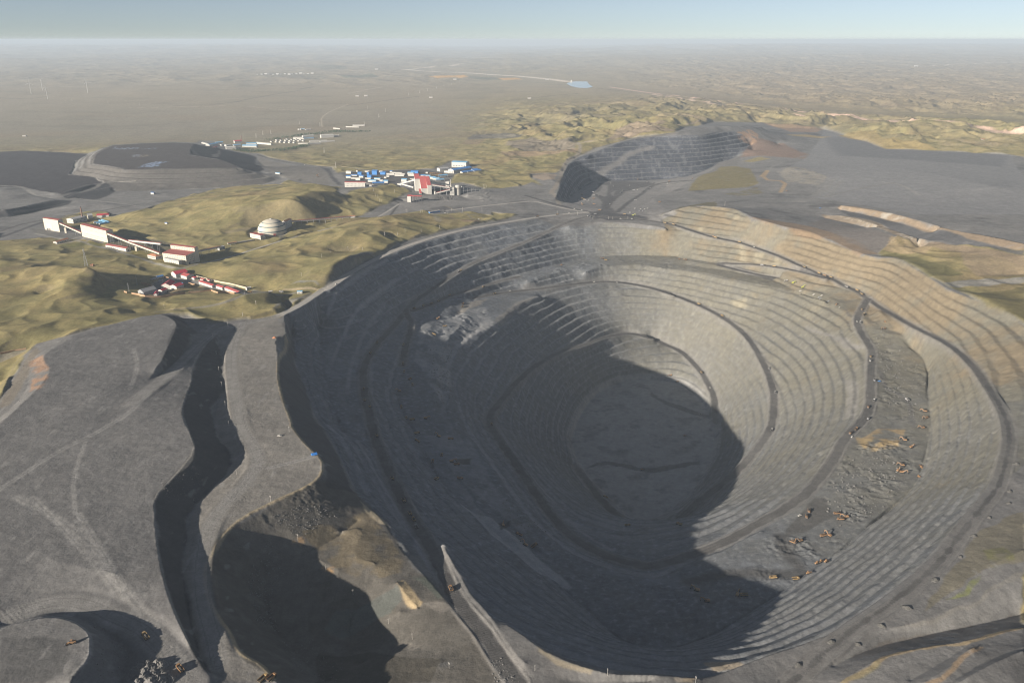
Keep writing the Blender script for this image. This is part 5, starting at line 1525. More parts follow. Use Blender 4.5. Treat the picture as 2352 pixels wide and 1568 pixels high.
building('screen_tower', 'white square tower standing behind the dark sheds of the upper plant', 'tower', A('E', 1680, 500), A('E', 1732, 502), 11, 95 * s, 'white', 'white', 'flat', win=[('f', 3, z, 1.6, 1.6) for z in (8, 12, 16)])
building('press_house', 'dark blue-grey process building under the galleries of the upper plant', 'building', A('E', 1475, 575), A('E', 1640, 560), 20, 70 * s, 'dark', 'grey', 'flat')
c = A('E', 1866, 606)
si = thing('silo', 'large round concrete silo with railed top right of the white tower', 'silo', (c.x, c.y, c.z))
rs = 47 * s
MB().lathe([(rs, -2), (rs, 128 * s), (.05, 128 * s + .2)], 32).build('drum', 'conc', parent=si)
MB().lathe([(rs * .8, 128 * s + .2), (rs * .8, 145 * s), (rs * .6, 150 * s), (.05, 152 * s)], 24).build('top_house', 'white', parent=si)
MB().lathe([(rs + .15, 100 * s), (rs + .25, 102 * s), (rs + .15, 104 * s)], 32).build('hoop', 'dark', parent=si)
c = A('E', 1762, 560)
si = thing('silo', 'small pale silo with a thin vent pipe behind the white windowed tower', 'silo', (c.x, c.y, c.z))
MB().lathe([(20 * s, -2), (20 * s, 105 * s), (.05, 112 * s)], 20).build('drum', 'conc', parent=si)
MB().tube((-5 * s, 0, 110 * s), (-6 * s, 0, 190 * s), 1.1, .9).build('vent_pipe', 'wood', parent=si)
c = A('E', 1518, 596)
si = thing('silo', 'squat white bin at the foot of the red-roofed plant', 'silo', (c.x, c.y, c.z))
MB().lathe([(15 * s, -2), (15 * s, 40 * s), (.05, 52 * s)], 20).build('drum', 'white', parent=si)
gallery('white gallery with red trim crossing right to the windowed tower', up(A('E', 1466, 595), 132 * s), up(A('E', 1745, 612), 105 * s), 4.6, 4, 'white', 'red', 3, 8)
gallery('lower white gallery sloping up to the windowed tower', up(A('E', 1535, 600), 12 * s), up(A('E', 1748, 612), 78 * s), 4.2, 4, 'white', 'red', 2, 0)
gallery('upper pale gallery behind, reaching the square rear tower', up(A('E', 1462, 560), 140 * s), up(A('E', 1685, 500), 50 * s), 4.0, 3.6, 'white', 'white', 2, 0)
gallery('thin pale belt gallery leaving the silo to the right on tall posts', up(A('E', 1920, 605), 118 * s), up(A('E', 2215, 545), 22 * s), 3.2, 2.8, 'white', 'white', 5, 10)
cr = building('ore_bin', 'white crusher hopper building with long red canopy on the grey yard', 'building', A('E', 1098, 714), A('E', 1152, 718), 14, 88 * s, 'white', 'red', 'shed', rise=2)
pc = A('E', 1152, 718)
gl = (Vector(A('E', 1300, 668)) - Vector(A('E', 1152, 718)))
rzc = cr.rotation_euler[2]
inv = Matrix.Rotation(-rzc, 3, 'Z')
gl = inv @ Vector((gl.x, gl.y, 0))
L2 = (Vector(A('E', 1152, 718)) - Vector(A('E', 1098, 714))); L2.z = 0; L2 = L2.length
MB().hexa([(L2, 1, 86 * s), (L2 + 34, 1, 86 * s), (L2 + 34, 14, 86 * s), (L2, 14, 86 * s)], [(L2, 0, 86 * s + .5), (L2 + 35, 0, 86 * s + .5), (L2 + 35, 7, 86 * s + 3), (L2, 7, 86 * s + 3)]).build('canopy_roof', 'red', parent=cr)
for k in range(4):
    MB().box(L2 + 8 + k * 8.4, L2 + 8.8 + k * 8.4, 1.5, 2.3, -2, 86 * s - .05).box(L2 + 8 + k * 8.4, L2 + 8.8 + k * 8.4, 12, 12.8, -2, 86 * s - .05).build('post', 'dark', parent=cr)
building('weigh_shed', 'bright blue open-sided shed by the hairpin track below the grey yard', 'shed', A('E', 1440, 888), A('E', 1594, 868), 8, 5, 'blue', 'grey', 'flat', win=[('f', 8, 1.2, 1.2, 2)])
building('workshop', 'large workshop with long bright blue roof at the right of the town', 'building', A('E', 1800, 282), A('E', 2080, 233), 30, 13, 'white', 'blue', rise=4, win=[('f', 14, 6, 2, 2), ('l', 3, 6, 2, 2)], door=[('l', .3, 5, 6)])
building('workshop', 'tall white workshop with pale blue roof behind the long blue one', 'building', A('E', 1770, 182), A('E', 1990, 190), 34, 20, 'white', 'sky', rise=3, win=[('f', 8, 4, 3, 4)])
building('workshop', 'grey-roofed workshop left of the long blue-roofed one', 'building', A('E', 1592, 252), A('E', 1730, 238), 26, 10, 'white', 'grey', rise=3, win=[('f', 8, 4, 2, 2)])
building('annex_shed', 'low white annex at the left end of the long blue workshop', 'building', A('E', 1655, 268), A('E', 1742, 276), 14, 6.5, 'white', 'white', 'flat')
lean = [(1872, 268, 2010, 250, 'first'), (1935, 280, 2008, 268, 'second'), (2010, 272, 2110, 255, 'third'), (2085, 245, 2180, 232, 'fourth'), (2112, 258, 2222, 242, 'fifth')]
for x0, y0, x1, y1, n in lean:
    building('lean_to_shed', f'low blue-roofed shed before the long blue workshop, {n} from its left', 'shed', A('E', x0, y0), A('E', x1, y1), 14, 4.5, 'white', 'blue', 'shed', rise=2, group='blue lean-to sheds at the workshop')


def canopy(label, x0, y0, x1, y1, dep, h, roof, crop='E'):
    a, b = A(crop, x0, y0), A(crop, x1, y1)
    d = b - a; d.z = 0; L = d.length
    o = thing('open_canopy', label, 'canopy', (a.x, a.y, min(a.z, b.z)), math.atan2(d.y, d.x), 'open canopies in the town yard')
    MB().hexa([(-.5, -.5, h), (L + .5, -.5, h), (L + .5, dep, h + 1.5), (-.5, dep, h + 1.5)], [(-.5, -.5, h + .4), (L + .5, -.5, h + .4), (L + .5, dep, h + 1.9), (-.5, dep, h + 1.9)]).build('roof', roof, parent=o)
    for x in (0.3, L - .7):
        for y in (.3, dep - .8):
            MB().box(x, x + .5, y, y + .5, -2, h - .05 + (1.4 if y > 1 else 0)).build('post', 'white', parent=o)
    return o


canopy('light blue fuel canopy on white posts in the right of the town yard', 1595, 352, 1715, 340, 16, 9, 'sky')
canopy('teal canopy just above the dark sheds of the upper plant', 1545, 405, 1665, 395, 16, 6, 'sky')
canopy('wide low blue canopy behind the gallery in the town front', 565, 455, 745, 448, 22, 6, 'blue')
sheds = [(165, 283, 75, 13, 8, 'w', 'white cabin at the back left corner of the town'), (320, 256, 22, 8, 5, 'w', 'tiny white cabin behind the back row of blue sheds'),
 (342, 300, 58, 14, 8, 'b', 'blue shed, leftmost of the back row in town'), (452, 262, 66, 9, 4, 'w', 'long low white cabin row behind the second blue shed'),
 (482, 302, 34, 13, 9, 'b', 'narrow blue shed, second of the back row in town'), (560, 300, 76, 20, 14, 'b', 'tall deep-blue shed, biggest of the back row'),
 (684, 298, 78, 14, 8, 'b', 'blue shed right of the tall deep-blue one'), (672, 262, 44, 8, 4, 'w', 'short white cabin behind the tall blue shed'),
 (832, 268, 34, 9, 6, 'b', 'small blue shed at the start of the long white cabins'), (165, 350, 72, 14, 7, 'b', 'blue shed, leftmost of the front row in town'),
 (242, 362, 70, 9, 4, 'w', 'low white cabin before the leftmost front blue shed'), (242, 318, 92, 10, 4, 'b', 'flat blue shed between the two left rows'),
 (312, 382, 68, 13, 7, 'w', 'white cabin with pale blue roof near the long white block'), (362, 345, 66, 14, 7, 'b', 'blue shed, second of the front row'),
 (488, 345, 62, 14, 8, 'b', 'blue shed, third of the front row'), (455, 366, 84, 8, 4, 'w', 'low white cabin row below the third front blue shed'),
 (592, 368, 92, 9, 4, 's', 'low pale blue cabin right of the front row'), (498, 410, 122, 16, 6, 's', 'wide pale blue hall behind the gallery pier'),
 (636, 402, 86, 12, 5, 'w', 'white cabin right of the wide pale blue hall'), (730, 424, 70, 16, 7, 's', 'pale blue-roofed hall beside the round hill'),
 (780, 302, 120, 8, 5, 'w', 'long white cabin row, front of the slanting cabins'), (862, 286, 150, 8, 5, 'w', 'long white cabin row slanting to the right'),
 (905, 320, 140, 8, 5, 'w', 'long white cabin row, lowest of the slanting cabins'), (985, 304, 72, 8, 5, 'w', 'short white cabin at the right end of the slanting rows'),
 (1100, 300, 90, 14, 8, 's', 'pale blue hall left of the red-roofed tower'), (1148, 278, 110, 14, 8, 'b', 'blue hall behind the pale blue ones'),
 (1110, 318, 110, 12, 6, 'w', 'white hall in front of the pale blue hall'), (1005, 408, 80, 16, 9, 's', 'boxy white building with pale blue top left of the head tower'),
 (742, 354, 36, 8, 4, 'w', 'small white cabin in the middle of the town yard'), (780, 334, 42, 7, 4, 'w', 'low white cabin above the middle of the yard'),
 (1335, 342, 110, 12, 7, 's', 'pale blue shed right behind the red-roofed head tower'), (1405, 362, 115, 12, 7, 's', 'pale blue shed, middle one behind the red roofs'),
 (1480, 376, 100, 12, 6, 's', 'pale blue shed, right one behind the red roofs'), (1140, 395, 60, 10, 7, 'w', 'white shed beneath the climbing pale gallery'),
 (1375, 280, 34, 7, 4, 'w', 'tiny white cabin above the parked yellow machines'), (1300, 330, 60, 10, 6, 'b', 'small blue shed at the back of the head tower')]
for x, y, wpx, dep, h, k, lab in sheds:
    roof = {'w': 'white', 'b': 'blue', 's': 'sky'}[k]
    building('yard_shed', lab, 'shed', A('E', x, y), A('E', x + wpx, y + wpx * .02), dep, h, 'blue' if (k == 'b' and h > 7) else 'white', roof, 'gable', group='sheds and cabins of the town yard')

# ------------------------------------------------------------------ far settlement
fs = [(257, 340, 372, 333, 24, 11, 's', 'pale blue-roofed shed at the left end of the far settlement'), (345, 316, 435, 311, 18, 8, 's', 'second pale blue shed at the left of the far settlement'),
 (302, 362, 374, 360, 14, 6, 'r', 'white shed with dull red roof at the far settlement, left'), (150, 308, 252, 325, 14, 5, 'w', 'long low white shed at the far left of the far settlement'),
 (586, 306, 682, 302, 20, 12, 'p', 'white hall with pink-red roof beside the far brick chimney'), (475, 384, 600, 386, 22, 12, 'w', 'white two-storey block at the front of the far settlement'),
 (602, 386, 668, 378, 18, 10, 'w', 'white wing right of the front two-storey block'), (680, 352, 870, 362, 26, 9, 's', 'wide white hall with pale blue roof in the far settlement'),
 (735, 325, 868, 328, 20, 8, 's', 'pale blue hall behind the wide white one in the far settlement'), (865, 312, 1060, 328, 10, 8, 'w', 'very long white wall-like building right of the pale blue halls'),
 (412, 338, 470, 332, 12, 6, 'w', 'white house left of the pink-roofed far hall'), (475, 345, 545, 340, 16, 7, 'w', 'white house in front of the pink-roofed far hall'),
 (570, 342, 668, 338, 18, 6, 's', 'low pale blue shed below the pink-roofed far hall'), (1480, 244, 1622, 236, 22, 14, 'w', 'large white block in the upper far village'),
 (1348, 252, 1480, 256, 18, 9, 'w', 'long pale building left of the large white block in the village'), (1716, 238, 1880, 228, 26, 14, 'w', 'large white block at the right of the far village'),
 (1488, 258, 1620, 250, 12, 6, 's', 'pale blue-roofed row below the large white village block'), (1566, 292, 1790, 280, 10, 6, 'w', 'long white row near the bottom of the far village'),
 (1702, 298, 1892, 282, 10, 6, 'w', 'second long white row at the lower right of the far village'), (1546, 322, 1702, 312, 10, 6, 'w', 'lowest white row of the far village'),
 (1410, 318, 1550, 312, 10, 5, 'w', 'low white row left of the lowest village row'), (1875, 218, 1950, 214, 14, 6, 'w', 'white shed at the far right end of the village'),
 (2036, 96, 2206, 100, 8, 5, 'w', 'long white wall building of the distant substation'), (2124, 82, 2280, 78, 14, 6, 'w', 'pale switch hall of the distant substation'),
 (1512, 136, 1580, 132, 10, 5, 'w', 'white row by the distant road above the village'), (1870, 116, 1960, 122, 10, 5, 'w', 'white huts beside the road above the village'), (1440, 130, 1500, 128, 12, 6, 's', 'pale blue hut beside the distant white tanks')]
for x0, y0, x1, y1, dep, h, k, lab in fs:
    building('settlement_house', lab, 'building', A('F', x0, y0), A('F', x1, y1), dep, h, 'white', {'w': 'white', 's': 'sky', 'r': 'red', 'p': 'crimson'}[k], group='buildings of the far settlement')
rowsF = [(1045, 292, 5, 62, 'front'), (1112, 272, 7, 58, 'middle'), (1160, 298, 4, 60, 'lowest'), (1250, 262, 4, 60, 'upper')]
ords = ['first', 'second', 'third', 'fourth', 'fifth', 'sixth', 'seventh']
for x, y, n, st, nm in rowsF:
    for k in range(n):
        building('village_house', f'small white gabled house in the far village, {nm} row, {ords[k]} from left', 'house', A('F', x + k * st, y + k * 1.5 + (k % 2) * 2), A('F', x + k * st + 22, y + k * 1.5 + 1 + (k % 2) * 2), 13, 5, 'white', 'grey', group='small houses of the far village')
c = A('F', 678, 300)
ch = thing('chimney_stack', 'slender far chimney beside the pink-roofed hall of the settlement', 'chimney', c)
MB().lathe([(2.2, -1), (1.4, 42), (1.0, 42), (1.0, 40)], 12).build('shaft', 'brown', parent=ch)
MB().lathe([(1.7, 40), (1.7, 42.2), (1.1, 42.2)], 12).build('cap_ring', 'dark', parent=ch)
for k, x in enumerate((1422, 1448)):
    c = A('F', x, 132)
    t = thing('storage_tank', f'white round tank, {("left", "right")[k]} of the pair by the distant road', 'tank', c, 0, 'white tanks by the distant road')
    MB().lathe([(6, -1), (6, 7), (.05, 9)], 20).build('shell', 'white', parent=t)
building('dump_office', 'small white hut with blue roof at the foot of the big left dump', 'building', A('A', 2012, 925), A('A', 2052, 927), 9, 6, 'white', 'blue')
building('dump_office', 'teal-roofed hut on the track along the dump ramp', 'building', A('F', 1112, 703), A('F', 1170, 712), 8, 5, 'white', 'sky')
building('site_cabin', 'tiny blue cabin on the grassy hillside behind the plant', 'building', A('B', 1645, 283), A('B', 1672, 284), 5, 4, 'white', 'blue')
# pale field houses on the plain
for x, y, crop, lab in ((205, 650, '2', 'white farmhouse on the plain left of the two cuttings'), (262, 648, '2', 'small white farmhouse right of its neighbour on the plain'), (700, 660, '2', 'lone pale farm on the open plain'),
                        (1362, 665, '2', 'pale farm on the plain above the green hills'), (1480, 537, '2', 'white farm beside the river bed left of the reservoir'), (860, 537, '2', 'white house by the orange field'),
                        (335, 470, '2', 'white house near the start of the river bed'), (2085, 880, '3', 'pink-roofed farm among the yellow hills at right'), (1665, 420, '3', 'white house on the far right plain'),
                        (150, 918, '1', 'white tents at the left edge of the plain')):
    a = A(crop, x, y); w = 8 * mpp(a)
    building('farm_house', lab, 'house', a, a + Vector((w, 0, 0)), w * .6, w * .28, 'conc', 'conc' if 'pink' not in lab else 'orange')
for k in range(15):
    x = 1725 + k * 26; y = 503 - 1.0 * (k % 4) - (4 if k > 8 else 0)
    a = A('1', x, y); w = (7 + 6 * (k % 3)) * mpp(a) * .3418
    building('hamlet_house', f'far white hamlet house on the plain, {["first", "second", "third", "fourth", "fifth", "sixth", "seventh", "eighth", "ninth", "tenth", "eleventh", "twelfth", "thirteenth", "fourteenth", "fifteenth"][k]} from left', 'house', a, a + Vector((w, 0, 0)), w * .6, w * .3, 'white', 'white', group='houses of the distant hamlet')
building('dam_tower', 'small pale intake tower on the dam beside the reservoir', 'tower', A('2', 1651, 551), A('2', 1659, 551), 10, 22, 'white', 'white', 'flat')
# reservoir
wt, nt, b = new_mat('reservoir_water')
b.inputs['Base Color'].default_value = (.10, .22, .30, 1); b.inputs['Roughness'].default_value = .08
nn = N(nt, 'ShaderNodeTexNoise', Scale=.05, Detail=3.0); bp = N(nt, 'ShaderNodeBump', Strength=.06, Distance=1.0)
nt.links.new(nn.outputs['Fac'], bp.inputs['Height']); nt.links.new(bp.outputs['Normal'], b.inputs['Normal'])
me = bpy.data.meshes.new('water')
me.from_pydata([(float(x), float(y), wl - .4) for x, y in WATER[:, :2]], [], [tuple(range(len(WATER)))]); me.update()
me.materials.append(wt)
if me.polygons[0].normal.z < 0:
    me.flip_normals()
wo = link('water', me); wo['kind'] = 'structure'

# ------------------------------------------------------------------ turbines, masts, poles
def blade_mb():
    b = MB()
    prof = [(0, .9, .9), (4, 1.4, .8), (12, 2.3, .5), (30, 1.5, .3), (52, .25, .1)]
    for (z0, c0, t0), (z1, c1, t1) in zip(prof[:-1], prof[1:]):
        b.hexa([(-c0 * .3, -t0 / 2, z0), (c0 * .7, -t0 / 2, z0), (c0 * .7, t0 / 2, z0), (-c0 * .3, t0 / 2, z0)], [(-c1 * .3, -t1 / 2, z1), (c1 * .7, -t1 / 2, z1), (c1 * .7, t1 / 2, z1), (-c1 * .3, t1 / 2, z1)])
    return b


TUR = [(590, 592, 547, 395, 2, 20, 'leftmost of the four'), (805, 528, 767, 345, 60, 82, 'second from left, rotor edge on'), (898, 690, 850, 485, -35, 35, 'third from left, nearest of the left three'), (1655, 572, 1620, 378, -18, 25, 'rightmost of the four, standing apart')]
tmesh = None
for bx, by, hx, hy, roll, yaw, lab in TUR:
    c = A('H', bx, by)
    H_ = abs(by - hy) * .12207 * mpp(c) / math.cos(math.radians(4))
    o = thing('wind_turbine', f'white wind turbine on the plain, {lab}', 'wind turbine', (c.x, c.y, c.z - 1), 0, 'wind turbines on the left plain')
    if tmesh is None:
        tmesh = (MB().lathe([(2.8, -3), (1.7, H_), (.05, H_ + .1)], 16).mesh('tower', 'white'), MB().box(-1.8, 1.8, -3, 7, -1.6, 2).mesh('nacelle', 'white'),
                 MB().lathe([(.05, -2.2), (1.3, -1.4), (1.8, 0), (1.8, 1.6)], 12).mesh('hub', 'white'), blade_mb().mesh('blade', 'white'))
    link('tower', tmesh[0], o)
    nq = link('nacelle', tmesh[1], o); nq.location = (0, 0, H_ + 1.6); nq.rotation_euler = (0, 0, math.radians(yaw))
    hb = link('hub', tmesh[2], o); yr = math.radians(yaw)
    hc = Vector((math.sin(yr) * 4.8, -math.cos(yr) * 4.8, H_ + 1.8))
    hb.location = hc; hb.rotation_euler = (math.pi / 2, 0, yr)
    for k in range(3):
        bl = link('blade', tmesh[3], hb)
        hm_ = Matrix.Translation(hc) @ hb.rotation_euler.to_matrix().to_4x4()
        bw = Matrix.Translation(hc) @ (Matrix.Rotation(yr, 3, 'Z') @ Matrix.Rotation(math.radians(roll + 120 * k), 3, 'Y')).to_4x4()
        bl.matrix_basis = hm_.inverted() @ bw


def lattice_mast(label, c, H_, w0, w1, group=None, m='steel', plat=True, cat='mast', name='lattice_mast'):
    o = thing(name, label, cat, c, .4, group)
    legs = MB(); br = MB()
    n = max(4, int(H_ / 4.5))
    cor = lambda k, f: Vector(((1, 1), (-1, 1), (-1, -1), (1, -1))[k % 4] + (0,)) * (w0 + (w1 - w0) * f) / 2 + Vector((0, 0, H_ * f - .5))
    th = max(.09, H_ * .0045)
    for k in range(4):
        legs.tube(cor(k, 0), cor(k, 1), th * 1.4, th, 5)
        for j in range(n):
            br.tube(cor(k, j / n), cor(k + 1, (j + 1) / n), th * .7, n=4)
            br.tube(cor(k, (j + 1) / n), cor(k + 1, (j + 1) / n), th * .7, n=4)
    legs.build('mast_legs', m, parent=o); br.build('bracing', m, parent=o)
    if plat:
        for f in (.86, .93):
            b = MB()
            for k in range(6):
                a = k * math.pi / 3
                b.box(math.cos(a) * 1.5 - .18, math.cos(a) * 1.5 + .18, math.sin(a) * 1.5 - .18, math.sin(a) * 1.5 + .18, H_ * f - 1, H_ * f + 1.2)
            b.lathe([(1.6, H_ * f - 1.1), (1.6, H_ * f - .95)], 12)
            b.build('antenna', 'white', parent=o)
        MB().tube((0, 0, H_ - .5), (0, 0, H_ + 4), .1, .05).build('spike', 'white', parent=o)
    return o


lattice_mast('tall lattice telecom mast on top of the grassy hill at left', A('B', 722, 777), 41, 6.5, 1.6)
building('equipment_hut', 'tiny brick hut on the hilltop right beside the lattice mast', 'hut', A('B', 764, 775), A('B', 800, 778), 5, 3, 'brown', 'orange', 'flat')
lattice_mast('thin lattice mast beside the shaded yard, right of two', A('B', 1321, 1006), 23, 2.2, .7, plat=False)
lattice_mast('thin lattice mast beside the shaded yard, left of two', A('B', 1223, 1072), 18, 1.8, .6, plat=False)

PV = {}


def pole(label, c, H_=9, arm=True, group='utility poles', m='wood'):
    r = max(.11, .00008 * (c.y + 500))
    o = thing('utility_pole', label, 'utility pole', (c.x, c.y, c.z - .3), random.uniform(0, 3), group)
    k = (round(H_), round(r, 2))
    if k not in PV:
        PV[k] = (MB().tube((0, 0, 0), (0, 0, k[0]), r * 1.25, r * .85, 8).mesh('shaft', m), MB().box(-1.1, 1.1, -.09, .09, k[0] - .9, k[0] - .7).box(-.8, .8, -.08, .08, k[0] - 1.9, k[0] - 1.72).mesh('crossarm', m),
                 MB().lathe([(.9, -.1), (.7, .4), (.05, .65)], 8).mesh('footing_mound', 'earth'))
    link('shaft', PV[k][0], o)
    if arm:
        link('crossarm', PV[k][1], o)
    return o


PO = [('D', [(1022, 1020, 50), (1403, 697, 45), (1290, 768, 53), (1642, 672, 50), (1838, 667, 35), (2130, 477, 50), (2305, 467, 35), (748, 1250, 45), (415, 1395, 52), (238, 1550, 60)], 'on the grassy hills left of the big pit'),
      ('C', [(525, 640, 50), (1570, 747, 55), (1375, 887, 65), (1175, 1037, 55), (1217, 1262, 55), (1252, 1467, 45), (1748, 592, 50), (2085, 445, 45), (1595, 452, 45)], 'between the compound and the waste dumps'),
      ('7', [(1760, 42, 42), (1647, 464, 44), (1440, 300, 40), (1813, 702, 50), (1982, 882, 45), (2148, 1030, 42)], 'around the left dump and its hollow'),
      ('8', [(388, 1207, 42), (531, 1302, 48), (755, 1477, 44), (1277, 1492, 50), (1718, 1522, 54), (2254, 1564, 40)], 'along the near rim of the pit'),
      ('E', [(585, 550, 40), (612, 627, 52), (652, 662, 60), (681, 717, 55), (711, 712, 35), (902, 572, 55), (1079, 867, 50), (1094, 865, 50), (1294, 877, 45), (1326, 877, 45), (1640, 866, 45), (1701, 892, 85), (1773, 862, 55), (1936, 862, 70), (2230, 860, 65), (755, 1227, 60), (951, 1217, 50), (1064, 1167, 60), (1308, 1172, 62), (1587, 1117, 45), (2256, 500, 55), (2275, 500, 60), (2295, 500, 50), (200, 1445, 58), (420, 1445, 45)], 'around the upper plant and its yard'),
      ('G', [(430, 592, 45), (905, 657, 35), (1115, 656, 40), (1171, 655, 35), (1372, 652, 35), (1145, 185, 30), (1398, 215, 25), (700, 600, 40)], 'at the black junction between the pits'),
      ('4', [(1455, 1035, 26), (1471, 1142, 30), (1490, 1250, 32), (1514, 1382, 34), (1538, 1512, 30)], 'in the strip beside the dark dump face'),
      ('6', [(470, 38, 40)], 'at the crest of the far pit wall')]
ORD = ['first', 'second', 'third', 'fourth', 'fifth', 'sixth', 'seventh', 'eighth', 'ninth', 'tenth', 'eleventh', 'twelfth', 'thirteenth', 'fourteenth', 'fifteenth', 'sixteenth', 'seventeenth', 'eighteenth', 'nineteenth', 'twentieth', 'twenty-first', 'twenty-second', 'twenty-third', 'twenty-fourth', 'twenty-fifth']
for crop, pts, lab in PO:
    pts = sorted(pts)
    for k, (x, y, hp) in enumerate(pts):
        c = A(crop, x, y)
        hh = max(7, min(14, hp * CROP[crop][2] * mpp(c) * 1.05))
        pole(f'pale utility pole {lab}' + (f', {ORD[k]} from left' if len(pts) > 1 else ''), c, hh)
PYL = [('1', 485, 683), ('1', 728, 703), ('1', 940, 711), ('F', 865, 235), ('F', 953, 200), ('F', 1058, 190), ('F', 1430, 58), ('F', 1698, 85), ('2', 562, 642), ('2', 635, 628), ('2', 688, 612), ('2', 748, 598), ('2', 800, 583), ('2', 852, 571), ('2', 906, 555), ('2', 287, 733), ('2', 362, 790), ('2', 408, 755), ('F', 1755, 430), ('F', 1905, 630)]
for k, (crop, x, y) in enumerate(sorted(PYL, key=lambda t: CROP[t[0]][0] + t[1] * CROP[t[0]][2])):
    c = A(crop, x, y)
    lattice_mast(f'faint distant power pylon on the plain, {ORD[k]} from left', c, 26, 4.5, 1.2, 'power pylons crossing the plain', 'wood', False, 'pylon', 'power_pylon')
c = A('F', 2278, 80); lattice_mast('white lattice tower at the right end of the distant substation', c, 30, 3, 1, None, 'white', False)
# ------------------------------------------------------------------ vehicles


def wheel_mesh(r, w):
    b = MB()
    b.lathe([(r * .55, -w / 2), (r * .92, -w / 2), (r, -w * .3), (r, w * .3), (r * .92, w / 2), (r * .55, w / 2)], 14)
    b.lathe([(.02, w * .42), (r * .5, w * .42), (r * .56, w / 2)], 14, mi=1)
    b.lathe([(r * .56, -w / 2), (r * .5, -w * .42), (.02, -w * .42)], 14, mi=1)
    me = b.mesh('wheel', 'tyre', 'dark')
    for v in me.vertices:      # axle along Y
        x, y, z = v.co
        v.co = (x, z, y)
    return me


W1 = wheel_mesh(.85, .75)


def truck_parts(paint, bedm, loaded):
    """10 m rigid mine dump truck, X forward"""
    ch = MB().box(-4.3, 4.2, -.55, .55, .95, 1.45).box(3.9, 4.7, -1.45, 1.45, .7, 1.7).box(-4.4, -4.1, -1.2, 1.2, .9, 1.3).box(1.0, 3.3, -1.45, -.9, .8, 1.6).box(1.0, 3.3, .9, 1.45, .8, 1.6)
    cab = MB().hexa([(2.75, -1.35, 1.5), (4.6, -1.35, 1.5), (4.6, .55, 1.5), (2.75, .55, 1.5)], [(2.75, -1.35, 3.35), (4.25, -1.35, 3.35), (4.25, .55, 3.35), (2.75, .55, 3.35)])
    cab.box(2.75, 4.5, .6, 1.4, 1.5, 2.35)
    gl = MB().hexa([(4.56, -1.22, 2.3), (4.60, -1.22, 2.3), (4.60, .42, 2.3), (4.56, .42, 2.3)], [(4.31, -1.22, 3.15), (4.36, -1.22, 3.15), (4.36, .42, 3.15), (4.31, .42, 3.15)])
    gl.box(3.0, 4.1, -1.38, -1.35, 2.35, 3.1).box(3.0, 4.1, .55, .58, 2.45, 3.1)
    bed = MB(); t = .14
    bed.hexa([(-4.6, -1.65, 1.75), (2.5, -1.65, 1.5), (2.5, 1.65, 1.5), (-4.6, 1.65, 1.75)], [(-4.6, -1.65, 1.9), (2.5, -1.65, 1.65), (2.5, 1.65, 1.65), (-4.6, 1.65, 1.9)])
    for s in (-1, 1):
        y0, y1 = sorted((s * 1.65, s * (1.65 - t)))
        bed.hexa([(-4.6, y0, 1.9), (2.5, y0, 1.65), (2.5, y1, 1.65), (-4.6, y1, 1.9)], [(-4.6, y0, 3.1), (2.5, y0, 3.35), (2.5, y1, 3.35), (-4.6, y1, 3.1)])
        for k in range(5):
            x = -3.9 + k * 1.45
            bed.box(x, x + .18, min(s * 1.65, s * 1.78), max(s * 1.65, s * 1.78), 1.8, 3.1)
    bed.box(2.36, 2.5, -1.51, 1.51, 1.65, 3.35).box(2.5, 3.9, -1.55, 1.0, 3.42, 3.55)
    ld = MB()
    if loaded:
        n = 8
        vs = []
        for i in range(n + 1):
            for j in range(5):
                x = -4.3 + 6.5 * i / n; y = -1.45 + 2.9 * j / 4
                z = 2.5 + 1.25 * math.sin(math.pi * i / n) * math.sin(math.pi * (j + .3) / 4.6) + random.uniform(-.12, .12)
                vs.append((x, y, z))
        ld.add(vs, [(i * 5 + j, i * 5 + j + 1, (i + 1) * 5 + j + 1, (i + 1) * 5 + j) for i in range(n) for j in range(4)])
    else:
        ld.box(-4.5, 2.3, -1.5, 1.5, 1.92, 1.96)
    return [('chassis', ch.mesh('chassis', 'dark')), ('cab', cab.mesh('cab', paint)), ('windscreen', gl.mesh('windscreen', 'glass')), ('dump_bed', bed.mesh('dump_bed', bedm)), ('load' if loaded else 'bed_floor', ld.mesh('load' if loaded else 'bed_floor', 'load'))]


TR = {}
for nm, paint, bedm in (('yellow', 'yellow', 'yellow'), ('orange', 'orangep', 'orangep'), ('white', 'white', 'grey'), ('grey', 'cargrey', 'grey')):
    for ld in (0, 1):
        TR[nm, ld] = truck_parts(paint, bedm, ld)
WPOS = [(3.4, -1.3), (3.4, 1.3), (-1.6, -1.25), (-1.6, 1.25), (-3.5, -1.25), (-3.5, 1.25)]


OWNER = {'windscreen': 'cab', 'load': 'dump_bed', 'bed_floor': 'dump_bed', 'cab_window': 'cab', 'bucket': 'stick', 'hydraulic_cylinder': 'boom', 'side_window': 'cabin'}


def nest(o, parts):
    made = {}
    for nm, me in parts:
        made[nm] = link(nm, me, made.get(OWNER.get(nm), o))


def orient(o, c, heading, s=1.0):
    n = normal(c.x, c.y)
    x = Vector((math.cos(heading), math.sin(heading), 0)); x = (x - n * x.dot(n)).normalized()
    y = n.cross(x)
    m = Matrix((x, y, n)).transposed()
    o.rotation_euler = m.to_euler(); o.location = c
    o.scale = (s, s, s)


def dump_truck(label, c, heading, paint='yellow', loaded=1, group='dump trucks of the mine', name='dump_truck', s=1.0):
    o = thing(name, label, 'dump truck', c, 0, group); orient(o, c, heading, s)
    nest(o, TR[paint, loaded])
    for x, y in WPOS:
        q = link('wheel', W1, o); q.location = (x, y, .85)
    return o


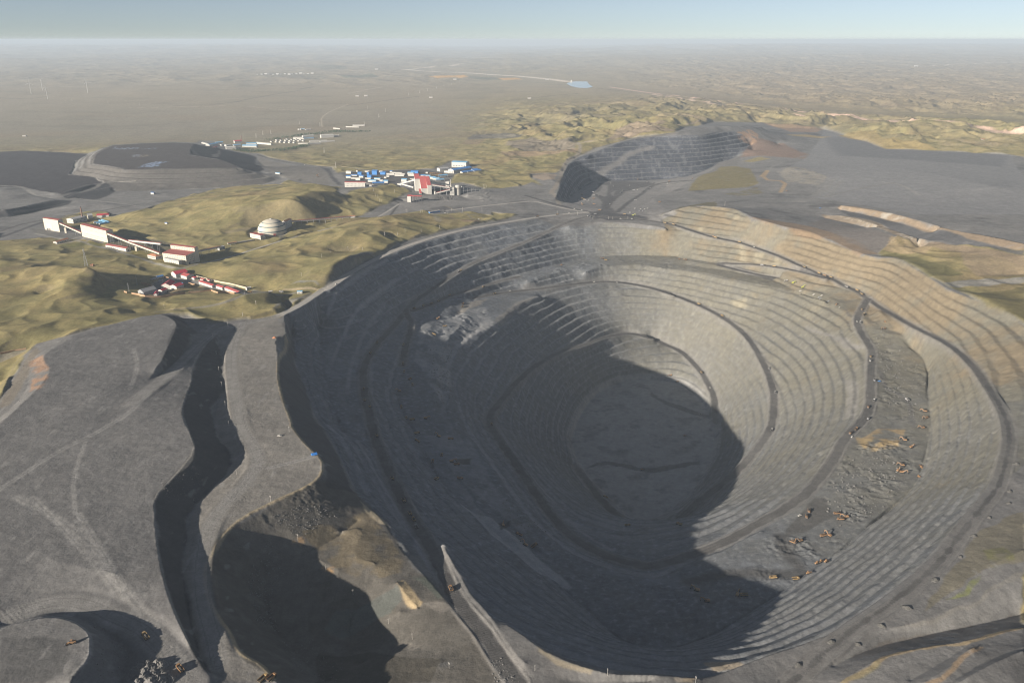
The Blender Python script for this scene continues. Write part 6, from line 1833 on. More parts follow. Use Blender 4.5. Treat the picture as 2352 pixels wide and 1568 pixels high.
def exc_meshes(paint):
    tr = MB()
    pts = [(-2.6, .1), (2.6, .1), (3.05, .65), (2.6, 1.2), (-2.6, 1.2), (-3.05, .65)]
    tr.add([(x, -.4, z) for x, z in pts] + [(x, .4, z) for x, z in pts], [tuple(range(5, -1, -1)), tuple(range(6, 12))] + [(k, (k + 1) % 6, 6 + (k + 1) % 6, 6 + k) for k in range(6)])
    base = MB().box(-1.6, 1.6, -1.2, 1.2, .7, 1.3).lathe([(1.3, 1.28), (1.3, 1.6)], 16)
    body = MB().hexa([(-3.2, -1.6, 1.6), (1.7, -1.6, 1.6), (1.7, 1.6, 1.6), (-3.2, 1.6, 1.6)], [(-3.0, -1.6, 3.1), (1.2, -1.6, 3.1), (1.2, 1.6, 3.1), (-3.0, 1.6, 3.1)])
    body.hexa([(-3.7, -1.55, 1.7), (-3.22, -1.55, 1.6), (-3.22, 1.55, 1.6), (-3.7, 1.55, 1.7)], [(-3.5, -1.55, 2.9), (-3.05, -1.55, 3.0), (-3.05, 1.55, 3.0), (-3.5, 1.55, 2.9)])
    body.tube((-2, -.8, 3.1), (-2, -.8, 3.9), .13)
    cab = MB().hexa([(.3, .62, 1.75), (2.3, .62, 1.75), (2.3, 1.75, 1.75), (.3, 1.75, 1.75)], [(.3, .62, 3.75), (1.75, .62, 3.75), (1.75, 1.75, 3.75), (.3, 1.75, 3.75)])
    win = MB().box(.5, 1.6, 1.75, 1.79, 2.6, 3.55).hexa([(2.18, .75, 2.4), (2.24, .75, 2.4), (2.24, 1.62, 2.4), (2.18, 1.62, 2.4)], [(1.80, .75, 3.6), (1.86, .75, 3.6), (1.86, 1.62, 3.6), (1.80, 1.62, 3.6)])

    def limb(p, w, hs):
        b = MB()
        for k in range(len(p) - 1):
            a, c = Vector((p[k][0], 0, p[k][1])), Vector((p[k + 1][0], 0, p[k + 1][1]))
            d = (c - a).normalized(); u = Vector((-d.z, 0, d.x)); s = Vector((0, w / 2, 0))
            b.hexa([a - s - u * hs[k] / 2, c - s - u * hs[k + 1] / 2, c + s - u * hs[k + 1] / 2, a + s - u * hs[k] / 2], [a - s + u * hs[k] / 2, c - s + u * hs[k + 1] / 2, c + s + u * hs[k + 1] / 2, a + s + u * hs[k] / 2])
        return b
    boom = limb([(1.3, 2.2), (3.6, 5.2), (6.9, 5.6)], .8, [.8, 1.15, .6])
    stick = limb([(6.3, 6.2), (6.9, 5.5), (7.5, 2.2)], .6, [.45, .75, .4])
    buck = MB().hexa([(7.2, -.9, 2.3), (7.9, -.9, 2.3), (7.9, .9, 2.3), (7.2, .9, 2.3)], [(6.4, -.9, 1.1), (7.8, -.9, .6), (7.8, .9, .6), (6.4, .9, 1.1)])
    cyl = MB().tube((1.8, .5, 2.0), (4.1, .5, 4.6), .16).tube((1.8, -.5, 2.0), (4.1, -.5, 4.6), .16).tube((4.0, 0, 5.9), (6.2, 0, 6.3), .15)
    return [('undercarriage', base.mesh('undercarriage', 'dark')), ('body', body.mesh('body', paint)), ('cab', cab.mesh('cab', paint)), ('cab_window', win.mesh('cab_window', 'glass')), ('boom', boom.mesh('boom', paint)),
            ('stick', stick.mesh('stick', paint)), ('bucket', buck.mesh('bucket', 'dark')), ('hydraulic_cylinder', cyl.mesh('hydraulic_cylinder', 'steel'))], tr.mesh('track', 'tyre')


EX = {p: exc_meshes(m) for p, m in (('yellow', 'yellow'), ('orange', 'orangep'), ('green', 'lime'), ('white', 'white'))}


def excavator(label, c, heading, paint='orange', s=1.0, group='excavators of the mine'):
    o = thing('excavator', label, 'excavator', c, 0, group); orient(o, c, heading, s)
    nest(o, EX[paint][0])
    for y in (-1.35, 1.35):
        q = link('track', EX[paint][1], o); q.location = (0, y, 0)
    return o


def car_meshes(paint):
    b = MB().hexa([(-2.5, -.92, .45), (2.5, -.92, .45), (2.5, .92, .45), (-2.5, .92, .45)], [(-2.45, -.9, 1.1), (2.3, -.9, 1.0), (2.3, .9, 1.0), (-2.45, .9, 1.1)])
    c = MB().hexa([(-.9, -.86, 1.08), (1.2, -.86, 1.04), (1.2, .86, 1.04), (-.9, .86, 1.08)], [(-.7, -.78, 1.8), (.6, -.78, 1.8), (.6, .78, 1.8), (-.7, .78, 1.8)])
    g = MB().box(-.6, .75, -.89, -.87, 1.2, 1.65).box(-.6, .75, .87, .89, 1.2, 1.65).hexa([(1.1, -.7, 1.15), (1.16, -.7, 1.15), (1.16, .7, 1.15), (1.1, .7, 1.15)], [(.68, -.7, 1.72), (.74, -.7, 1.72), (.74, .7, 1.72), (.68, .7, 1.72)])
    return [('body', b.mesh('body', paint)), ('cabin', c.mesh('cabin', paint)), ('side_window', g.mesh('side_window', 'glass'))]


W2 = wheel_mesh(.4, .28)
CAR = {p: car_meshes(m) for p, m in (('white', 'white'), ('grey', 'cargrey'), ('red', 'crimson'), ('blue', 'blue'))}


def car(label, c, heading, paint='white', s=1.15, group='light vehicles of the mine'):
    o = thing('pickup_truck', label, 'pickup', c, 0, group); orient(o, c, heading, s)
    nest(o, CAR[paint])
    for x in (-1.5, 1.55):
        for y in (-.85, .85):
            q = link('wheel', W2, o); q.location = (x, y, .4)
    return o


def loader(label, c, heading, paint='orangep', group='wheel loaders and dozers'):
    o = thing('wheel_loader', label, 'loader', c, 0, group); orient(o, c, heading, 1.0)
    MB().hexa([(-3.6, -1.2, 1.0), (-.3, -1.2, 1.0), (-.3, 1.2, 1.0), (-3.6, 1.2, 1.0)], [(-3.4, -1.1, 2.3), (-.5, -1.1, 2.5), (-.5, 1.1, 2.5), (-3.4, 1.1, 2.3)]).box(-.2, 2.2, -.7, .7, .9, 1.7).build('body', M[paint], parent=o)
    lc = MB().box(-1.3, .3, -.85, .85, 2.52, 3.7).build('cab', M[paint], parent=o)
    MB().box(-1.2, .2, -.88, .88, 2.9, 3.5).build('cab_window', 'glass', parent=lc)
    MB().bar((1.5, -.6, 1.5), (4.0, -.6, .8), .25, .4).bar((1.5, .6, 1.5), (4.0, .6, .8), .25, .4).build('lift_arm', M[paint], parent=o)
    MB().hexa([(3.8, -1.6, .2), (5.1, -1.6, .15), (5.1, 1.6, .15), (3.8, 1.6, .2)], [(3.7, -1.6, 1.5), (4.3, -1.6, 1.5), (4.3, 1.6, 1.5), (3.7, 1.6, 1.5)]).build('bucket', 'dark', parent=o)
    for x in (-2.5, 1.4):
        for y in (-1.15, 1.15):
            q = link('wheel', W1, o); q.location = (x, y, .85)
    return o


ALLR = {nm: Q for nm, (hw, Q) in ROADW.items()}


def road_heading(c, nm=None):
    best = None
    for k, Q in ALLR.items():
        if nm and k != nm:
            continue
        d = np.hypot(Q[:, 0] - c.x, Q[:, 1] - c.y); i = int(d.argmin())
        if best is None or d[i] < best[0]:
            j = min(i + 2, len(Q) - 1); h = max(i - 2, 0)
            best = (d[i], math.atan2(Q[j, 1] - Q[h, 1], Q[j, 0] - Q[h, 0]))
    return best


# (kind, crop, points along the way, where)   kinds: T truck, W white truck, G grey truck, C car
QUEUES = [
 ('outer_haul', 'on the upper haul road of the right wall', [('T', '6', 93, 146), ('T', '6', 147, 156), ('O', '6', 400, 233), ('T', '6', 412, 239), ('T', '6', 560, 266), ('C', '6', 655, 296), ('T', '6', 970, 424), ('T', '6', 1063, 463), ('O', '6', 1097, 477), ('T', '6', 1138, 488), ('W', '6', 1235, 548), ('T', '6', 1302, 570), ('T', '6', 1332, 594)], 1),
 ('inner_haul', 'on the dark road of the right bench', [('T', '6', 1332, 690), ('T', '6', 1343, 721), ('G', '6', 1323, 773), ('C', '6', 1301, 764), ('T', '6', 1387, 986), ('W', '6', 1385, 1012), ('G', '6', 1412, 1136), ('G', '6', 1408, 1263), ('O', '6', 1372, 1303), ('G', '6', 1373, 1376), ('O', '6', 1295, 1443), ('O', '6', 1260, 1468), ('C', '6', 1270, 1490), ('T', '5', 1120, 1510), ('T', '6', 322, 1085), ('C', '6', 377, 1180)], 1),
 ('deep_haul', 'on the middle haul road above the pit floor', [('T', '5', 1140, 632), ('T', '6', 305, 656), ('T', '6', 452, 729), ('G', '6', 750, 1062), ('G', '6', 787, 1212), ('G', '6', 765, 1448), ('T', '9', 183, 562), ('T', '8', 1843, 612), ('C', '5', 1810, 552), ('C', '5', 1962, 555), ('C', '5', 1245, 612)], 1),
 ('west_haul', 'on the shaded haul road of the left wall', [('G', '5', 895, 484), ('T', '5', 910, 478), ('T', '5', 350, 962), ('T', '5', 305, 1030), ('T', '5', 262, 1275), ('T', '5', 266, 1348), ('T', '5', 300, 1390), ('T', '8', 317, 68), ('T', '8', 410, 328), ('T', '8', 480, 463), ('T', '8', 518, 541), ('T', '8', 540, 578), ('W', '8', 556, 622), ('O', '8', 766, 1000)], 1),
 ('bench_haul', 'on the ramp under the far wall', [('T', '5', 838, 642), ('T', '5', 763, 681), ('T', '5', 715, 698), ('T', '5', 660, 711), ('T', '5', 595, 730), ('T', '5', 1065, 585)], 1),
 ('shelf_haul', 'on the loop road of the left bench', [('T', '5', 527, 976), ('T', '5', 524, 1104), ('T', '5', 531, 1156)], 1),
 ('mound_road', 'on the road round the near left dump', [('T', '7', 885, 1288), ('O', '7', 1095, 1485)], 1),
 ('rim_road', 'on the road along the left rim', [('O', 'G', 165, 626), ('T', 'G', 430, 598), ('C', 'G', 592, 577), ('C', '5', 72, 567)], 1),
 ('side_ramp', 'on the hairpin ramp of the right wall', [('G', '6', 705, 411), ('T', '6', 780, 419)], 1),
]
KN = {'T': ('yellow', 'yellow'), 'O': ('orange', 'orange'), 'W': ('white', 'white'), 'G': ('grey', 'grey')}
for rd, where, items, _ in QUEUES:
    cnt = {}
    tot = {}
    for it in items:
        tot[it[0]] = tot.get(it[0], 0) + 1
    for k, x_, y_, *r in [(i[0], i[1], i[2], i[3]) for i in items]:
        c = A(x_, y_, r[0])
        dd, hd = road_heading(c, rd)
        cnt[k] = cnt.get(k, 0) + 1
        if random.random() < .45 and k != 'C':
            hd += math.pi
        hd += random.uniform(-.06, .06)
        pos = '' if tot[k] == 1 else (f', {ORD[cnt[k] - 1]} along it')
        if k == 'C':
            car(f'small white pickup {where}{pos}', c, hd)
        else:
            pn, lab = KN[k]
            ld = random.random() < .55
            dump_truck(f'{lab} dump truck {where}{pos}', c, hd, pn, int(ld))

# machines at work: kind, crop, x, y, heading (deg), label
WORK = [
 ('E', '5', 755, 800, 60, 'orange', 'excavator digging alone on the left bench below the road fork'), ('T', '5', 805, 850, 20, 'yellow', 'dump truck waiting right of the lone left-bench excavator'), ('T', '5', 730, 903, 170, 'yellow', 'dump truck below the lone left-bench excavator'),
 ('E', '5', 497, 1285, 200, 'yellow', 'excavator in the dark pad at the bottom of the left loop road'), ('T', '5', 587, 1245, 100, 'yellow', 'dump truck on the right side of the dark left pad'), ('T', '5', 570, 1206, 60, 'orange', 'dump truck at the top of the dark left pad'), ('T', '5', 517, 1393, 90, 'yellow', 'dump truck at the lower end of the dark left pad'),
 ('T', '5', 585, 1478, 30, 'yellow', 'dump truck beside the two shovels on the shaded left bench'), ('E', '5', 675, 1468, 10, 'yellow', 'large excavator on the shaded left bench, long boom raised'), ('T', '5', 543, 1466, 90, 'yellow', 'dump truck in deep shade left of the big left-bench excavator'),
 ('T', '5', 925, 700, 80, 'orange', 'dump truck on the pale spur of the upper left bench, upper one'), ('T', '5', 922, 719, 80, 'yellow', 'dump truck on the pale spur of the upper left bench, lower one'),
 ('E', '5', 1868, 396, 200, 'orange', 'big excavator on the far bench under the middle of the far wall'), ('T', '5', 1886, 406, 0, 'yellow', 'dump truck right of the excavator on the far bench'), ('L', '5', 1590, 438, 10, '', 'red loader on the far bench left of the excavator'),
 ('E', '6', 225, 379, 190, 'orange', 'big orange excavator at the foot of the far right wall'), ('L', '6', 182, 374, 180, '', 'loader left of the big orange excavator at the far right wall'),
 ('E', '6', 860, 509, 200, 'white', 'pale excavator, leftmost at the upper right bench diggings'), ('E', '6', 903, 522, 330, 'green', 'green-yellow excavator at the upper right bench diggings'), ('E', '6', 962, 551, 10, 'green', 'green-yellow excavator, rightmost at the upper right bench diggings'),
 ('C', '6', 946, 573, 0, 'white', 'pickup below the green-yellow excavators on the upper right bench'), ('C', '6', 1030, 595, 20, 'white', 'pickup, first of the parked row on the upper right bench'), ('C', '6', 1062, 612, 20, 'grey', 'grey pickup, second of the parked row on the upper right bench'), ('C', '6', 1080, 601, 20, 'white', 'pickup behind the parked row on the upper right bench'), ('C', '6', 1072, 620, 20, 'grey', 'grey pickup, front of the parked row on the upper right bench'), ('C', '6', 1122, 638, 20, 'grey', 'grey pickup, lone at the right of the parked row'), ('L', '6', 1175, 658, 30, '', 'small loader where the bench track meets the dark haul road'), ('C', '6', 1192, 676, 40, 'white', 'pickup on the track just above the dark haul road fork'),
 ('L', '6', 1478, 767, 90, '', 'loader on the right bench, upper of two near the fork'), ('E', '6', 1473, 811, 200, 'orange', 'excavator on the right bench just below the fork'),
 ('T', '6', 1615, 1258, 100, 'grey', 'grey dump truck crossing the wide right bench'), ('E', '6', 1727, 1332, 160, 'orange', 'orange excavator digging the right wall foot, uppermost of three'), ('E', '6', 1735, 1372, 200, 'orange', 'orange excavator digging the right wall foot, middle of three'), ('E', '6', 1712, 1435, 180, 'orange', 'orange excavator digging the right wall foot, lowest of three'),
 ('E', '6', 1600, 1512, 150, 'orange', 'orange excavator in the yellow diggings of the right bench, upper'), ('E', '6', 1642, 1556, 30, 'orange', 'orange excavator in the yellow diggings of the right bench, lower'),
 ('E', '9', 1583, 193, 170, 'orange', 'orange excavator in the lower right bench trio, top'), ('E', '9', 1560, 226, 40, 'orange', 'orange excavator in the lower right bench trio, left'), ('E', '9', 1585, 237, 340, 'orange', 'orange excavator in the lower right bench trio, right'),
 ('L', '9', 1690, 265, 100, '', 'drill loader among rubble at the foot of the right wall, lower'), ('L', '9', 1700, 200, 100, '', 'drill loader among rubble at the foot of the right wall, upper'),
 ('T', '9', 1000, 481, 250, 'orange', 'orange dump truck on the dark loading pad, rear of two'), ('T', '9', 985, 516, 250, 'orange', 'orange dump truck on the dark loading pad, front of two'), ('C', '9', 942, 506, 200, 'white', 'white pickup parked left of the two pad trucks'),
 ('T', '9', 1172, 497, 190, 'orange', 'orange dump truck being loaded right of the dark pad, upper'), ('E', '9', 1232, 517, 170, 'orange', 'orange excavator loading trucks right of the dark pad'), ('T', '9', 1197, 533, 180, 'orange', 'orange dump truck being loaded right of the dark pad, lower'),
 ('T', '9', 1087, 636, 200, 'orange', 'orange dump truck beside the sunlit rubble hump below the pad'), ('E', '9', 1125, 633, 120, 'orange', 'orange excavator on the sunlit rubble hump below the pad'), ('T', '9', 902, 677, 300, 'orange', 'orange dump truck under the shaded bank below the pad'), ('E', '9', 942, 668, 200, 'orange', 'orange excavator under the shaded bank below the pad'),
 ('T', '9', 773, 900, 180, 'yellow', 'dump truck on the dark track at the shaded bottom bench'), ('T', '9', 915, 906, 10, 'yellow', 'dump truck at the right end of the shaded bottom bench track'), ('L', '9', 1002, 869, 10, '', 'loader at the very right end of the shaded bottom bench'),
 ('E', '9', 293, 975, 150, 'orange', 'excavator in the bottom bench shadow, upper left'), ('E', '9', 357, 1045, 170, 'orange', 'excavator in the bottom bench shadow, lowest'), ('E', '9', 550, 1006, 60, 'yellow', 'excavator in the bottom bench shadow, right'), ('T', '9', 590, 1008, 180, 'yellow', 'dump truck right of the right-hand shadowed excavator'),
 ('L', '9', 1050, 806, 30, '', 'drill rig loader in the half shade, left of three'), ('L', '9', 1078, 797, 30, '', 'drill rig loader in the half shade, middle of three'), ('L', '9', 1110, 796, 30, '', 'drill rig loader in the half shade, right of three'),
 ('E', '8', 1080, 612, 90, 'orange', 'large excavator in the round black pit of the near shelf'), ('T', '8', 1178, 668, 160, 'orange', 'dump truck right of the round black pit'), ('E', '8', 1215, 729, 160, 'orange', 'excavator below the round black pit, left of a truck'), ('T', '8', 1275, 733, 30, 'orange', 'dump truck below the round black pit, rightmost'),
 ('T', '8', 560, 51, 30, 'yellow', 'dump truck at the upper left of the near shelf group'), ('T', '8', 557, 98, 10, 'yellow', 'dump truck second from top of the near shelf group'), ('E', '8', 690, 70, 150, 'yellow', 'excavator at the top of the near shelf group'), ('T', '8', 763, 86, 20, 'orange', 'orange dump truck right of the top near shelf excavator'),
 ('T', '8', 710, 186, 90, 'yellow', 'dump truck above the oval dark spot of the near shelf'), ('T', '8', 655, 223, 90, 'orange', 'orange dump truck left of the oval dark spot'), ('E', '8', 770, 223, 20, 'orange', 'excavator at the left rim of the oval dark spot'), ('T', '8', 800, 241, 20, 'orange', 'orange dump truck below the oval dark spot'), ('T', '8', 677, 330, 60, 'yellow', 'dump truck at the bend of the dark near shelf track'), ('T', '8', 820, 326, 20, 'orange', 'orange dump truck lowest on the near shelf'),
 ('T', '8', 1705, 438, 160, 'yellow', 'dump truck on the lowest shaded ramp near the pit floor'), ('L', '8', 1930, 271, 10, '', 'loader on the track crossing the shaded pit floor'), ('L', '8', 2190, 66, 10, '', 'loader on the pit floor near the shadow edge'), ('E', '8', 2260, 1006, 150, 'yellow', 'excavator at the left end of the shaded bottom bench'),
 ('E', '6', 130, 1103, 190, 'orange', 'orange excavator in the sunlit corner of the pit floor, upper'), ('L', '6', 172, 1141, 180, '', 'loader in the sunlit corner of the pit floor'), ('C', '6', 318, 1347, 0, 'white', 'white pickup at the shadow edge of the pit floor'),
 ('K', '6', 1442, 1140, 0, 'blue', 'blue pickup parked beside the dark haul road of the right bench'),
 ('C', 'G', 660, 524, 0, 'white', 'white pickup on the black road left of the junction, first'), ('C', 'G', 758, 540, 0, 'white', 'white pickup on the black road left of the junction, second'), ('T', 'G', 995, 541, 0, 'orange', 'orange dump truck at the upper edge of the black junction'), ('T', 'G', 937, 593, 20, 'grey', 'grey dump truck entering the black junction from the left, right one'), ('T', 'G', 880, 627, 220, 'grey', 'grey dump truck entering the black junction from the left, middle one'), ('T', 'G', 846, 619, 220, 'white', 'white dump truck at the left corner of the black junction'),
 ('T', 'G', 1325, 597, 180, 'yellow', 'yellow dump truck at the right of the black junction'), ('E', 'G', 1442, 611, 10, 'green', 'green-yellow machine with boom at the right of the black junction'), ('C', 'G', 1275, 651, 0, 'white', 'white pickup at the lower edge of the black junction, left'), ('C', 'G', 1425, 654, 0, 'white', 'white pickup at the lower edge of the black junction, right'),
 ('C', 'G', 1470, 516, 30, 'white', 'white pickup, leftmost of the row parked beyond the junction'), ('C', 'G', 1545, 521, 30, 'white', 'white pickup, second of the row parked beyond the junction'), ('C', 'G', 1600, 526, 30, 'white', 'white pickup, third of the row parked beyond the junction'), ('C', 'G', 1635, 516, 30, 'white', 'white pickup, rightmost of the row parked beyond the junction'), ('C', 'G', 1530, 548, 30, 'grey', 'grey pickup below the row parked beyond the junction'), ('C', 'G', 1575, 546, 30, 'grey', 'grey pickup right of the other below the parked row'), ('C', 'G', 1400, 569, 0, 'white', 'lone white pickup below the parked row beyond the junction'),
 ('T', 'G', 1795, 431, 180, 'orange', 'orange dump truck alone on the pale apron right of the junction'), ('C', 'G', 1500, 266, 0, 'white', 'pale pickup on the second pit floor near the long dark track'), ('T', 'G', 1452, 273, 0, 'grey', 'grey dump truck left of the pale pickup on the second pit floor'), ('T', 'G', 1665, 251, 30, 'grey', 'grey dump truck at the top of the long dark track'), ('T', 'G', 1582, 285, 40, 'grey', 'grey dump truck midway on the long dark track'), ('T', 'G', 1300, 284, 60, 'grey', 'grey dump truck on the left dark track of the second pit floor, upper'), ('T', 'G', 1275, 311, 60, 'grey', 'grey dump truck on the left dark track of the second pit floor, lower'),
 ('T', 'G', 1130, 461, 80, 'grey', 'grey dump truck where the dark tracks meet above the junction'), ('T', 'G', 918, 459, 180, 'orange', 'orange dump truck on the lower left apron of the second pit'), ('E', 'G', 765, 466, 120, 'orange', 'orange excavator at the left edge of the second pit floor'), ('T', 'G', 915, 386, 0, 'orange', 'dusty orange dump truck in the middle of the second pit apron'), ('E', 'G', 780, 391, 180, 'yellow', 'yellow excavator in the row at the left of the second pit floor'), ('C', 'G', 720, 398, 0, 'white', 'white pickup left of the yellow excavator'), ('T', 'G', 800, 404, 0, 'white', 'white tank truck right of the yellow excavator'), ('C', 'G', 847, 407, 0, 'white', 'white pickup at the right end of the yellow excavator row'),
 ('E', 'G', 758, 331, 190, 'yellow', 'yellow excavator uppermost at the left of the second pit floor'), ('T', 'G', 905, 299, 0, 'white', 'white dump truck at the top of the second pit apron'), ('T', 'G', 920, 338, 0, 'grey', 'grey dump truck below the white one on the second pit apron'), ('T', 'G', 982, 348, 90, 'white', 'white dump truck at the centre of the second pit apron'), ('C', 'G', 915, 238, 0, 'grey', 'grey pickup, first of three at the back of the apron'), ('C', 'G', 940, 238, 0, 'grey', 'grey pickup, second of three at the back of the apron'), ('C', 'G', 965, 237, 0, 'white', 'white pickup, third of three at the back of the apron'), ('T', 'G', 1180, 226, 90, 'grey', 'grey dump truck at the top of the apron tracks'),
 ('L', 'G', 1505, 129, 0, '', 'loader at the foot of the second pit wall'), ('T', 'G', 1630, 166, 30, 'grey', 'grey dump truck near the top bend of the second pit floor, left'), ('T', 'G', 1715, 176, 30, 'grey', 'grey dump truck near the top bend of the second pit floor, right'), ('T', 'G', 1925, 157, 10, 'orange', 'orange dump truck leaving the second pit floor to the right'), ('L', 'G', 2235, 117, 20, '', 'red loader far right of the second pit floor'), ('C', 'G', 1900, 181, 0, 'white', 'white pickup on the pale apron edge'), ('C', 'G', 1465, 399, 0, 'white', 'white pickup in the middle of the pale apron, left'), ('C', 'G', 1482, 398, 0, 'white', 'white pickup in the middle of the pale apron, right'),
 ('L', '7', 435, 1327, 200, '', 'orange loader on the top of the round near left dump'), ('T', '7', 1600, 1545, 60, 'yellow', 'loaded dump truck tipping at the bottom dump edge, left of two'), ('T', '7', 1650, 1540, 60, 'orange', 'dump truck tipping at the bottom dump edge, right of two'),
 ('T', 'C', 1667, 436, 20, 'orange', 'orange truck leaving the compound gate'), ('T', 'C', 1945, 428, 0, 'white', 'white truck on the road right of the compound'), ('T', 'C', 2085, 430, 0, 'grey', 'grey truck on the road farther right of the compound'),
 ('C', 'B', 1090, 605, 0, 'grey', 'grey pickup parked before the long plant workshop'), ('C', 'C', 840, 270, 40, 'white', 'white pickup parked beside the compound back row'), ('C', 'C', 870, 268, 40, 'grey', 'grey pickup parked at the compound back row'), ('C', 'C', 990, 272, 20, 'white', 'white pickup in front of the little hut behind the barracks'),
 ('E', 'F', 1680, 745, 200, 'orange', 'orange digger on the dump ground left of the town, front'), ('E', 'F', 1665, 725, 30, 'orange', 'orange digger on the dump ground left of the town, rear'),
 ('L', '3', 860, 1202, 0, '', 'red machine on the edge of the right-hand plateau'), ('C', '3', 1070, 1310, 0, 'blue', 'blue pickup at the start of the two benched strips'),
 ('C', '7', 1700, 66, 0, 'white', 'white pickup on the left dump strip near its edge'), ('C', 'F', 1497, 592, 0, 'white', 'white pickup on the dark road left of the town'), ('C', 'E', 2180, 978, 0, 'white', 'white pickup on the pale track above the left rim'),
 ('C', 'E', 1668, 884, 0, 'white', 'white pickup beside the bright blue shed'),
]
for k in range(14):
    WORK.append(('T', 'E', 1440 + (k % 7) * 28, 278 + (k // 7) * 22 + (k % 7) * 3, 10, ('orange', 'yellow')[k // 7], f'parked truck, {ORD[k % 7]} in the {("back", "front")[k // 7]} row of the town yard'))
for kind, crop, x, y, h, col, lab in WORK:
    c = A(crop, x, y); hd = math.radians(h)
    if kind == 'E':
        lab2 = lab if col in lab or 'excavator' not in lab else lab.replace('excavator', col + ' excavator', 1)
        excavator(lab2, c, hd, col)
    elif kind == 'T':
        lab2 = lab if (col in lab or 'parked' in lab) else f'{col} {lab}'
        dump_truck(lab2, c, hd, col, int(random.random() < .6))
    elif kind in 'CK':
        lab2 = lab if col in lab else f'{col} {lab}'
        car(lab2, c, hd, col)
    else:
        loader(lab if 'orange' in lab or 'red' in lab else 'orange ' + lab, c, hd)

# ------------------------------------------------------------------ mounds, rock heaps, boulders, trees


def heap_mesh(name, r, h, seed, m, rough=.35, n=14, rings=7, ex=1.0):
    rnd = random.Random(seed)
    b = MB(); vs = []
    for j in range(rings + 1):
        f = j / rings
        for k in range(n):
            a = 2 * math.pi * k / n
            rr = r * (1 - f) ** .9 * (1 + rough * .5 * (rnd.random() - .5))
            vs.append((rr * math.cos(a) * ex, rr * math.sin(a), h * (f ** .8) * (1 + rough * .5 * (rnd.random() - .5)) - .4))
    b.add(vs, [(j * n + k, j * n + (k + 1) % n, (j + 1) * n + (k + 1) % n, (j + 1) * n + k) for j in range(rings) for k in range(n)] + [tuple(range(rings * n, rings * n + n))])
    return b.mesh(name, m)


EM = [(1305, 1312), (1620, 1085), (1955, 765), (2135, 518), (2258, 428), (2262, 354), (2305, 182), (2037, 634), (1797, 910), (1455, 1195), (1140, 1298), (932, 1442)]
ems = [heap_mesh('earth_mound', 6.5, 4.2, 40 + k, 'earth', .5, 14, 6, 1.5) for k in range(4)]
for k, (x, y) in enumerate(sorted(EM)):
    c = A('9', x, y)
    o = link('safety_mound', ems[k % 4]); o.location = c; o.rotation_euler = (0, 0, random.uniform(0, 3)); s = .35 + .25 * random.random(); o.scale = (s, s, s)
    tag(o, f'grey earth safety mound beside the lower right haul road, {ORD[k]} from left', 'earth mound', 'safety mounds along the right haul road')
RH = [(800, 1530), (830, 1490), (860, 1450), (875, 1530), (905, 1480), (920, 1560), (935, 1505), (960, 1450), (965, 1545), (985, 1490), (1005, 1560), (1010, 1520), (840, 1560), (880, 1495), (945, 1475), (900, 1445), (980, 1460), (1030, 1540)]
rms = [heap_mesh('rock_heap', 5.2, 3.6, 60 + k, 'rock', .9, 12, 6) for k in range(5)]
for k, (x, y) in enumerate(sorted(RH)):
    c = A('7', x, y)
    o = link('rock_heap', rms[k % 5]); o.location = c; o.rotation_euler = (0, 0, random.uniform(0, 6)); s = .8 + .5 * random.random(); o.scale = (s, s, s)
    tag(o, f'dumped dark rock heap at the bottom left corner field, {ORD[k]} from left', 'rock heap', 'dumped rock heaps at lower left')


def rocks(name, areas, label):
    """many loose boulders lying on the ground"""
    rnd = random.Random(5)
    vs, fs = [], []
    base = [(1, 0, 0), (-1, 0, 0), (0, 1, 0), (0, -1, 0), (0, 0, 1), (0, 0, -1)]
    tri = [(0, 2, 4), (2, 1, 4), (1, 3, 4), (3, 0, 4), (2, 0, 5), (1, 2, 5), (3, 1, 5), (0, 3, 5)]
    for s, n, r0, r1 in areas:
        P = HP(s)
        x0, x1, y0, y1 = P[:, 0].min(), P[:, 0].max(), P[:, 1].min(), P[:, 1].max()
        xs = np.array([rnd.uniform(x0, x1) for _ in range(n * 3)]); ys = np.array([rnd.uniform(y0, y1) for _ in range(n * 3)])
        k = inpoly(xs, ys, P); xs, ys = xs[k][:n], ys[k][:n]
        zs = sample(Z, xs, ys)
        for x, y, z in zip(xs, ys, zs):
            r = r0 + (r1 - r0) * rnd.random() ** 3
            o = len(vs); a = rnd.uniform(0, 6)
            for p in base:
                q = [p[i] * r * rnd.uniform(.6, 1.3) for i in range(3)]
                vs.append((x + q[0] * math.cos(a) - q[1] * math.sin(a), y + q[0] * math.sin(a) + q[1] * math.cos(a), z + q[2] * .7 + r * .25))
            fs += [tuple(o + i for i in t) for t in tri]
    me = bpy.data.meshes.new(name); me.from_pydata([tuple(map(float, v)) for v in vs], [], fs); me.update(); me.materials.append(M['rock'])
    o = link(name, me); o['kind'] = 'stuff'; o['label'] = label; o['category'] = 'rocks'
    return o


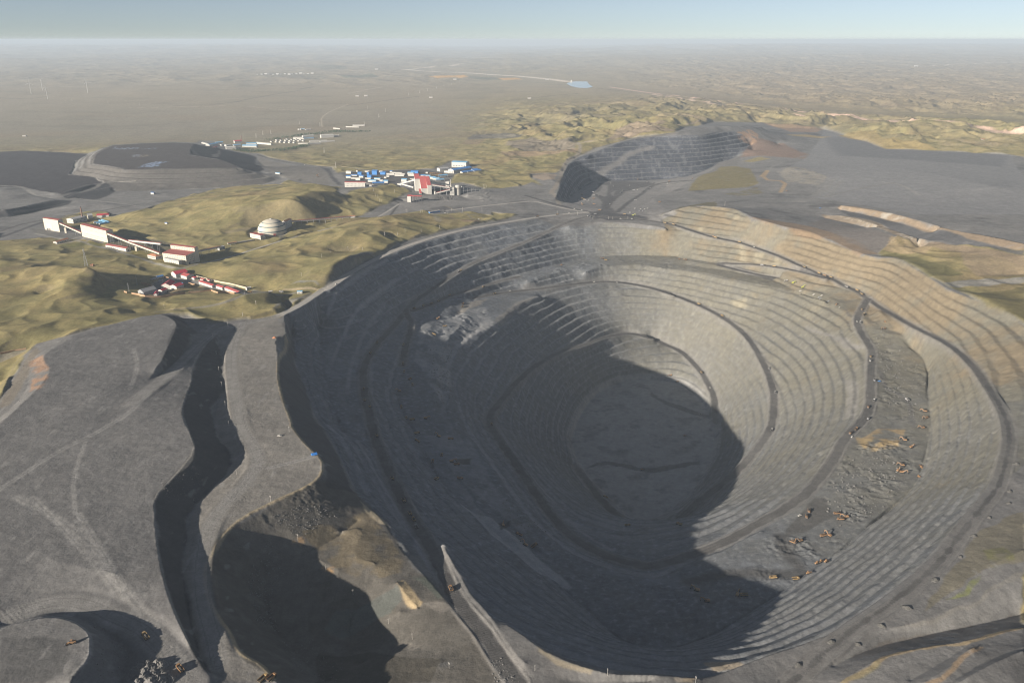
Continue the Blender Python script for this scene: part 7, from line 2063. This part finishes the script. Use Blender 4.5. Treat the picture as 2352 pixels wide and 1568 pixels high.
rocks('loose_rocks', [("7 1560,760 1640,680 1720,900 1640,1050 1700,1250 1560,1200 1500,950", 420, .3, 1.5), ("7 1700,1300 1900,1300 2100,1450 2050,1560 1800,1480", 160, .3, 1.3), ("7 1640,560 1900,450 2060,560 1850,680 1700,640", 300, .3, 1.2),
                      ("5 700,1000 860,980 830,1150 870,1330 760,1400 700,1250", 420, .5, 2.2), ("9 1060,400 1280,120 1500,60 1640,330 1400,520 1150,600", 420, .5, 2.2), ("6 1420,760 1560,860 1740,1120 1700,1400 1480,1300 1420,1000", 300, .5, 2.0),
                      ("8 1100,440 1350,640 1300,720 1050,520", 160, .5, 1.6), ("8 1000,1440 1060,1400 1180,1560 1020,1560", 120, .3, 1.1), ("4 160,1090 230,1060 200,1300 120,1400 130,1250", 140, .3, 1.0),
                      ("7 560,1190 720,1300 800,1400 640,1568 560,1500 570,1300", 260, .3, 1.2), ("7 960,330 1250,290 1180,480 1000,430", 160, .3, 1.1), ("E 1500,630 1800,630 1800,690 1540,690", 160, .6, 2.4)], 'loose boulders scattered over the diggings')


def tree_belt(pts, n, label, spread=14, seed=3):
    rnd = random.Random(seed)
    P = dense(HP(pts), 5.0)
    vs, fs = [], []
    for _ in range(n):
        i = rnd.randrange(len(P)); x = P[i, 0] + rnd.gauss(0, spread); y = P[i, 1] + rnd.gauss(0, spread * 1.6)
        z = ground(x, y); h = rnd.uniform(5, 10); r = h * rnd.uniform(.25, .42)
        o = len(vs)
        vs += [(x - .2, y, z - .3), (x + .2, y, z - .3), (x, y + .3, z - .3), (x, y, z + h * .5)]
        fs += [(o, o + 1, o + 3), (o + 1, o + 2, o + 3), (o + 2, o, o + 3)]
        for c in range(9):
            a = rnd.uniform(0, 6.3); rr = r * math.sqrt(rnd.random()) * .8; zz = z + h * rnd.uniform(.3, .95); q = r * rnd.uniform(.35, .6)
            cx_, cy_ = x + rr * math.cos(a), y + rr * math.sin(a); o = len(vs)
            vs += [(cx_ + q * rnd.uniform(.6, 1.2), cy_, zz), (cx_ - q * rnd.uniform(.6, 1.2), cy_, zz), (cx_, cy_ + q, zz + .2), (cx_, cy_ - q, zz - .2), (cx_, cy_, zz + q * .9), (cx_, cy_, zz - q * .8)]
            fs += [tuple(o + i for i in t) for t in [(0, 2, 4), (2, 1, 4), (1, 3, 4), (3, 0, 4), (2, 0, 5), (1, 2, 5), (3, 1, 5), (0, 3, 5)]]
    me = bpy.data.meshes.new('tree_belt'); me.from_pydata([tuple(map(float, v)) for v in vs], [], fs); me.update(); me.materials.append(M['leaf'])
    o = link('tree_belt', me); o['kind'] = 'stuff'; o['label'] = label; o['category'] = 'trees'
    return o


tree_belt('F 620,398 800,415 950,412 1150,400 1300,385 1430,355 1510,335', 420, 'dark green tree belt curving below the far settlement', 16, 3)
tree_belt('F 1050,262 1300,225 1450,205 1600,190 1800,165 2050,155', 260, 'dark green tree belt above the far village', 14, 4)
tree_belt('F 1850,150 2100,160 2352,150', 120, 'thin tree belt near the distant substation', 10, 5)
tree_belt('1 2090,528 2150,533', 60, 'square dark plantation on the far plain', 40, 6)
c = A('7', 1912, 182)
o = thing('tarp_shelter', 'bright blue tarpaulin shelter at the edge of the left dump strip', 'shelter', c, .5)
MB().hexa([(-3.5, -2.6, 1.2), (3.5, -2.6, 1.2), (3.5, 2.6, 1.2), (-3.5, 2.6, 1.2)], [(-3.2, -.3, 3.4), (3.2, -.3, 3.4), (3.2, .3, 3.4), (-3.2, .3, 3.4)]).build('tarp_roof', 'tarp', parent=o)
for x in (-3.2, 3.1):
    for y in (-2.4, 2.3):
        MB().box(x, x + .15, y, y + .15, -.5, 1.25).build('post', 'dark', parent=o)
c = A('4', 1845, 925)
o = link('brick_pile', heap_mesh('brick_pile', 4.5, 2.8, 90, 'orange', .6, 10, 4)); o.location = c
tag(o, 'small heap of red-brown rubble at the corner of the left strip', 'rubble pile')
